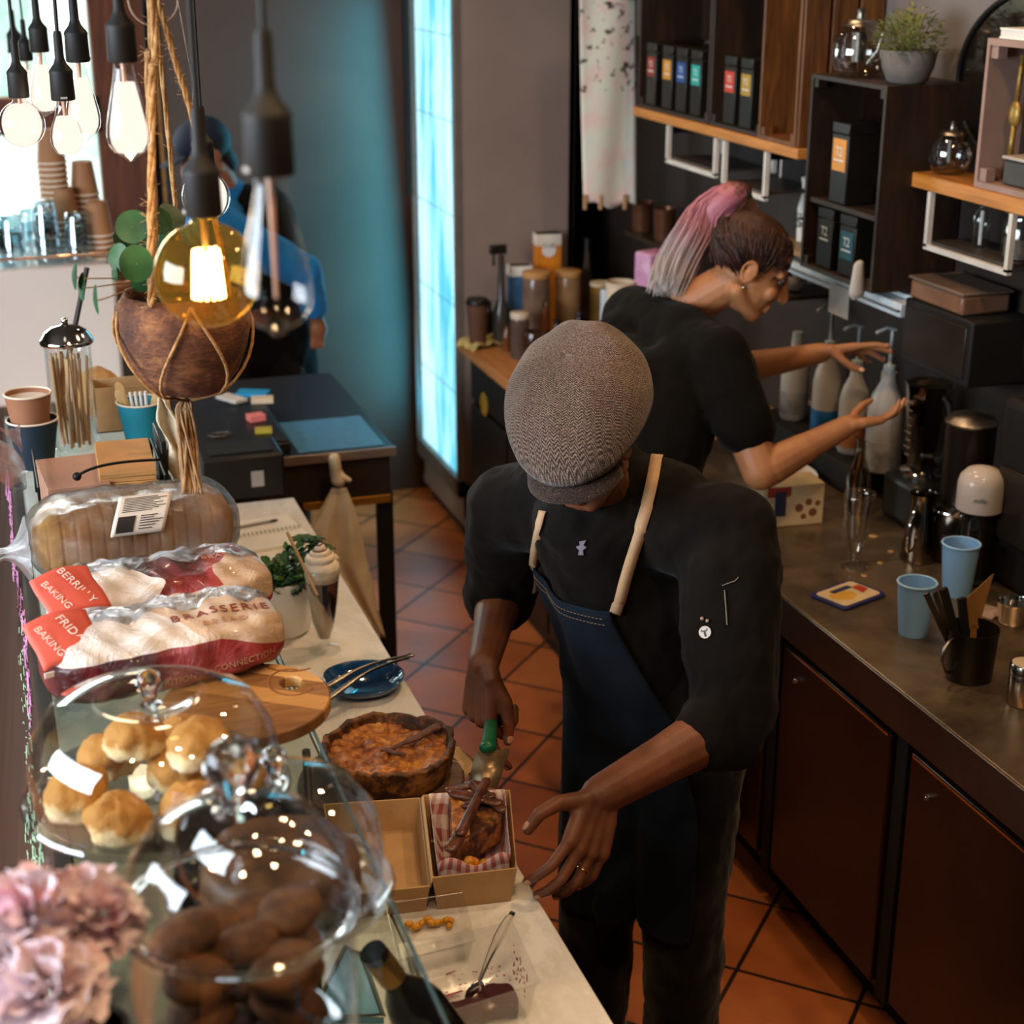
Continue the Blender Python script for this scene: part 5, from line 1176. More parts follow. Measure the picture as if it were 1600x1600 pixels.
# ------------------------------------------------------------ coconut planter on jute ropes
jute=mat('jute_rope','#b58c5c',.9,var=.25,vs=80,bump=1,bsc=200,col2='#8a6238')
s=N('coconut_husk'); f=s.noise(s.coord((1,1,1)),14,7,.7,.6); g=s.noise(s.coord((30,30,90)),2,4,.7); husk=s.bsdf(s.ramp(s.math('ADD',s.math('MULTIPLY',f,.7),s.math('MULTIPLY',g,.3)),[(.35,'#2e1a10'),(.48,'#5c3520'),(.6,'#8a5a34'),(.7,'#a8835c')]),.8,0,g,.7,.004)
cp=away(287,520,2.6); Tc=thing('coconut_planter','brown coconut husk planter hung in a rope net, trailing round-leaved green plant','hanging planter',cp)
rc=.104
b=MB(); b.lathe([(.03,-.098),(.06,-.088),(.085,-.06),(.101,-.02),(.104,.01),(.098,.045),(.086,.066),(.080,.066),(.090,.04),(.094,.0),(.08,-.05),(0,-.08)],44)
for v in b.v: v.x*=1.0+.04*math.sin(v.z*30); 
b.build('husk_bowl',husk,Tc,ang=180,disp=(.012,.03))
MB().lathe([(0,.048),(.088,.045),(0,.052)],24).build('soil',mat('soil','#1c140d',.9,bump=.8),Tc)
def onbowl(a,z,rr=1.05): 
    zz=max(-.098,min(.064,z)); q=math.sqrt(max(0,1-(zz/.112)**2)); return V((math.cos(a)*rc*q*rr,math.sin(a)*rc*q*rr,z))
b=MB(); a0_=-YAW-PI/2
for k_ in range(4):
    a=a0_+.35+k_*PI/2
    L1=[onbowl(a+ t*.75*1,.06-.15*t) for t in [i/8 for i in range(9)]]; L2=[onbowl(a- t*.75*1,.06-.15*t) for t in [i/8 for i in range(9)]]
    b.tube(L1+[V((0,0,-.112))],.0026,6); b.tube(L2+[V((0,0,-.112))],.0026,6)
b.build('rope_net',jute,Tc,ang=180)
# vertical ropes to the ring and ceiling
tp=away(238,-60,2.45)-cp; tp2=away(262,0,2.6)-cp
def fuzzy(b,pts,r,n,nf=0):
    ps=smoothpts(pts,8)
    for k_ in range(3):
        P_=[]
        for i,q in enumerate(ps):
            t_=(ps[min(i+1,len(ps)-1)]-ps[max(i-1,0)]).normalized(); F=frame(t_); a=i*.9+k_*2.094; P_.append(q+F@V((math.cos(a)*r*.5,math.sin(a)*r*.5,0)))
        b.tube(P_,r*.62,6)
    for _ in range(nf):
        q=random.choice(ps); d=V((random.uniform(-1,1),random.uniform(-1,1),random.uniform(-.4,.6))).normalized(); b.tube([q,q+d*r*1.6,q+d*r*3+V((0,0,random.uniform(-.004,.004)))],.00035,3)
front=away(237,480,2.50)-cp; mid_=away(236,340,2.48)-cp
b=MB(); fuzzy(b,[front,mid_,away(238,120,2.47)-cp,away(236,-40,2.46)-cp,V(away(236,-40,2.46)-cp)+V((0,0,1.0))],.0060,5,120); fuzzy(b,[front+V((.004,.02,.0)),mid_+V((.006,.02,0)),away(232,100,2.5)-cp,away(232,-40,2.5)-cp,V(away(232,-40,2.5)-cp)+V((0,0,1.0))],.0060,5,60); b.build('jute_rope',jute,Tc,ang=180)
b=MB(); fuzzy(b,[onbowl(a0_+1.2,.06),away(303,195,2.55)-cp,away(275,100,2.52)-cp,away(248,5,2.5)-cp,away(238,-40,2.48)-cp],.0045,5,90); b.build('jute_rope',jute,Tc,ang=180)
b=MB(); fuzzy(b,[onbowl(a0_+3.3,.06),away(262,200,2.66)-cp,away(240,-10,2.6)-cp],.004,5,20); b.build('jute_rope',jute,Tc,ang=180)
b=MB(); rg=away(240,0,2.55)-cp; b.tube([rg+V((.038*math.cos(a),.015*math.cos(a),.036*math.sin(a))) for a in [2*PI*i/24 for i in range(24)]],.002,6,closed=True); b.build('hanging_ring',mat('pale_ring','#8b7563',.4),Tc)
b=MB(); b.tube([away(300,190,2.62)-cp,away(302,130,2.58)-cp,away(278,0,2.55)-cp],.0009,5); b.build('thin_wire',steel,Tc)
# tail of cords below
b=MB(); random.seed(14)
for k_ in range(26):
    x0=random.uniform(275,300); x1=random.uniform(282,318); P_=[V((0,0,-.11))+V((random.uniform(-.005,.005),0,0)),away(x0,640,2.62)-cp,away((x0+x1)/2+random.uniform(-6,6),700,2.62+random.uniform(-.02,.02))-cp,away(x1,772,2.6)-cp]; b.tube(smoothpts(P_,5),random.uniform(.0018,.003),5)
b.build('cord_tassel',mat('jute_tail','#8c6a48',.9,var=.3,vs=60,bump=1),Tc,ang=180)
# round leaves
lf=mat('round_leaf','#15301a',.4,var=.3,vs=18,bump=.1,col2='#284f26',spec=.4); stem=mat('thin_stem','#7a6a48',.6,bump=0)
random.seed(19)
def rleaf(px,py,D,r,n_,asp=1.,sfrom=(250,460)):
    c=away(px,py,D)-cp; F=frame(n_); b=MB(); vs=[c-V((0,0,0))]+[c+F@V((r*math.cos(a)*asp,r*math.sin(a),.06*r*math.cos(2*a)+.04*r)) for a in [2*PI*i/20 for i in range(20)]]
    b.add(vs,[(0,1+i,1+(i+1)%20) for i in range(20)]); b.build('round_leaf',lf,Tc,ang=20)
    s0_=away(*sfrom,2.62)-cp; MB().tube(bez(s0_,s0_+V((0,0,.04)),c+V((0,0,-.01)),c,8),.0011,5).build('leaf_stem',stem,Tc)
camd=V((-.3,-.85,.42))
for (px,py,D,r,n_,asp) in [(207,354,2.5,.026,camd,1),(248,345,2.56,.022,(.3,-.8,.4),1),(268,338,2.6,.024,(.5,-.6,.6),1),(186,402,2.5,.022,(-.5,-.6,.3),.8),(213,412,2.46,.028,(-.1,-.9,.1),.9),(228,388,2.58,.024,camd,1),(180,428,2.5,.012,(-.7,-.3,.2),.7),(118,432,2.42,.020,(-.93,-.35,.1),.45),(129,448,2.42,.021,(-.9,-.4,.1),.5),(151,468,2.4,.022,(-.95,-.3,.0),.4),(196,375,2.6,.020,(.2,-.7,.7),1),(240,372,2.62,.024,camd,1),(276,395,2.62,.022,(.3,-.8,.5),1),(260,360,2.65,.02,camd,1),(222,440,2.52,.018,(-.3,-.6,.6),1)]:
    rleaf(px,py,D,r,V(n_),asp)
# ------------------------------------------------------------ things at the far end of the glass counter
def at(px,py,z=ZT): return onz(px,py,z)
p=at(120,698); t=thing('straw_jar','tall glass jar of paper straws with domed chrome lid','jar',p)
b=MB(); b.shell([(.046,0),(.049,.004),(.050,.02),(.050,.225),(.053,.235),(.054,.242)],.0025,36); b.build('glass_jar',glass,t,ang=180)
b=MB(); b.lathe([(.056,.236),(.058,.240),(.056,.246),(.052,.250),(.045,.262),(.030,.272),(.010,.276),(.006,.280),(.008,.286),(.006,.291),(0,.292)],36); b.build('chrome_lid',chrome,t,ang=60)
random.seed(23)
for k_ in range(24):
    a=random.uniform(0,6.28);r1=.033*math.sqrt(random.random());a2=a+random.uniform(-.5,.5);r2=.040*math.sqrt(random.random())
    o=MB().tube([(0,0,0),(r2*math.cos(a2)-r1*math.cos(a),r2*math.sin(a2)-r1*math.sin(a),random.uniform(.195,.212))],.0032,8).build('paper_straw',mat('kraft_straw','#b08a60',.7,var=.2,vs=9,col2='#caa880'),None,(p.x+r1*math.cos(a),p.y+r1*math.sin(a),ZT+.006)); tag(o,'brown paper straw standing in the tall glass jar','straw','straws in the glass jar')
def cup(name,label,p,r0,r1,h,m_,rim=None,group=None,lid=None,inner=None,n=30):
    t=thing(name,label,'cup',p,0,group); b=MB(); b.shell([(r0,0),(r0+(r1-r0)*.5,h*.5),(r1,h)],.0012,n); b.build('cup_wall',m_,t,ang=60)
    b=MB(); b.tube([(r1*math.cos(a),r1*math.sin(a),h) for a in [2*PI*i/n for i in range(n)]],.0022,6,closed=True); b.build('rolled_rim',rim or m_,t)
    b=MB(); b.lathe([(0,h*.9),(r1*.955,h*.9),(r1*.96,h*.89),(0,h*.895)],n) if inner else None
    if inner: b.build('cup_inside',inner,t)
    return t
brownc=mat('brown_cup','#8c5e42',.7,var=.05); navyc=mat('dark_blue_cup','#20303c',.5,var=.1); tealc=mat('teal_cup','#1f7f92',.55,var=.1); creamr=mat('cream_rim','#dccbb6',.6,bump=0)
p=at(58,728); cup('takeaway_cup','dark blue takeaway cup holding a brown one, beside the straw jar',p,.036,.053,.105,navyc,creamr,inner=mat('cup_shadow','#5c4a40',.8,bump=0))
cup('takeaway_cup','brown takeaway cup with cream rim nested in the dark blue cup',p+V((-.004,-.002,.058)),.034,.048,.105,brownc,creamr,inner=mat('cup_cream_inside','#dfd0bf',.7,bump=0))
p=at(224,690); t=cup('takeaway_cup','teal paper cup full of wooden spoons in front of the card box',p,.037,.052,.095,tealc,creamr)
sp1=mat('pale_birch','#d4b07c',.6,var=.08)
for k_,(a,h_,w_) in enumerate([(2.6,.135,.017),(3.2,.125,.016),(.3,.12,.018),(.0,.115,.014),(5.6,.118,.016)]):
    F=frame((math.cos(a)*.35,math.sin(a)*.35,1),(0,-1,0)); b=MB(); b.prism([(-.0012,-w_*.5),(.0012,-w_*.5),(.0012,w_*.5),(-.0012,w_*.5)],.005,h_-.012,F); b.ell(F@V((0,0,h_-.012)),(.0014,w_*.6,.018),F,14,8)
    tag(b.build('wooden_spoon',sp1,None,(p.x+.006*math.cos(a),p.y+.006*math.sin(a),ZT+.002)),'small wooden spoon in the teal paper cup','spoon','wooden spoons in the teal cup')
for k_ in range(4):
    x=MB().tube([(0,0,0),(-.012+.004*k_,-.006,.118)],.0034,8).build('white_straw',whitem,None,(p.x-.010+.007*k_,p.y-.016,ZT+.004)); tag(x,'short white straw in the teal paper cup','straw','white straws in the teal cup')
q=at(205,640,ZT+.05); t=thing('card_tray','brown corrugated card tray standing behind the teal cup','box',(q.x+.005,3.655,ZT)); b=MB(); b.box(-.085,.085,-.045,-.042,0,.105).box(-.085,.085,.042,.045,0,.105).box(-.085,-.082,-.045,.045,0,.105).box(.082,.085,-.045,.045,0,.105).box(-.085,.085,-.045,.045,0,.003); b.build('tray_walls',kraft,t,smooth=False)
q=at(160,560,ZT+.08); tag(MB().ell((0,0,.06),(.055,.05,.062),None,24,14).build('bread_roll_bag',mat('tan_paper_roll','#b98a55',.75,var=.15),None,(.215,3.745,ZT),disp=(.01,.03)),'rounded tan paper bundle behind the straw jar','bundle')
for (lb,x0,x1,y0,y1,h,rz,m_) in [('pinkish brown kraft bag pack on the left of the wire rack',.055,.175,3.02,3.22,.075,4,mat('pinkish_kraft','#a67c66',.75,var=.08,vs=10)),('golden kraft bag pack on the right of the wire rack',.165,.275,3.03,3.25,.090,-2,mat('golden_kraft','#b27f4a',.7,var=.12,vs=8,stretch=(1,1,6)))]:
    t=thing('paper_bag_pack',lb,'paper bags',((x0+x1)/2,(y0+y1)/2,ZT),R(rz),'kraft bag packs in the wire rack'); w_=(x1-x0)/2; l_=(y1-y0)/2
    b=MB()
    for k_ in range(9): b.box(-w_+.001*(k_%3),w_-.001*(k_%2),-l_+.002*(k_%2),l_,h*k_/9+.0006,h*(k_+1)/9)
    b.build('bag_stack',m_,t,bev=.001)
iron=mat('black_iron_wire','#15120f',.5,.3,bump=0)
q=at(165,792,ZT); t=thing('wire_rack','black wrought iron scroll rack around the kraft bag packs','rack',(.165,2.985,ZT))
b=MB(); b.tube([(-.12,0,.002),(.12,0,.002)],.003,8); b.build('foot_bar',iron,t)
def spiral(cx,cz,r,a0,turns,sg): return [(cx+sg*r*(1-.72*i/24)*math.cos(a0+turns*2*PI*i/24),0,cz+r*(1-.72*i/24)*math.sin(a0+turns*2*PI*i/24)) for i in range(25)]
for pts in (spiral(-.075,.034,.030,-PI/2,1.15,-1),spiral(.095,.034,.026,-PI/2,1.15,1),[(-.06+.12*i/14,0,.004+.062*math.sin(PI*i/14)) for i in range(15)],[(-.03+.085*i/14,-.004,.004+.055*math.sin(PI*i/14)) for i in range(15)],[(.02+.07*math.cos(PI*i/14)*.5,-.002,.004+.045*math.sin(PI*i/14)) for i in range(15)],[(-.02,0,.055),(.03,0,.035),(.08,0,.012)]):
    MB().tube(pts,.0028,8).build('iron_scroll',iron,t,ang=180)
MB().tube(bez((-.045,.02,.100),(-.02,.02,.118),(.03,.03,.120),(.115,.05,.108),14),.0028,8).build('iron_scroll',iron,t,ang=180)
b=MB(); b.ell((-.045,.02,.100),.0085); b.build('iron_ball',iron,t)
for sx in(-.118,.118): MB().tube([(sx,0,.0),(sx,0,.09),(sx,.25,.09),(sx,.25,0)],.0028,8).build('side_wire',iron,t)
q=at(288,760,ZT); t=thing('cream_paper_bag','tall crumpled cream paper sleeve standing beside the rope tassel','paper bag',(.335,3.12,ZT))
b=MB(); b.grid(9,16,lambda u,v:V(((u-.5)*.045*(1-.35*v)+.006*math.sin(v*14+u*5)-.028*v,.012*math.sin(u*8+v*6)+.03*v,.20*v))); b.build('paper_sheet',mat('cream_paper','#bfae94',.75,var=.12,vs=20,bump=.5),t,ang=180,solid=.004)
t=thing('black_upright_post','slim black tablet stand edge beside the kraft bags','stand',(.298,3.2,ZT)); MB().box(-.006,.006,-.07,.07,0,.115).build('stand_panel',black,t,bev=.002); MB().box(-.02,.02,-.05,.05,0,.005).build('stand_foot',black,t)
b=MB(); b.box(-.04,.04,-.03,.03,.0,.004); 
p=at(20,700); t=thing('clear_bag','crumpled clear plastic bag hanging at the far left end','plastic bag',(.02,3.3,ZT)); b=MB(); b.grid(12,14,lambda u,v:V((-.02+.03*math.sin(u*7+v*3),(u-.5)*.16,.11*v-.0+.01*math.sin(u*12)))); b.build('plastic_film',cling,t,ang=180)
for k_,(x,y,h_,tx,m_) in enumerate([(110,640,.30,0,mat('dark_stick','#2a211b',.5)),]):
    q=away(112,600,3.75); o=MB().tube([V((.10,3.62,ZT+.002)),away(136,418,3.80)],.006,8).build('dark_marker',mat('dark_stick','#1d1713',.4,bump=0),None,(0,0,0)); tag(o,'dark pen-like stick behind the chrome straw jar lid','stick')
# ------------------------------------------------------------ espresso machine and everything on it
mx0,mx1=-.42,.378; MY=5.1
machm=mat('machine_white','#d3c7bd',.4,var=.03,vs=3,bump=0)
t=thing('espresso_machine','off-white espresso machine seen from behind, cups stacked on its top','coffee machine',(0,5.32,ZB))
MB().box(mx0,mx1,MY,5.58,.985,1.42).build('machine_body',machm,t,world=True,bev=.012)
MB().box(mx0+.02,mx1-.02,MY+.02,5.56,.93,.985).build('drip_base',steel,t,world=True,bev=.004)
for x in(mx0+.05,mx1-.05):
    for y in(MY+.05,5.5): MB().lathe([(.016,0),(.02,.03),(0,.03)],14,(x,y,.90)).build('foot',blackm,t,world=True)
b=MB(); b.tube([(mx0+.01,MY+.01,1.45),(mx1-.01,MY+.01,1.45),(mx1-.01,5.56,1.45),(mx0+.01,5.56,1.45)],.005,8,closed=True); b.build('cup_rail',mat('copper_rail','#c9a28c',.2,.8,bump=0),t,world=True)
for x in(mx0+.02,mx1-.02,0.0): MB().tube([(x,MY+.01,1.418),(x,MY+.01,1.45)],.004,8).build('rail_post',steel,t,world=True)
random.seed(33); lab_c=['at the left edge of the picture','in the middle of the machine top','at the right end of the machine top','behind the others','further left','near the copper rail']
gi=0
proto=None
for (px,py,n_) in [(22,402,2),(76,400,3),(124,405,2),(50,385,2),(100,385,2),(0,395,2)]:
    p=ony(px,py,MY+.08 if py>=395 else MY+.2); base=V((p.x,p.y,1.42))
    for k_ in range(n_):
        l_='upturned glass tumbler, %s of the nested stack %s'%(['lowest','second','top'][k_],['at the left of the machine top','in the middle of the machine top','at the right end of the machine top','behind the left stack','behind the right stack','cut by the left picture edge'][gi])
        if proto is None:
            t=thing('glass_tumbler',l_,'glass',base,0,'upturned tumblers on the coffee machine'); b=MB(); b.shell([(.044,0),(.042,.02),(.033,.095),(.031,.112),(.024,.116),(0.002,.116)],.002,22); b.build('tumbler_wall',thin_glass('tumbler_glass',(.85,.93,.96),1.6,.05,.12),t,ang=180); proto=t
        else: dup(proto,base+V((0,0,.040*k_)),l_)
    gi+=1
# paper cup towers
cupm=mat('kraft_paper_cup','#9a6b47',.7,var=.05); 
proto2=None
for ti,(px,y_,top) in enumerate([(85,5.33,1.81),(98,5.30,1.64),(132,5.36,1.70),(150,5.22,1.60)]):
    p=ony(px,300,y_); nC=int((top-1.42-.10)/.018)+1
    for k_ in range(nC):
        l_='kraft paper cup, %s in the tower %s'%(('topmost' if k_==nC-1 else 'lowest' if k_==0 else 'in between'),['left and tallest','just right of the tallest tower','before the window frame','at the right end of the machine'][ti])
        if proto2 is None:
            t=thing('paper_cup',l_,'cup',(p.x,p.y,1.42),0,None); b=MB(); b.shell([(.045,0),(.044,.004),(.032,.10),(.0,.10)],.0012,20) if False else b.lathe([(.046,0),(.0445,.004),(.032,.104),(.030,.104),(.0,.101)],20); b.build('cup_wall',cupm,t,ang=50); b=MB(); b.tube([(.046*math.cos(a),.046*math.sin(a),.002) for a in [2*PI*i/20 for i in range(20)]],.0028,6,closed=True); b.build('cup_rim',creamr,t); proto2=t; t['group']='upturned paper cups, tower 1'
        else: dup(proto2,(p.x,p.y,1.42+.018*k_),l_,group='upturned paper cups, tower %d'%(ti+1))
# ------------------------------------------------------------ black till table behind the marble bench
t=thing('till_table','black metal-edged table with shallow drawers, standing behind the marble worktop','table',(.80,4.9,0))
tt=mat('table_top_dark','#231d19',.35); 
MB().box(.50,1.10,4.44,5.35,.925,.945).build('table_top',tt,t,world=True)
MB().box(.50,1.103,4.432,4.442,.922,.950).build('metal_edge',mat('zinc_edge','#a39284',.35,.7,bump=.05),t,world=True,bev=.001)
d=MB().box(.52,1.085,4.447,4.47,.80,.920).build('drawer_front',mat('zinc_dark','#3a2f29',.4,.3,.15,10),t,world=True,bev=.002)
MB().box(.82,1.085,4.443,4.475,.772,.798).build('brass_strip',mat('brass_strip','#a8742a',.35,.6,bump=0),t,world=True,bev=.002)
MB().box(.52,1.085,4.48,5.3,.80,.92).build('drawer_box',blackm,t,world=True)
for x in(.53,1.05):
    for y in(4.46,5.28): MB().box(x,x+.045,y,y+.045,0,.80).build('leg',blackm,t,world=True,bev=.002)
q=onz(505,685,.946); tag(MB().box(-.13,.13,-.16,.16,0,.003).build('blue_reflection',mat('blue_reflection','#4d7fa3',.3,var=.1,vs=30),None,(.945,4.63,.9455),rz=R(0)),'flat light blue sheet coloured as a reflection on the black till table','mat')  # thin sheet whose colour imitates the bluish reflection on the table top
t=thing('till_box','black cash tray box on the till table, notes lying on it','box',(.68,4.68,.9455)); MB().box(-.16,.115,-.20,.20,0,.035).build('tray_body',mat('till_black','#1b1613',.4),t,bev=.004); MB().box(-.155,.11,-.195,.195,.036,.042).build('tray_lid',mat('till_black','#1b1613',.4),t,bev=.002)
for (lb,c,px,py,h,rz,w_,d_) in [('pad of salmon pink sticky notes on the black cash box','#d8736c',400,657,.020,12,.05,.04),('pad of olive yellow sticky notes in front of the pink pad','#a8962f',412,675,.010,-8,.05,.045),('folded cream card lying behind the sticky notes','#c9b294',410,628,.014,-10,.07,.05),('white receipts under the black cable, beside the planter','#c2b8ad',362,625,.010,30,.05,.10)]:
    q=onz(px,py,.988); tag(MB().box(-w_/2,w_/2,-d_/2,d_/2,0,h).build('sticky_pad' if 'pad' in lb else 'paper_slip',mat('note_'+c[1:],c,.7,bump=0),None,(q.x,q.y,.9885),rz=R(rz),bev=.001),lb,'notes' if 'pad' in lb else 'paper')
q=onz(395,612,1.0); tag(MB().box(-.05,.05,-.03,.03,0,.012).build('blue_booklet',mat('bright_blue','#1e88b8',.5,bump=0),None,(q.x,q.y,.9885),rz=R(-25)),'bright blue booklet behind the cream card','booklet')
q=onz(343,680,.99); t=thing('reading_glasses','black wire reading glasses folded on the cash box','glasses',(q.x,q.y,.9885)); b=MB(); b.tube([(.035*math.cos(a),.022*math.sin(a),.004) for a in [2*PI*i/20 for i in range(20)]],.0016,6,closed=True); b.build('lens_rim',steel,t); MB().tube([(.03,.012,.004),(.035,.06,.02),(.02,.11,.03)],.002,6).build('temple_arm',black,t); MB().lathe([(0,.002),(.03,.002),(0,.003)],20,sx=1,sy=.6).build('lens',black,t)
t=thing('card_machine','black receipt printer with small white label, behind the notebook','printer',(.615,4.28,ZB)); MB().box(-.115,.115,-.05,.12,.001,.13).build('printer_body',black,t,bev=.008); MB().box(.02,.055,-.052,-.0505,.04,.085).build('white_label',mat('dull_white_label','#9c948c',.6,bump=0),t); MB().box(-.09,.09,-.02,.08,.131,.134).build('paper_slot',blackm,t)
q=onz(375,745,1.03)
# ------------------------------------------------------------ timber bench clutter
def zt(px,py,Y): return ony(px,py,Y)
def standing(px,topy,Y,zb=ZB):
    p=ony(px,topy,Y); return V((p.x,Y,zb)),p.z-zb
amber=mat('amber_jar','#6b3c1e',.15,var=.2,bump=0); woodlid=mat('wood_lid','#b98a52',.5,var=.1,vs=20)
p,h=standing(746,470,5.70); cup('takeaway_cup','brown takeaway cup with black lid beside the fridge',p,.030,.042,h-.01,mat('dark_brown_cup','#5a3a28',.7))
MB().lathe([(.044,h-.012),(.045,h),(.038,h+.010),(0,h+.010)],28).build('black_lid',black,[o for o in bpy.data.objects if o.name.startswith('takeaway_cup') and 'black lid' in o.get('label','')][0])
p,h=standing(783,378,5.72); t=thing('spray_bottle','dark trigger spray bottle at the back of the timber bench','spray bottle',p); b=MB(); b.lathe([(.03,0),(.033,.01),(.033,.13),(.014,.18),(.012,h-.05),(0,h-.05)],24); b.build('bottle_body',mat('smoky_plastic','#3a332e',.2),t,ang=50); b=MB(); b.box(-.045,.02,-.012,.012,h-.045,h-.01); b.box(-.035,-.025,-.006,.006,h-.09,h-.04); b.build('trigger_head',black,t,bev=.004)
p,h=standing(812,414,5.78); t=thing('blue_packet','blue and white paper packet behind the lidded jars','packet',p,R(-8)); MB().box(-.045,.045,-.03,.03,0,h).build('packet_body',mat('packet_blue','#33597a',.6,var=.2,vs=15),t,bev=.006); MB().box(-.046,.046,-.031,.031,h*.86,h).build('white_fold',whitem,t,bev=.004)
p,h=standing(855,364,5.84); t=thing('orange_carton','orange and white food carton standing tallest on the timber bench','carton',p,R(-6)); MB().box(-.05,.05,-.03,.03,0,h).build('carton_body',mat('carton_orange','#d07a1c',.5),t,bev=.002); MB().box(-.051,.051,-.031,.031,h-.045,h).build('white_top',mat('carton_white','#d8cabb',.6),t,bev=.002); MB().lathe([(0,0),(.028,0),(.028,.001),(0,.001)],20,(0,-.0315,h-.06),frame((0,-1,0))).build('white_roundel',whitem,t); text('carton_lettering','CUB',.022,mat('navy_ink','#2a2a38',.6,bump=0),t,(0,-.033,h-.045),M.Rotation(R(90),3,'X'))
def lidjar(px,topy,Y,r,body,label,lidm=woodlid,name='lidded_jar'):
    p,h=standing(px,topy,Y); t=thing(name,label,'jar',p); MB().lathe([(r*.92,0),(r,.008),(r,h-.03),(r*.93,h-.02),(0,h-.02)],28).build('jar_body',body,t,ang=50); MB().lathe([(r*1.0,h-.022),(r*1.03,h-.018),(r*1.03,h-.002),(r*.98,h),(0,h)],28).build('jar_lid',lidm,t,ang=50); return t
lidjar(838,424,5.66,.053,mat('oat_jar','#6d5648',.12,var=.25,vs=12,bump=0),'large glass jar with pale wooden lid, left of its twin')
lidjar(888,422,5.72,.050,mat('pasta_jar','#8f6c4c',.12,var=.25,vs=12,bump=0),'large glass jar with pale wooden lid, right of its twin')
lidjar(812,488,5.50,.034,mat('grey_jar','#594840',.15,var=.2,bump=0),'small glass jar with off-white lid on the front of the timber bench',mat('bone_lid','#c9b8a4',.5))
p=onz(835,565,ZB); t=thing('brown_canister','dark brown glossy canister nearest the front of the timber bench','canister',p); h=.115; MB().lathe([(.040,0),(.043,.006),(.043,h-.006),(.040,h),(.036,h),(.036,h-.03),(0,h-.03)],32).build('canister_body',mat('brown_gloss','#3d2113',.15,bump=0,spec=.8),t,ang=50)
p=onz(898,556,ZB); t=thing('blue_jug','bright blue enamel jug on the timber bench','jug',p); MB().shell([(.030,0),(.034,.01),(.036,.05),(.030,.085),(.036,.105)],.002,28).build('jug_body',mat('enamel_blue','#175a96',.25,bump=0),t,ang=60); MB().tube(bez((-.033,0,.09),(-.07,0,.09),(-.07,0,.03),(-.034,0,.025),10),.005,8).build('handle',mat('enamel_blue','#175a96',.25,bump=0),t)
p=onz(940,560,ZB); t=thing('white_mug','white mug half hidden behind the flat cap','mug',p); MB().shell([(.034,0),(.039,.01),(.041,.06),(.040,.072)],.003,28).build('mug_body',white,t,ang=60); MB().tube(bez((-.040,0,.06),(-.068,-.01,.062),(-.066,-.01,.018),(-.037,0,.018),10),.005,8).build('handle',white,t)
p,h=standing(938,441,5.60); t=thing('gold_tin','gold and black tin with pale lid beside the blue box','tin',p); MB().lathe([(.036,0),(.038,.004),(.038,h-.01),(0,h-.01)],26).build('tin_body',mat('gold_black_tin','#8a6428',.35,.5,.5,6,0,col2='#2a1f16'),t,ang=50); MB().lathe([(.039,h-.012),(.040,h),(0,h)],26).build('tin_lid',mat('pale_lid','#c9b596',.5),t,ang=50)
p,h=standing(966,452,5.35); t=thing('blue_white_carton','white and blue carton left of the woman shoulder','carton',p,R(14)); MB().box(-.055,.055,-.035,.035,0,h).build('carton_body',mat('carton_pale','#c4cfd8',.5),t,bev=.002); MB().box(-.010,.0555,-.0355,.0355,.02,h*.8).build('blue_panel',mat('carton_blue','#1f6c96',.5),t)
p=onz(745,538,ZB); b=MB(); random.seed(41)
def rag(u,v): x=(u-.5)*.20;y=(v-.5)*.13; return V((x,y,.006+.016*abs(math.sin(u*9+v*3))+.010*math.sin(v*8+u*4)**2+(-.02*max(0,.12-u)*8)))
b.grid(24,16,rag); tag(b.build('dish_cloth',mat('mustard_cloth','#b39c62',.9,var=.2,vs=30,bump=.5),None,(p.x+.03,p.y-.02,ZB+.0),rz=R(15),ang=180,solid=.004,sub=1),'crumpled mustard dish cloth on the corner of the timber bench','cloth')
for k_,(px,ty,Y,r,h_,lb) in enumerate([(792,505,5.62,.018,0,'little dark bottle between cup and small jar'),(870,498,5.52,.024,0,'clear spice jar behind the brown canister'),(905,486,5.62,.022,0,'small glass bottle with silver cap behind the blue jug'),(852,470,5.58,.02,0,'short brown bottle before the lidded jars'),(918,372,5.80,.022,0,'tall dark bottle near the wall behind the bench'),(764,470,5.82,.02,0,'slim glass bottle tucked beside the fridge'),(925,505,5.52,.026,0,'squat glass jar with dark contents by the white carton')]):
    p,h=standing(px,ty,Y); t=thing('small_bottle',lb,'bottle',p,0,'small bottles on the timber bench'); MB().lathe([(r*.95,0),(r,.006),(r,h*.6),(r*.5,h*.78),(r*.45,h*.9),(0,h*.9)],20).build('bottle_body',[amber,mat('smoke_glass','#3b302a',.1,bump=0),mat('dark_glass2','#1d1611',.1,bump=0)][k_%3],t,ang=50); MB().lathe([(r*.55,h*.88),(r*.55,h),(0,h)],16).build('cap',[chrome,black,steel][k_%3],t,ang=50)
# copper cups on a small wall shelf, pink packet
t=thing('wall_ledge','narrow dark wall ledge below the left shelf','shelf',(2.38,5.2,1.33)); MB().box(2.30,XW-.003,4.9,5.6,1.32,1.335).build('ledge_board',mat('dark_ledge','#2c1e14',.5),t,world=True); 
for k_,(px,lb) in enumerate([(1003,'copper cup on the dark wall ledge, left one'),(1038,'larger copper cup on the dark wall ledge, right one')]):
    p=onx(px,370,2.36); t=thing('copper_cup',lb,'cup',(2.36,p.y,1.335),0,'copper cups on the wall ledge'); MB().shell([(.036,0),(.038,.01),(.040,.10+.01*k_),(.041,.105+.01*k_)],.002,24).build('cup_body',mat('worn_copper','#6d4630',.35,.6,.2,14,0),t,ang=60)
p,h=standing(1020,392,5.0); t=thing('pink_packet','pink and magenta packet behind the ponytail','packet',p,R(20)); MB().box(-.05,.05,-.04,.04,0,h).build('packet_body',mat('packet_pink','#a45a86',.5,var=.3,vs=14,col2='#c9a0bc'),t,bev=.01)
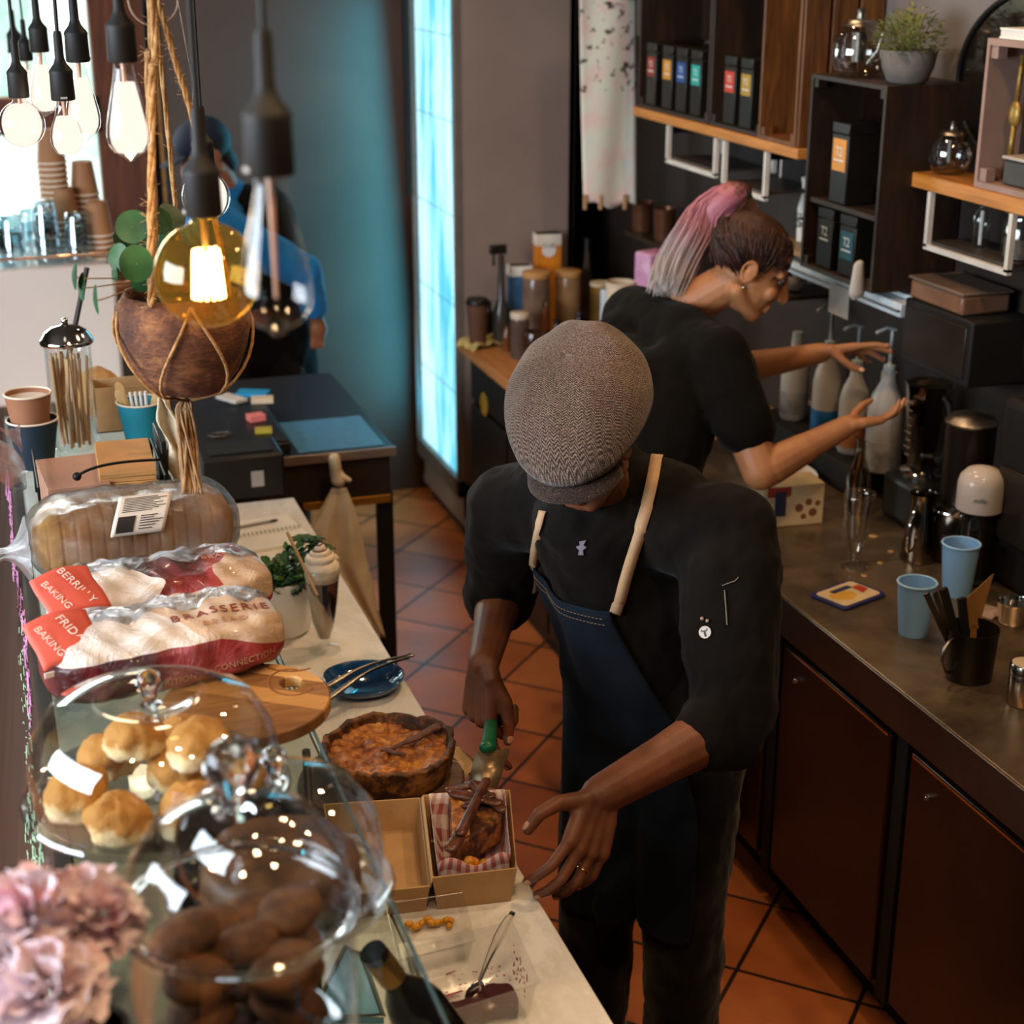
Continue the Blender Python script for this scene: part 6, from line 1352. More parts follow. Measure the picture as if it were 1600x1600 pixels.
p,h=standing(1008,436,5.05); cup('paper_tub','pale cream paper tub behind the woman neck',p+V((-.10,-.02,0)),.045,.05,h,mat('cream_tub','#c9b59c',.6))
# ------------------------------------------------------------ wall shelves, crates, tea tins
crate=wood('crate_wood','#140b06','#24140a','#3a2110',1.2,2,.55); crate_l=wood('crate_wood_lit','#3a200e','#63391a','#8a5826',1.2,2,.5); shelfw=wood('shelf_timber','#8a5220','#b87430','#d08c40',1.2,1,.45)  # crate_l is the lit copy of crate, warm light put into its colour
def Yx(px,X=2.2,py=180): return onx(px,py,X).y
SZ=1.822
t=thing('wall_shelf','long orange timber wall shelf under the left crates of tea tins','shelf',(2.32,4.66,SZ-.03)); MB().box(2.195,XW-.003,4.085,5.30,SZ-.030,SZ).build('shelf_board',shelfw,t,world=True,bev=.002)
for y in(4.3,5.0): MB().box(2.22,XW-.003,y,y+.02,SZ-.06,SZ-.03).build('bracket',blackm,t,world=True)
def open_crate(label,x0,x1,y0,y1,z0,z1,m_,mid=False,back=True):
    t=thing('wooden_crate',label,'crate',((x0+x1)/2,(y0+y1)/2,z0),0,'wooden crates on the right wall'); th=.012
    MB().box(x0,x1,y0,y0+th,z0,z1).build('side_board',m_,t,world=True,bev=.001); MB().box(x0,x1,y1-th,y1,z0,z1).build('side_board',m_,t,world=True,bev=.001)
    MB().box(x0,x1,y0+th,y1-th,z0,z0+th).build('bottom_board',m_,t,world=True,bev=.001); MB().box(x0,x1,y0+th,y1-th,z1-th,z1).build('top_board',m_,t,world=True,bev=.001)
    n=3
    for i in range(n): a=z0+th+(z1-z0-2*th)*i/n; MB().box(x1-th,x1,y0+th,y1-th,a+.006,a+(z1-z0-2*th)/n-.006).build('back_slat',m_,t,world=True)
    for yy in(y0+th,y1-th-.022):
        for zz in(z0+th,z1-th-.022): MB().box(x0+.004,x0+.03,yy,yy+.022,zz,zz+.022).build('corner_block',m_,t,world=True)
    return t
y1_,y2_,y3_=5.28,Yx(1105),Yx(1187)
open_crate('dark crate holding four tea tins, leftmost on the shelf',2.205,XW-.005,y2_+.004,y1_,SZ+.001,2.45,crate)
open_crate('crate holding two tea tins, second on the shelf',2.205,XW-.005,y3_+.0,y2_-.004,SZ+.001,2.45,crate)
y4=Yx(1187); 
t=open_crate('large upright crate with orange light coloured into its wood at the right end of the left shelf',2.195,XW-.005,y4-.235,y4-.004,SZ+.001,2.50,crate_l)
b=MB()
for i,x in enumerate((2.20,2.285,2.37)): MB().box(x,x+.075,y4-.247,y4-.2355,SZ+.002,2.5).build('side_plank',crate_l,t,world=True,bev=.002)
tinb=mat('tea_tin_black','#16130f',.35,var=.05,bump=0); tinw=mat('tin_white_ink','#d0d6d2',.5,bump=0)
def tin(label,X,y,z,col,h=.205,w_=.078,lab_h=.062,frac=.62,lbl=True,size=.026):
    t=thing('tea_tin',label,'tea tin',(X+w_/2,y,z),0,'black tea tins in the wall crates'); MB().box(-w_/2,w_/2,-w_/2,w_/2,0,h-.03).build('tin_body',tinb,t,bev=.003); MB().box(-w_/2-.001,w_/2+.001,-w_/2-.001,w_/2+.001,h-.03,h).build('tin_lid',tinb,t,bev=.003)
    F=M((( 0,0,-1),(-1,0,0),(0,1,0))).transposed() if False else M.Rotation(R(-90),3,'Z')@M.Rotation(R(90),3,'X')
    if col: MB().box(-w_/2-.0015,-w_/2-.0003,-w_*.40,w_*.40,h*frac-lab_h/2,h*frac+lab_h/2).build('colour_label',mat('tin_'+col[1:],col,.5,bump=0),t)
    text('tin_lettering','T2',size,tinw,t,(-w_/2-.0022,0,h*frac+.008),F,sp=.9)
    MB().box(-w_/2-.0026,-w_/2-.0016,-w_*.28,w_*.28,h*frac-.016,h*frac-.012).build('label_line',tinw,t)
    return t
for (px,c,nm) in [(1017,'#8a3018','dull red'),(1042,'#c98a2c','orange'),(1064,'#1c4a8c','deep blue'),(1087,'#1fa096','turquoise')]:
    tin('black tea tin with %s label in the four-tin crate'%nm,2.215,onx(px,120,2.215).y,SZ+.014,c)
for (px,c,nm) in [(1140,'#c03a26','bright red'),(1166,'#a8842c','mustard')]: tin('black tea tin with %s label in the two-tin crate'%nm,2.215,onx(px,130,2.215).y,SZ+.014,c)
# hanging white wire frames
wf=mat('white_frame','#c9c2b8',.5,bump=0)
def wframe(label,px0,px1,ztop,zbot,X,dark=True):
    ya,yb=onx(px0,220,X).y,onx(px1,220,X).y; t=thing('wall_bracket',label,'hanging frame',(X,(ya+yb)/2,zbot),0,'white frames hanging under the wall shelves'); r=.007
    MB().box(X-r,X+r,ya-r,ya+r,zbot,ztop).build('frame_bar',wf,t,world=True); MB().box(X-r,X+r,yb-r,yb+r,zbot,ztop).build('frame_bar',wf,t,world=True); MB().box(X-r,X+r,yb-r,ya+r,zbot-r,zbot+r).build('frame_bar',wf,t,world=True)
    if dark: MB().box(X+.004,X+.20,yb+.012,ya-.012,zbot+.008,zbot+.016).build('frame_base',mat('frame_base_dark','#3a3430',.5),t,world=True); MB().box(X+.19,X+.2,yb+.012,ya-.012,zbot+.016,ztop-.002).build('back_panel',blackm,t,world=True)
    MB().box(X+.195,X+.209,ya-r,ya+r,zbot,ztop).build('frame_bar',wf,t,world=True); MB().box(X+.195,X+.209,yb-r,yb+r,zbot,ztop).build('frame_bar',wf,t,world=True)
    return t
wframe('white wire frame hanging below the four-tin crate',1045,1120,SZ-.032,1.675,2.2)
wframe('white wire frame hanging below the two-tin crate',1134,1200,SZ-.032,1.655,2.2)
# little plant and packets beside the tall crate
t=thing('plant_shelf','small pale wooden shelf with plant and packets left of the tall crate','shelf',(2.36,4.22,1.50)); MB().box(2.27,XW-.003,4.095,4.42,1.495,1.51).build('shelf_board',wood('pale_shelf','#7a5a34','#9c7a4c','#b39262'),t,world=True); MB().box(2.435,XW-.003,4.095,4.42,1.48,1.72).build('back_board',wood('pale_shelf','#7a5a34','#9c7a4c','#b39262'),t,world=True)
t=thing('small_potted_plant','small leafy plant in ribbed white pot left of the tall crate','plant',(2.34,4.20,1.511)); MB().shell([(.035,0),(.045,.06),(.047,.065)],.003,26).build('ribbed_pot',whitem,t,ang=60); random.seed(51); b=MB()
for k_ in range(120): a=random.uniform(0,6.28); r=.06*random.random()**.5; leaf(b,(r*math.cos(a),r*math.sin(a),.06+random.uniform(0,.035)),(math.cos(a),math.sin(a),random.uniform(0,1)),(0,0,1),.022,.012)
x=b.build('leaves',mat('dull_leaf','#2c3a1c',.6,var=.3,vs=30,col2='#44562a'),t,ang=180); x['kind']='stuff'
t=thing('white_bottle','slim white bottle behind the small potted plant','bottle',(2.36,4.33,1.511)); MB().lathe([(.017,0),(.019,.10),(.009,.14),(.009,.17),(.013,.19),(0,.195)],18).build('bottle_body',whitem,t,ang=50)
p=onx(1228,355,2.30); t=thing('clear_packet','crinkled clear packet of tan food under the small plant','packet',(2.33,p.y,1.36)); b=MB(); b.ell((0,0,.055),(.04,.06,.055)); b.build('packet_food',mat('tan_food','#a3855c',.5,var=.3,vs=50,bump=.5),t,disp=(.01,.02)); b=MB(); b.ell((0,0,.055),(.046,.068,.062)); b.build('packet_film',cling,t,disp=(.01,.02)); MB().box(-.06,.116,-.08,.08,-.012,0).build('packet_stand',mat('dark_ledge','#2c1e14',.5),t)
# tall crate with three tins
cy0,cy1=onx(1375,280,2.2).y,onx(1258,280,2.2).y
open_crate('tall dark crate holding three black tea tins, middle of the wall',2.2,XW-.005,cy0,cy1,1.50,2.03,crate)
t=tin('tall black tea tin with orange label in the tall crate',2.215,onx(1312,240,2.215).y,1.70,'#cf8a3c',.215,.088,.085,.60,True,.034)
tag(MB().box(2.21,XW-.02,cy0+.013,cy1-.013,1.685,1.698).build('crate_divider',crate,None,(0,0,0)),'dark divider board inside the tall crate','board')
tin('plain black tea tin with white lettering at the bottom left of the tall crate',2.215,onx(1290,345,2.215).y,1.514,None,.165,.085,.06,.56,True,.034)
tin('black tea tin with teal label at the bottom right of the tall crate',2.215,onx(1325,355,2.215).y,1.514,'#0f4f5c',.165,.085,.075,.50,True,.034)
p=onx(1343,405,2.19); t=thing('napkin_roll','crumpled white paper towel hanging at the foot of the tall crate','paper towel',(2.188,p.y,1.475)); b=MB(); b.cap((0,0,.02),(0,.0,.09),.022,.015,16,.7); b.build('crumpled_towel',mat('towel','#b3a89c',.8,bump=.6,bsc=40),t,disp=(.012,.02))
# glass teapot and grey pot on the tall crate
def teapot(label,p,k=1.,hs=1):
    t=thing('glass_teapot',label,'teapot',p,0,None); b=MB(); b.lathe([(.036*k,0),(.052*k,.012*k),(.060*k,.045*k),(.055*k,.08*k),(.040*k,.10*k),(.036*k,.105*k)],32); b.build('glass_body',mat('mirror_glass','#b9b4ae',.06,.6,.3,3,0) if False else thin_glass('teapot_glass',(.75,.75,.74),1.8,.03,.14),t,ang=180)
    b=MB(); b.lathe([(.038*k,.104*k),(.034*k,.114*k),(.010*k,.118*k),(.008*k,.130*k),(.011*k,.138*k),(0,.140*k)],24); b.build('lid',steel,t,ang=60)
    b=MB(); b.tube(bez((0,hs*.050*k,.085*k),(0,hs*.10*k,.095*k),(0,hs*.10*k,.02*k),(0,hs*.054*k,.025*k),12),.0045*k,8); b.build('glass_handle',thin_glass('teapot_glass2',(.8,.8,.8),2,.03,.25),t)
    b=MB(); b.tube([(0,-hs*.05*k,.03*k),(0,-hs*.085*k,.06*k),(0,-hs*.10*k,.095*k)],[.010*k,.007*k,.006*k],10); b.build('spout',thin_glass('teapot_glass2',(.8,.8,.8),2,.03,.25),t); b=MB(); b.lathe([(.015*k,.03*k),(.018*k,.09*k),(0,.09*k)],16); b.build('infuser',steel,t); return t
teapot('large glass teapot on top of the tall crate, left of the grey pot',(2.27,onx(1340,110,2.27).y,2.031),1.25)
t=thing('grey_potted_plant','bushy yellow-green plant in round grey stone pot on the tall crate','plant',(2.29,onx(1400,125,2.27).y-.02,2.031)); MB().shell([(.042,0),(.052,.006),(.066,.04),(.072,.078),(.070,.082)],.008,34).build('stone_pot',mat('stone_pot','#6d6762',.9,var=.15,vs=20,bump=.5),t,ang=60)
MB().lathe([(0,.06),(.062,.06),(0,.064)],20).build('soil',mat('soil','#1c140d',.9,bump=.8),t)
random.seed(61); b=MB()
for k_ in range(520): a=random.uniform(0,6.28); r=.085*random.random()**.5; z=.075+random.uniform(0,.115)*(1-(r/.12)**2); leaf(b,(r*math.cos(a),r*math.sin(a),z),(math.cos(a)+random.uniform(-.6,.6),math.sin(a)+random.uniform(-.6,.6),random.uniform(.1,1.2)),(0,0,1),.016,.009)
for k_ in range(40): a=random.uniform(0,6.28); r=.07*random.random(); b.tube([(0,0,.06),(r*.6*math.cos(a),r*.6*math.sin(a),.12),(r*math.cos(a),r*math.sin(a),.17)],.0011,4)
x=b.build('bushy_leaves',mat('yellow_green_leaf','#6d7438',.6,var=.4,vs=30,col2='#939450'),t,ang=180); x['kind']='stuff'
# right shelf with white-edged crate
t=thing('wall_shelf','orange timber wall shelf at the right picture edge','shelf',(2.37,3.15,1.78)); MB().box(2.295,XW-.003,2.6,3.73,1.775,1.812).build('shelf_board',shelfw,t,world=True,bev=.002)
pinkm=mat('pinkish_crate_edge','#94786c',.6,var=.1); ycr=onx(1530,200,2.3).y
t=thing('framed_crate','pink-edged open crate at the right picture edge, ladle hanging inside','crate',(2.37,3.2,1.813),0,'wooden crates on the right wall')
MB().box(2.30,XW-.032,ycr-.012,ycr,1.813,2.16).build('side_board',pinkm,t,world=True); MB().box(2.30,XW-.032,ycr-.40,ycr-.388,1.813,2.16).build('side_board',pinkm,t,world=True)
MB().box(2.30,XW-.032,ycr-.388,ycr-.012,1.813,1.828).build('bottom_board',pinkm,t,world=True); MB().box(2.30,XW-.032,ycr-.388,ycr-.012,2.145,2.16).build('top_board',pinkm,t,world=True); MB().box(XW-.040,XW-.032,ycr-.388,ycr-.012,1.828,2.145).build('back_board',mat('dark_back_board','#231812',.6),t,world=True)
for zz in(1.829,2.115): MB().box(2.305,2.33,ycr-.04,ycr-.013,zz,zz+.03).build('corner_block',pinkm,t,world=True)
t=thing('white_book','white book lying on the pink-edged crate','book',(2.37,ycr-.2,2.161)); MB().box(-.06,.06,-.17,.17,0,.004).build('cover',paper,t); MB().box(-.058,.058,-.168,.168,.004,.02).build('pages',whitem,t); MB().box(-.06,.06,-.17,.17,.02,.024).build('cover',paper,t)
p=onx(1578,150,2.33); t=thing('brass_ladle','long brass-coloured ladle hanging inside the pink-edged crate','ladle',(2.35,p.y,1.86)); b=MB(); b.ell((0,0,.13),(.012,.022,.032)); b.tube([(0,0,.15),(0,-.008,.265)],.006,8); b.tube([(0,.004,.01),(0,0,.11)],.007,8); b.build('ladle_body',mat('aged_brass','#96783c',.4,.5,.3,30,.2),t,ang=180,world=False)
p=onx(1580,275,2.31); t=thing('dark_tub','dark grey plastic tub with pale rim at the foot of the pink-edged crate','tub',(2.37,p.y-.02,1.829)); MB().box(-.05,.05,-.07,.07,0,.06).build('tub_body',mat('grey_tub','#3d3836',.5),t,bev=.006); MB().box(-.054,.054,-.074,.074,.06,.068).build('tub_rim',mat('pale_rim','#b0a49c',.5),t,bev=.003)
teapot('dark glass teapot on the right wall shelf, left of the pink-edged crate',(2.365,onx(1482,250,2.36).y,1.813),.95,-1)
# round black mirror on the wall
p=onx(1618,135,XW-.02); t=thing('oval_mirror','large oval black-framed mirror on the wall behind the right shelf','mirror',(XW-.012,p.y,p.z+.0)); rm=.34
b=MB(); b.tube([(0,rm*math.cos(a),rm*.66*math.sin(a)) for a in [2*PI*i/48 for i in range(48)]],.007,8,closed=True); b.build('ring_frame',blackm,t,ang=180); MB().lathe([(0,0),(rm,0),(0,.002)],40,(0.004,0,0),frame((-1,0,0),(0,1,0)),sy=.66).build('mirror_glass',mat('dim_mirror','#4a3d34',.08,.9,.1,2,0),t)
wframe('white wire frame under the right shelf with a glass jar in it',1463,1596,1.774,1.635,2.3) 

lj=thing('glass_jar','squat glass jar standing in the right hanging frame','jar',(2.385,3.27,1.652)); MB().shell([(.05,0),(.055,.01),(.055,.085),(.045,.10),(.047,.108)],.003,28).build('jar_wall',glass,lj,ang=180); MB().lathe([(.05,.108),(.05,.118),(0,.118)],24).build('jar_lid',mat('brown_lid','#5a4236',.5),lj); MB().lathe([(0,.004),(.048,.004),(.048,.05),(0,.055)],22).build('jar_contents',mat('grey_beans','#5d544c',.6,var=.4,vs=60,bump=.5),lj)
lj=thing('glass_bottle','small clear bottle with pale highlight in the right hanging frame','bottle',(2.37,3.43,1.652)); MB().shell([(.022,0),(.024,.08),(.012,.098),(.012,.112)],.002,20).build('bottle_wall',glass,lj,ang=180); MB().tube([(0,0,.005),(0,0,.09)],.005,8).build('pale_highlight',whitem,lj)  # white rod inside the glass is modelled as the bottle's highlight
# white light rail over the worktop
t=thing('light_rail','white metal strip light rail over the syrup bottles','strip light',(2.3,3.94,1.44)); MB().box(2.27,2.325,3.61,4.275,1.437,1.475).build('rail_body',mat('rail_white','#b9c0c4',.4,bump=0),t,world=True,bev=.004); MB().box(2.262,2.27,3.61,4.275,1.452,1.458).build('rail_lip',steel,t,world=True)
for y in(3.75,4.2): MB().box(2.325,XW-.003,y,y+.02,1.45,1.46).build('wall_arm',blackm,t,world=True)
t=thing('light_rail','shorter white bracket lying on the right end of the strip light','bracket',(2.33,3.70,1.477)); MB().box(-.02,.03,-.10,.06,0,.012).build('bracket_body',mat('rail_white','#b9c0c4',.4,bump=0),t,bev=.002)
for k_,(px,py,w_,h_) in enumerate([(1312,470,.11,.085)]):
    p=onx(px,py,2.262); tag(MB().box(-.0008,.0008,-w_/2,w_/2,-h_/2,h_/2).build('note_card',mat('pale_card2','#a8a098',.7,bump=.0),None,(2.2595,p.y,p.z)),'small pale note card hanging from the strip light rail','card')
b=MB()
# syrup bottles with pumps
t=thing('riser_shelf','low dark riser at the back of the steel worktop under the syrup bottles','riser',(2.345,4.05,ZB)); MB().box(2.23,XW-.024,3.72,4.34,.902,.985).build('riser_box',blackm,t,world=True,bev=.003)
plw=mat('milky_plastic','#a9a49f',.4,var=.05,vs=5,bump=0); pumpm=mat('pump_white','#9aa3a6',.4,bump=0)
for k_,(px,py,hb,lb,lc) in enumerate([(1242,600,.25,'milky syrup bottle, leftmost behind the bare forearm','#8a8580'),(1292,620,.27,'syrup bottle with bright blue label and tall pump','#1a5f96'),(1335,630,.25,'syrup bottle with orange and navy label','#a8683a'),(1385,640,.28,'large milky bottle between the two hands','#8f8b86')]):
    X=2.31; p=onx(px,py,X); y=p.y; t=thing('syrup_bottle',lb,'bottle',(X,y,.986),0,'syrup bottles on the riser'); r=.043+.008*(k_==3)
    MB().lathe([(r*.9,0),(r,.01),(r,hb*.62),(r*.85,hb*.75),(r*.42,hb*.9),(r*.42,hb),(0,hb)],26).build('bottle_body',plw,t,ang=50); MB().lathe([(r*1.01,.02),(r*1.015,.022),(r*1.015,.085),(r*1.01,.087)],26).build('wrap_label',mat('label_'+lc[1:],lc,.5,var=.3,vs=25,bump=0),t,ang=50)
    if k_!=0:
        b=MB(); b.lathe([(.017,hb),(.017,hb+.018),(.006,hb+.022),(.005,hb+.12),(0,hb+.12)],14); b.tube([(.01,0,hb+.115),(-.02,0,hb+.122),(-.05,0,hb+.112)],.005,8); b.build('pump_head',pumpm,t,ang=50)
    else: MB().lathe([(.016,hb),(.016,hb+.02),(0,hb+.02)],14).build('cap',pumpm,t)
p=onz(1250,640,ZB+.01); X0=min(p.x,2.16)
t=thing('white_tray','oval white dish on the steel worktop below the forearms','dish',(2.12,3.92,ZB+.001)); MB().shell([(.07,0),(.10,.012),(.115,.03)],.004,36,sx=.8,sy=1.1).build('dish_body',white,t,ang=60)
t=thing('folded_tissue','crumpled white tissue behind the oval white dish','tissue',(2.13,4.12,ZB+.001)); b=MB(); random.seed(71); b.grid(10,10,lambda u,v:V(((u-.5)*.12,(v-.5)*.14,.01+.03*abs(math.sin(u*5+v*3))+.012*math.sin(v*9)))); b.build('tissue_sheet',whitem,t,ang=180,solid=.002)
t=thing('sauce_jar','small dark jar with pale lid and silver knob left of the syrup bottles','jar',(2.2,4.30,ZB+.001)); MB().lathe([(.034,0),(.037,.01),(.037,.13),(0,.13)],24).build('jar_body',mat('dark_glass2','#1d1611',.1,bump=0),t,ang=50); MB().lathe([(.038,.13),(.038,.16),(.01,.165),(.006,.185),(0,.19)],24).build('jar_lid',mat('pale_grey_lid','#8d9496',.4),t,ang=50)
b=MB(); t=thing('cutlery_tray','steel tray of shiny teaspoons behind the white dish','cutlery',(2.16,4.02,ZB+.001)); MB().box(-.03,.09,-.03,.06,0,.045).build('tray_box',mat('dark_tray','#241d18',.4),t,bev=.004); random.seed(73)
for k_ in range(7): MB().ell((random.uniform(-.02,.08),random.uniform(-.02,.05),.055),(.012,.008,.006)).build('teaspoon_bowl',chrome,t)
tag(MB().box(-.03,.03,-.03,.03,0,.05).build('sponge',mat('dark_green_sponge','#23271a',.9,bump=.8),None,(1.99,3.72,ZB+.001),bev=.004),'dark green scouring block beside the white dish','sponge')
# ------------------------------------------------------------ machines in the right corner
jugp=V((2.315,3.50,ZB+.001)); t=thing('blender','glass blender jug on heavy black base under her hands','blender',jugp)
MB().box(-.075,.085,-.085,.085,0,.13).build('motor_base',black,t,bev=.02); MB().lathe([(.06,.13),(.064,.145),(.05,.155),(0,.155)],32).build('chrome_collar',chrome,t,ang=50)
b=MB(); b.shell([(.046,.155),(.052,.20),(.066,.36),(.070,.385)],.003,8); b.build('square_jug',thin_glass('jug_glass',(.62,.55,.48),1.5,.06,.12),t,ang=30); b=MB()
for i in range(8): b.box(-.0705,-.0695,-.03,-.01+.01*(i%2),.20+i*.02,.203+i*.02)
b.build('measuring_marks',mat('mark_brown','#8f7058',.6,bump=0),t); MB().tube(bez((0,-.065,.36),(0,-.12,.36),(0,-.11,.18),(0,-.052,.19),12),.008,8).build('jug_handle',black,t)
t=thing('milk_frother','dark drum machine with polished steel lid right of the blender','machine',(2.275,3.25,ZB+.001)); MB().lathe([(.085,0),(.09,.01),(.088,.10),(.075,.13),(.07,.14),(0,.14)],36).build('round_base',mat('dark_chrome','#3a312a',.15,.8,bump=0),t,ang=50); MB().lathe([(.060,.14),(.062,.35),(0,.35)],32).build('drum_body',mat('drum_brown','#1f1813',.25,.3,bump=0),t,ang=50); MB().lathe([(.064,.35),(.066,.356),(.055,.368),(.02,.376),(0,.377)],36).build('steel_lid',steel,t,ang=60); MB().tube([(.092*math.cos(a),.092*math.sin(a),.135) for a in [2*PI*i/30 for i in range(30)]],.004,8,closed=True).build('chrome_ring',chrome,t)
t=thing('coffee_grinder','bulky black coffee grinder at the wall under the right shelf','coffee grinder',(2.335,3.02,ZB+.001)); MB().box(-.08,.09,-.11,.09,0,.46).build('grinder_body',blackm,t,bev=.02); MB().box(-.09,-.08,-.08,.06,.12,.30).build('front_panel',mat('grinder_panel','#221c18',.3),t,bev=.004); MB().lathe([(.05,.46),(.085,.56),(.085,.60),(0,.60)],8).build('bean_hopper',mat('hopper_dark','#1a1410',.15),t)
p=onx(1478,430,2.32); t=thing('plastic_tub','lidded clear plastic tub of brown food on the black machine under the right shelf','tub',(2.345,3.47,1.50)); b=MB(); b.box(-.07,.07,-.13,.11,0,.05); b.build('tub_body',mat('food_tub','#7a5742',.3,var=.2,vs=8,bump=0),t,bev=.008); MB().box(-.075,.075,-.135,.115,.05,.058).build('tub_lid',mat('tub_lid_dim','#6b5a50',.3,bump=0),t,bev=.003)
t=thing('black_cabinet','tall black wall box under the plastic tub','cabinet',(2.36,3.45,1.33)); MB().box(-.09,.085,-.17,.14,0,.168).build('box_body',blackm,t,bev=.006); MB().box(-.094,-.09,-.15,.12,.02,.15).build('box_door',mat('grinder_panel','#221c18',.3),t,bev=.003)
# ------------------------------------------------------------ on the steel worktop
c0=onz(1182,828,ZB);c1=onz(1278,820,ZB); t=thing('printed_carton','cardboard carton printed with red and navy pictures beside her elbow','carton',((c0.x+c1.x)/2+.02,c0.y+.045,ZB+.001),math.atan2(c1.y-c0.y,c1.x-c0.x))
w_=(c1-c0).length/2; MB().box(-w_,w_,-.05,.05,0,.115).build('carton_body',mat('cream_card','#b59a72',.7,var=.12,vs=9),t,bev=.002); q='#7d2a1c'
MB().box(-w_*.85,-w_*.1,-.0512,-.0502,.085,.112).build('red_print',mat('carton_red','#8a2c1c',.6,bump=0),t); MB().box(-w_*.6,-w_*.25,-.0515,-.0503,.03,.10).build('navy_print',mat('carton_navy','#26283a',.6,bump=0),t)
b=MB()
for (x,z,r_) in [(.2,.05,.012),(.5,.065,.010),(.65,.035,.012),(.35,.025,.008),(.8,.06,.008)]: b.lathe([(0,0),(r_,0),(0,.001)],12,(w_*x,-.0503,z),frame((0,-1,0)))
x=b.build('biscuit_picture',mat('carton_brown','#6b3c22',.6,bump=0),t)
p=onz(1335,885,ZB); t=thing('sundae_glass','tall empty fluted sundae glass with round foot on the steel worktop','glass',p); b=MB(); b.shell([(.038,0),(.036,.006),(.012,.014),(.008,.028),(.016,.04),(.024,.075),(.032,.13),(.038,.18),(.040,.195)],.002,12); b.build('fluted_glass',thin_glass('sundae_glass_m',(.93,.92,.9),1.5,.03,.09),t,ang=180)
t=thing('glass_bottle','tall clear sauce bottle with amber streak behind the sundae glass','bottle',onz(1338,800,ZB)); b=MB(); b.shell([(.032,0),(.034,.01),(.034,.10),(.014,.16),(.013,.20),(.016,.205)],.002,28); b.build('bottle_wall',thin_glass('clear_bottle_g',(.8,.74,.66),1.4,.03,.09),t,ang=180); MB().tube([(-.02,-.02,.01),(-.025,-.018,.08),(-.006,-.01,.17)],.004,8).build('amber_streak',mat('caramel','#8a5a2c',.3),t)
c=onz(1325,932,ZB); t=thing('cheese_packet','blue-edged packet of sliced cheese with yellow and red print lying flat on the steel worktop','packet',c+V((0,0,.001)))
F=R(62); pl=[];
for (x,y) in [(-.075,-.055),(.075,-.055),(.075,.055),(-.075,.055)]:
    for k_ in range(4): a=math.atan2(y,x); bb=R({(-1,-1):180,(1,-1):270,(1,1):0,(-1,1):90}[(int(math.copysign(1,x)),int(math.copysign(1,y)))]+30*k_); pl.append((x*.84+.013*math.cos(bb),y*.8+.013*math.sin(bb)))
Rz=M.Rotation(R(20),3,'Z')
MB().prism(pl,0,.006,Rz).build('blue_tray',mat('navy_tray','#23295c',.35,bump=0),t,bev=.001); pl2=[(x*.86,y*.84) for x,y in pl]; MB().prism(pl2,.006,.0075,Rz).build('print_panel',mat('cream_print','#cdb48a',.35,bump=0),t)
b=MB(); b.lathe([(0,.0076),(.034,.0076),(0,.0082)],28,(0,0,0)); [v.__setattr__('x',v.x-.018) or v.__setattr__('y',v.y*.8-.008) for v in b.v]; b.build('yellow_cheese_print',mat('cheese_yellow','#cf9a3a',.4,bump=0),t); MB().prism([(.03,-.02),(.06,-.01),(.06,.02),(.035,.02)],.0076,.0082,Rz).build('red_corner_print',mat('label_red','#b23a22',.4,bump=0),t); MB().prism([(-.03,.018),(.035,.018),(.035,.034),(-.03,.034)],.0076,.0082,Rz).build('navy_band',mat('navy_band','#2a3050',.4,bump=0),t)
bcup=mat('pale_blue_plastic','#86b6e4',.4,var=.03,bump=0)
def bluecup(label,p,h=.125,r=.043):
    t=thing('blue_cup',label,'cup',p,0,'pale blue plastic cups'); b=MB(); b.shell([(r*.74,0),(r*.76,.004),(r*.94,h*.7),(r,h)],.0022,40); b.build('cup_wall',bcup,t,ang=60); b=MB(); b.tube([(r*math.cos(a),r*math.sin(a),h) for a in [2*PI*i/36 for i in range(36)]],.0028,8,closed=True); b.build('cup_rim',mat('pale_blue_rim','#9ccaf0',.4,bump=0),t); return t
p1_=onz(1426,990,ZB); bluecup('pale blue plastic cup, front one beside the jug of utensils',p1_+V((0,0,.001))); p2_=onz(1490,935,ZB); bluecup('pale blue plastic cup, rear one before the white-capped dispenser',p2_+V((.02,.02,.001)),.13,.044)
tag(MB().tube([(0,0,0),(-.008,.0,.10)],.0018,6).build('stirrer',mat('brown_stick','#5a4232',.6),None,p1_+V((.0,.0,.006))),'thin brown stirrer standing in the front blue cup','stirrer')
p=onz(1512,1058,ZB); t=thing('utensil_jug','black metal jug holding tongs and knives on the steel worktop','jug',p+V((0,0,.001))); b=MB(); b.shell([(.046,0),(.050,.008),(.054,.10),(.056,.115)],.002,36); b.build('jug_body',mat('black_jug','#1a1512',.3,.3,bump=0),t,ang=60); MB().tube(bez((-.053,-.01,.10),(-.10,-.03,.10),(-.095,-.03,.02),(-.048,-.01,.025),12),.004,8).build('wire_handle',steel,t)
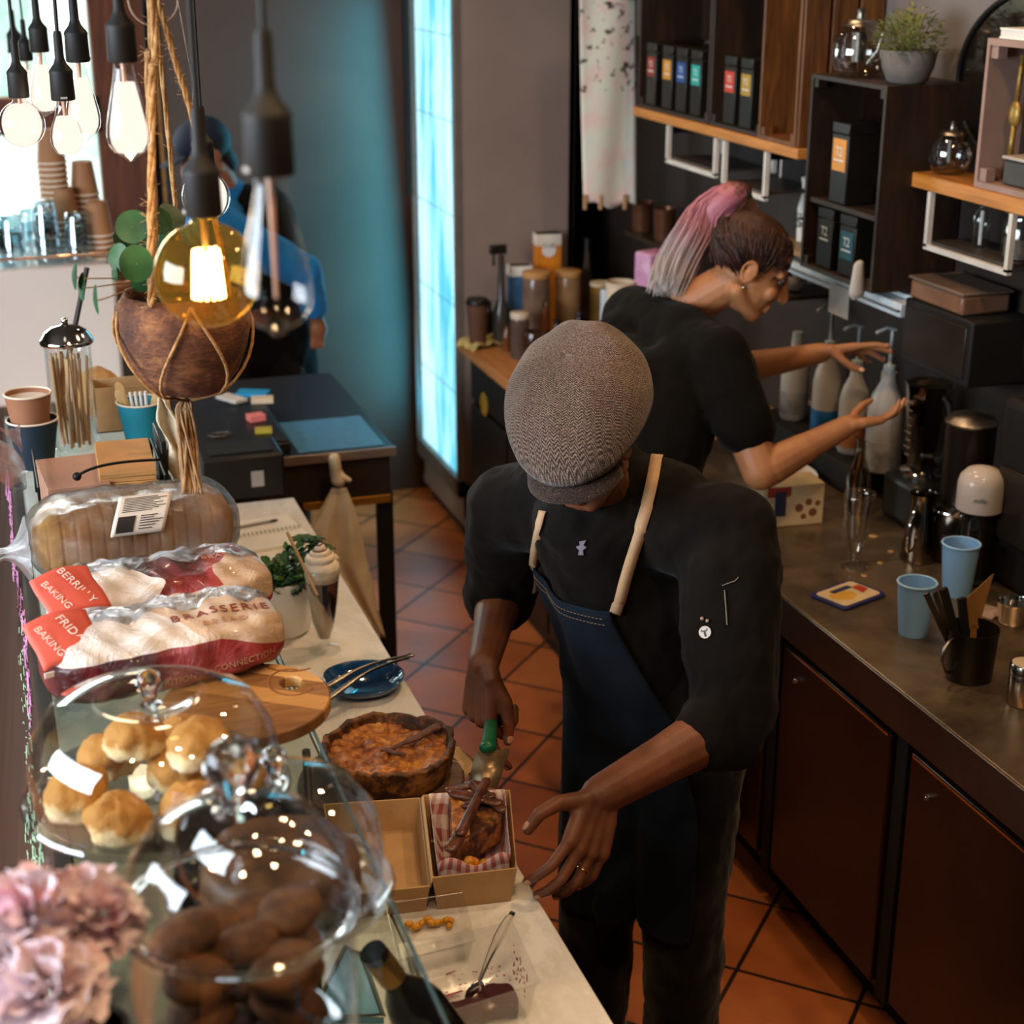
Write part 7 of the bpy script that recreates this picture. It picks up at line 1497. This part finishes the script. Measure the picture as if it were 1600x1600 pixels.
for k_,(dx,dy,dz,ln,m_,nm,ct,lb) in enumerate([(-.50,.12,1,.21,mat('dark_steel','#5a5048',.3,.8),'cooking_tongs','tongs','dark steel tongs leaning left out of the black jug'),(-.30,.15,1,.20,blackm,'knife','knife','black-handled knife leaning out of the black jug'),(-.15,.10,1,.17,blackm,'spreader','utensil','short black spreader standing in the black jug'),(.12,.28,1,.19,mat('amber_spatula','#8a5f30',.4),'amber_scraper','scraper','wide translucent amber scraper standing in the black jug')]):
    d=V((dx,dy,dz)).normalized(); F=frame(d,(0,-1,.2)); t2_=thing(nm,lb,ct,p+V((.008*(k_-1),.01,.008))); b=MB()
    if k_==3: b.prism([(-.001,-.008),(.001,-.008),(.001,.008),(-.001,.008)],0,.10,F); b.add([F@V(v) for v in((-.001,-.012,.09),(-.001,.012,.09),(-.001,.045,ln+.02),(-.001,-.030,ln-.04),(.001,-.012,.09),(.001,.012,.09),(.001,.045,ln+.02),(.001,-.030,ln-.04))],[(0,1,2,3),(7,6,5,4),(0,4,5,1),(1,5,6,2),(2,6,7,3),(3,7,4,0)])
    elif k_==0: b.prism([(-.002,-.007),(.002,-.007),(.002,.007),(-.002,.007)],0,ln,F); b.prism([(-.002,-.006),(.002,-.006),(.002,.006),(-.002,.006)],0,ln*.96,frame((d+V((.10,0,0))).normalized(),(0,-1,.2)))
    else: b.prism([(-.005,-.009),(.005,-.009),(.005,.009),(-.005,.009)],.07,ln,F); b.prism([(-.001,-.008),(.001,-.008),(.001,.008),(-.001,.008)],0,.08,F)
    b.build('utensil_body',m_,t2_,bev=.001)
t=thing('white_capped_dispenser','clear tube dispenser with glossy white domed cap at the back of the worktop','dispenser',onz(1518,905,ZB)+V((.0,0,.001)))
hh=.27; MB().lathe([(.052,0),(.054,.006),(.050,.012),(0,.012)],32).build('base',blackm,t,ang=50); MB().lathe([(.040,.012),(.041,.10),(.041,hh-.075),(0,hh-.075)],36).build('dark_tube',mat('dark_tube','#1d1712',.08,.1,bump=0,spec=.8),t,ang=50); MB().lathe([(.056,hh-.085),(.057,hh-.080),(.056,hh-.02),(.051,hh-.002),(.036,hh+.014),(.014,hh+.021),(0,hh+.022)],40).build('white_cap',mat('glossy_white_cap','#bfb2a8',.2,bump=0),t,ang=60)
F_=M.Rotation(R(-35),3,'Z')@M.Rotation(R(90),3,'X'); text('cap_lettering','milk',.018,mat('blue_ink','#3a6878',.5,bump=0),t,F_@V((0,hh-.05,.0482)) if False else V((-.0335,-.0478,hh-.048)),F_)
p=onz(1590,1100,ZB); t=thing('steel_shaker','small stainless steel shaker at the right picture edge','shaker',p+V((.008,0,.001))); MB().lathe([(.028,0),(.030,.004),(.030,.062),(.029,.066),(.031,.068),(.031,.088),(.028,.092),(0,.092)],36).build('shaker_body',mat('polished_steel','#a89a8c',.22,1,.05,3,0),t,ang=40); MB().lathe([(0,.092),(.027,.092),(0,.0935)],30).build('dusty_top',mat('dusty_lid','#b9a68c',.7,bump=.3),t)
p=onz(1570,975,ZB); t=thing('portafilter','small steel pot with chrome rim and dark handle at the right edge behind the jug','pot',p+V((.02,0,.001))); MB().shell([(.03,0),(.036,.01),(.038,.05),(.040,.054)],.002,28).build('steel_bowl',chrome,t,ang=60); MB().tube([(.036,.0,.045),(.07,.02,.07),(.11,.05,.10)],.006,8).build('handle',black,t)
p=onz(1545,960,ZB); tag(MB().box(-.035,.035,-.03,.03,0,.004).build('paper_scrap',mat('pinkish_scrap','#a58c80',.8,bump=.2),None,p+V((.0,.01,.001)),rz=R(30)),'crumpled pinkish paper scrap behind the black jug','paper')
t=thing('steel_milk_jug','tall tapered polished steel milk jug behind the rear blue cup','jug',onz(1440,872,ZB)+V((-.01,.0,.001))); MB().shell([(.046,0),(.048,.01),(.034,.12),(.030,.16),(.034,.175)],.002,36).build('jug_body',mat('polished_dark_steel','#8a8078',.1,1,bump=0),t,ang=60); MB().tube(bez((-.03,-.02,.15),(-.07,-.05,.14),(-.08,-.06,.03),(-.042,-.02,.03),12),.004,8).build('jug_handle',chrome,t)
random.seed(81)
for k_,(px,py) in enumerate([(1364,838),(1392,862),(1375,880),(1350,900)]):
    b=MB(); b.lathe([(0,0),(.008+.004*(k_==0),0),(.006,.002),(0,.0025)],12); tag(b.build('food_scrap',mat('crumb_tan','#b08a5c',.6),None,onz(px,py,ZB)+V((0,0,.0008))),'tan crumb on the steel worktop near the sundae glass','crumb','crumbs on the steel worktop')
# painted banner hanging by the fridge
BY=5.46; t=thing('paper_banner','long white paper banner with faint pastel drawings pegged beside the fridge','banner',ony(950,320,BY))
s=N('pastel_banner'); v_=s.coord(); c=s.ramp(s.noise(v_,9,4,.6),[(.3,'#dcd3c6'),(.42,'#e2c9c0'),(.5,'#ddd6ca'),(.6,'#d8dccb'),(.68,'#c9d2d6'),(.8,'#ddd5c8')]); ink=s.math('GREATER_THAN',s.noise(s.coord((1,1,1)),26,5,.7),.58)
sp=s.n('SeparateXYZ'); s.l(v_,sp.inputs[0]); up=s.math('MULTIPLY',ink,s.math('GREATER_THAN',sp.outputs[2],.40)); ban=s.bsdf(s.mix(up,c,'#4a443e'),.85)
def bn(u,v):
    a=ony(905+ (912-905)*v,320*v-40*(1-v),BY); bb=ony(997-4*v,(322)*v-40*(1-v),BY); p=a.lerp(bb,u); z=p.z+(.012*math.sin(u*9)*max(0,v-.93)*14); return V((p.x,BY+.008*math.sin(u*7+v*3),z))
b=MB(); b.grid(16,40,bn); b.build('banner_sheet',ban,t,world=True,ang=180,solid=.0008)
MB().tube([ony(895,-42,BY),ony(1010,-42,BY)],.004,8).build('hanging_rod',blackm,t,world=True)
MB().tube([ony(950,-42,BY),V((ony(950,-42,BY).x,BY,3.28))],.0012,6).build('hanging_string',blackm,t,world=True)
for px in (914,938,976): q=ony(px,312,BY-.006); o=MB().box(-.005,.005,-.006,.006,-.035,.018).build('clothes_peg',mat('peg_wood','#b08a64',.7),None,q); tag(o,'small wooden peg clipped to the lower edge of the banner','peg','pegs on the banner')
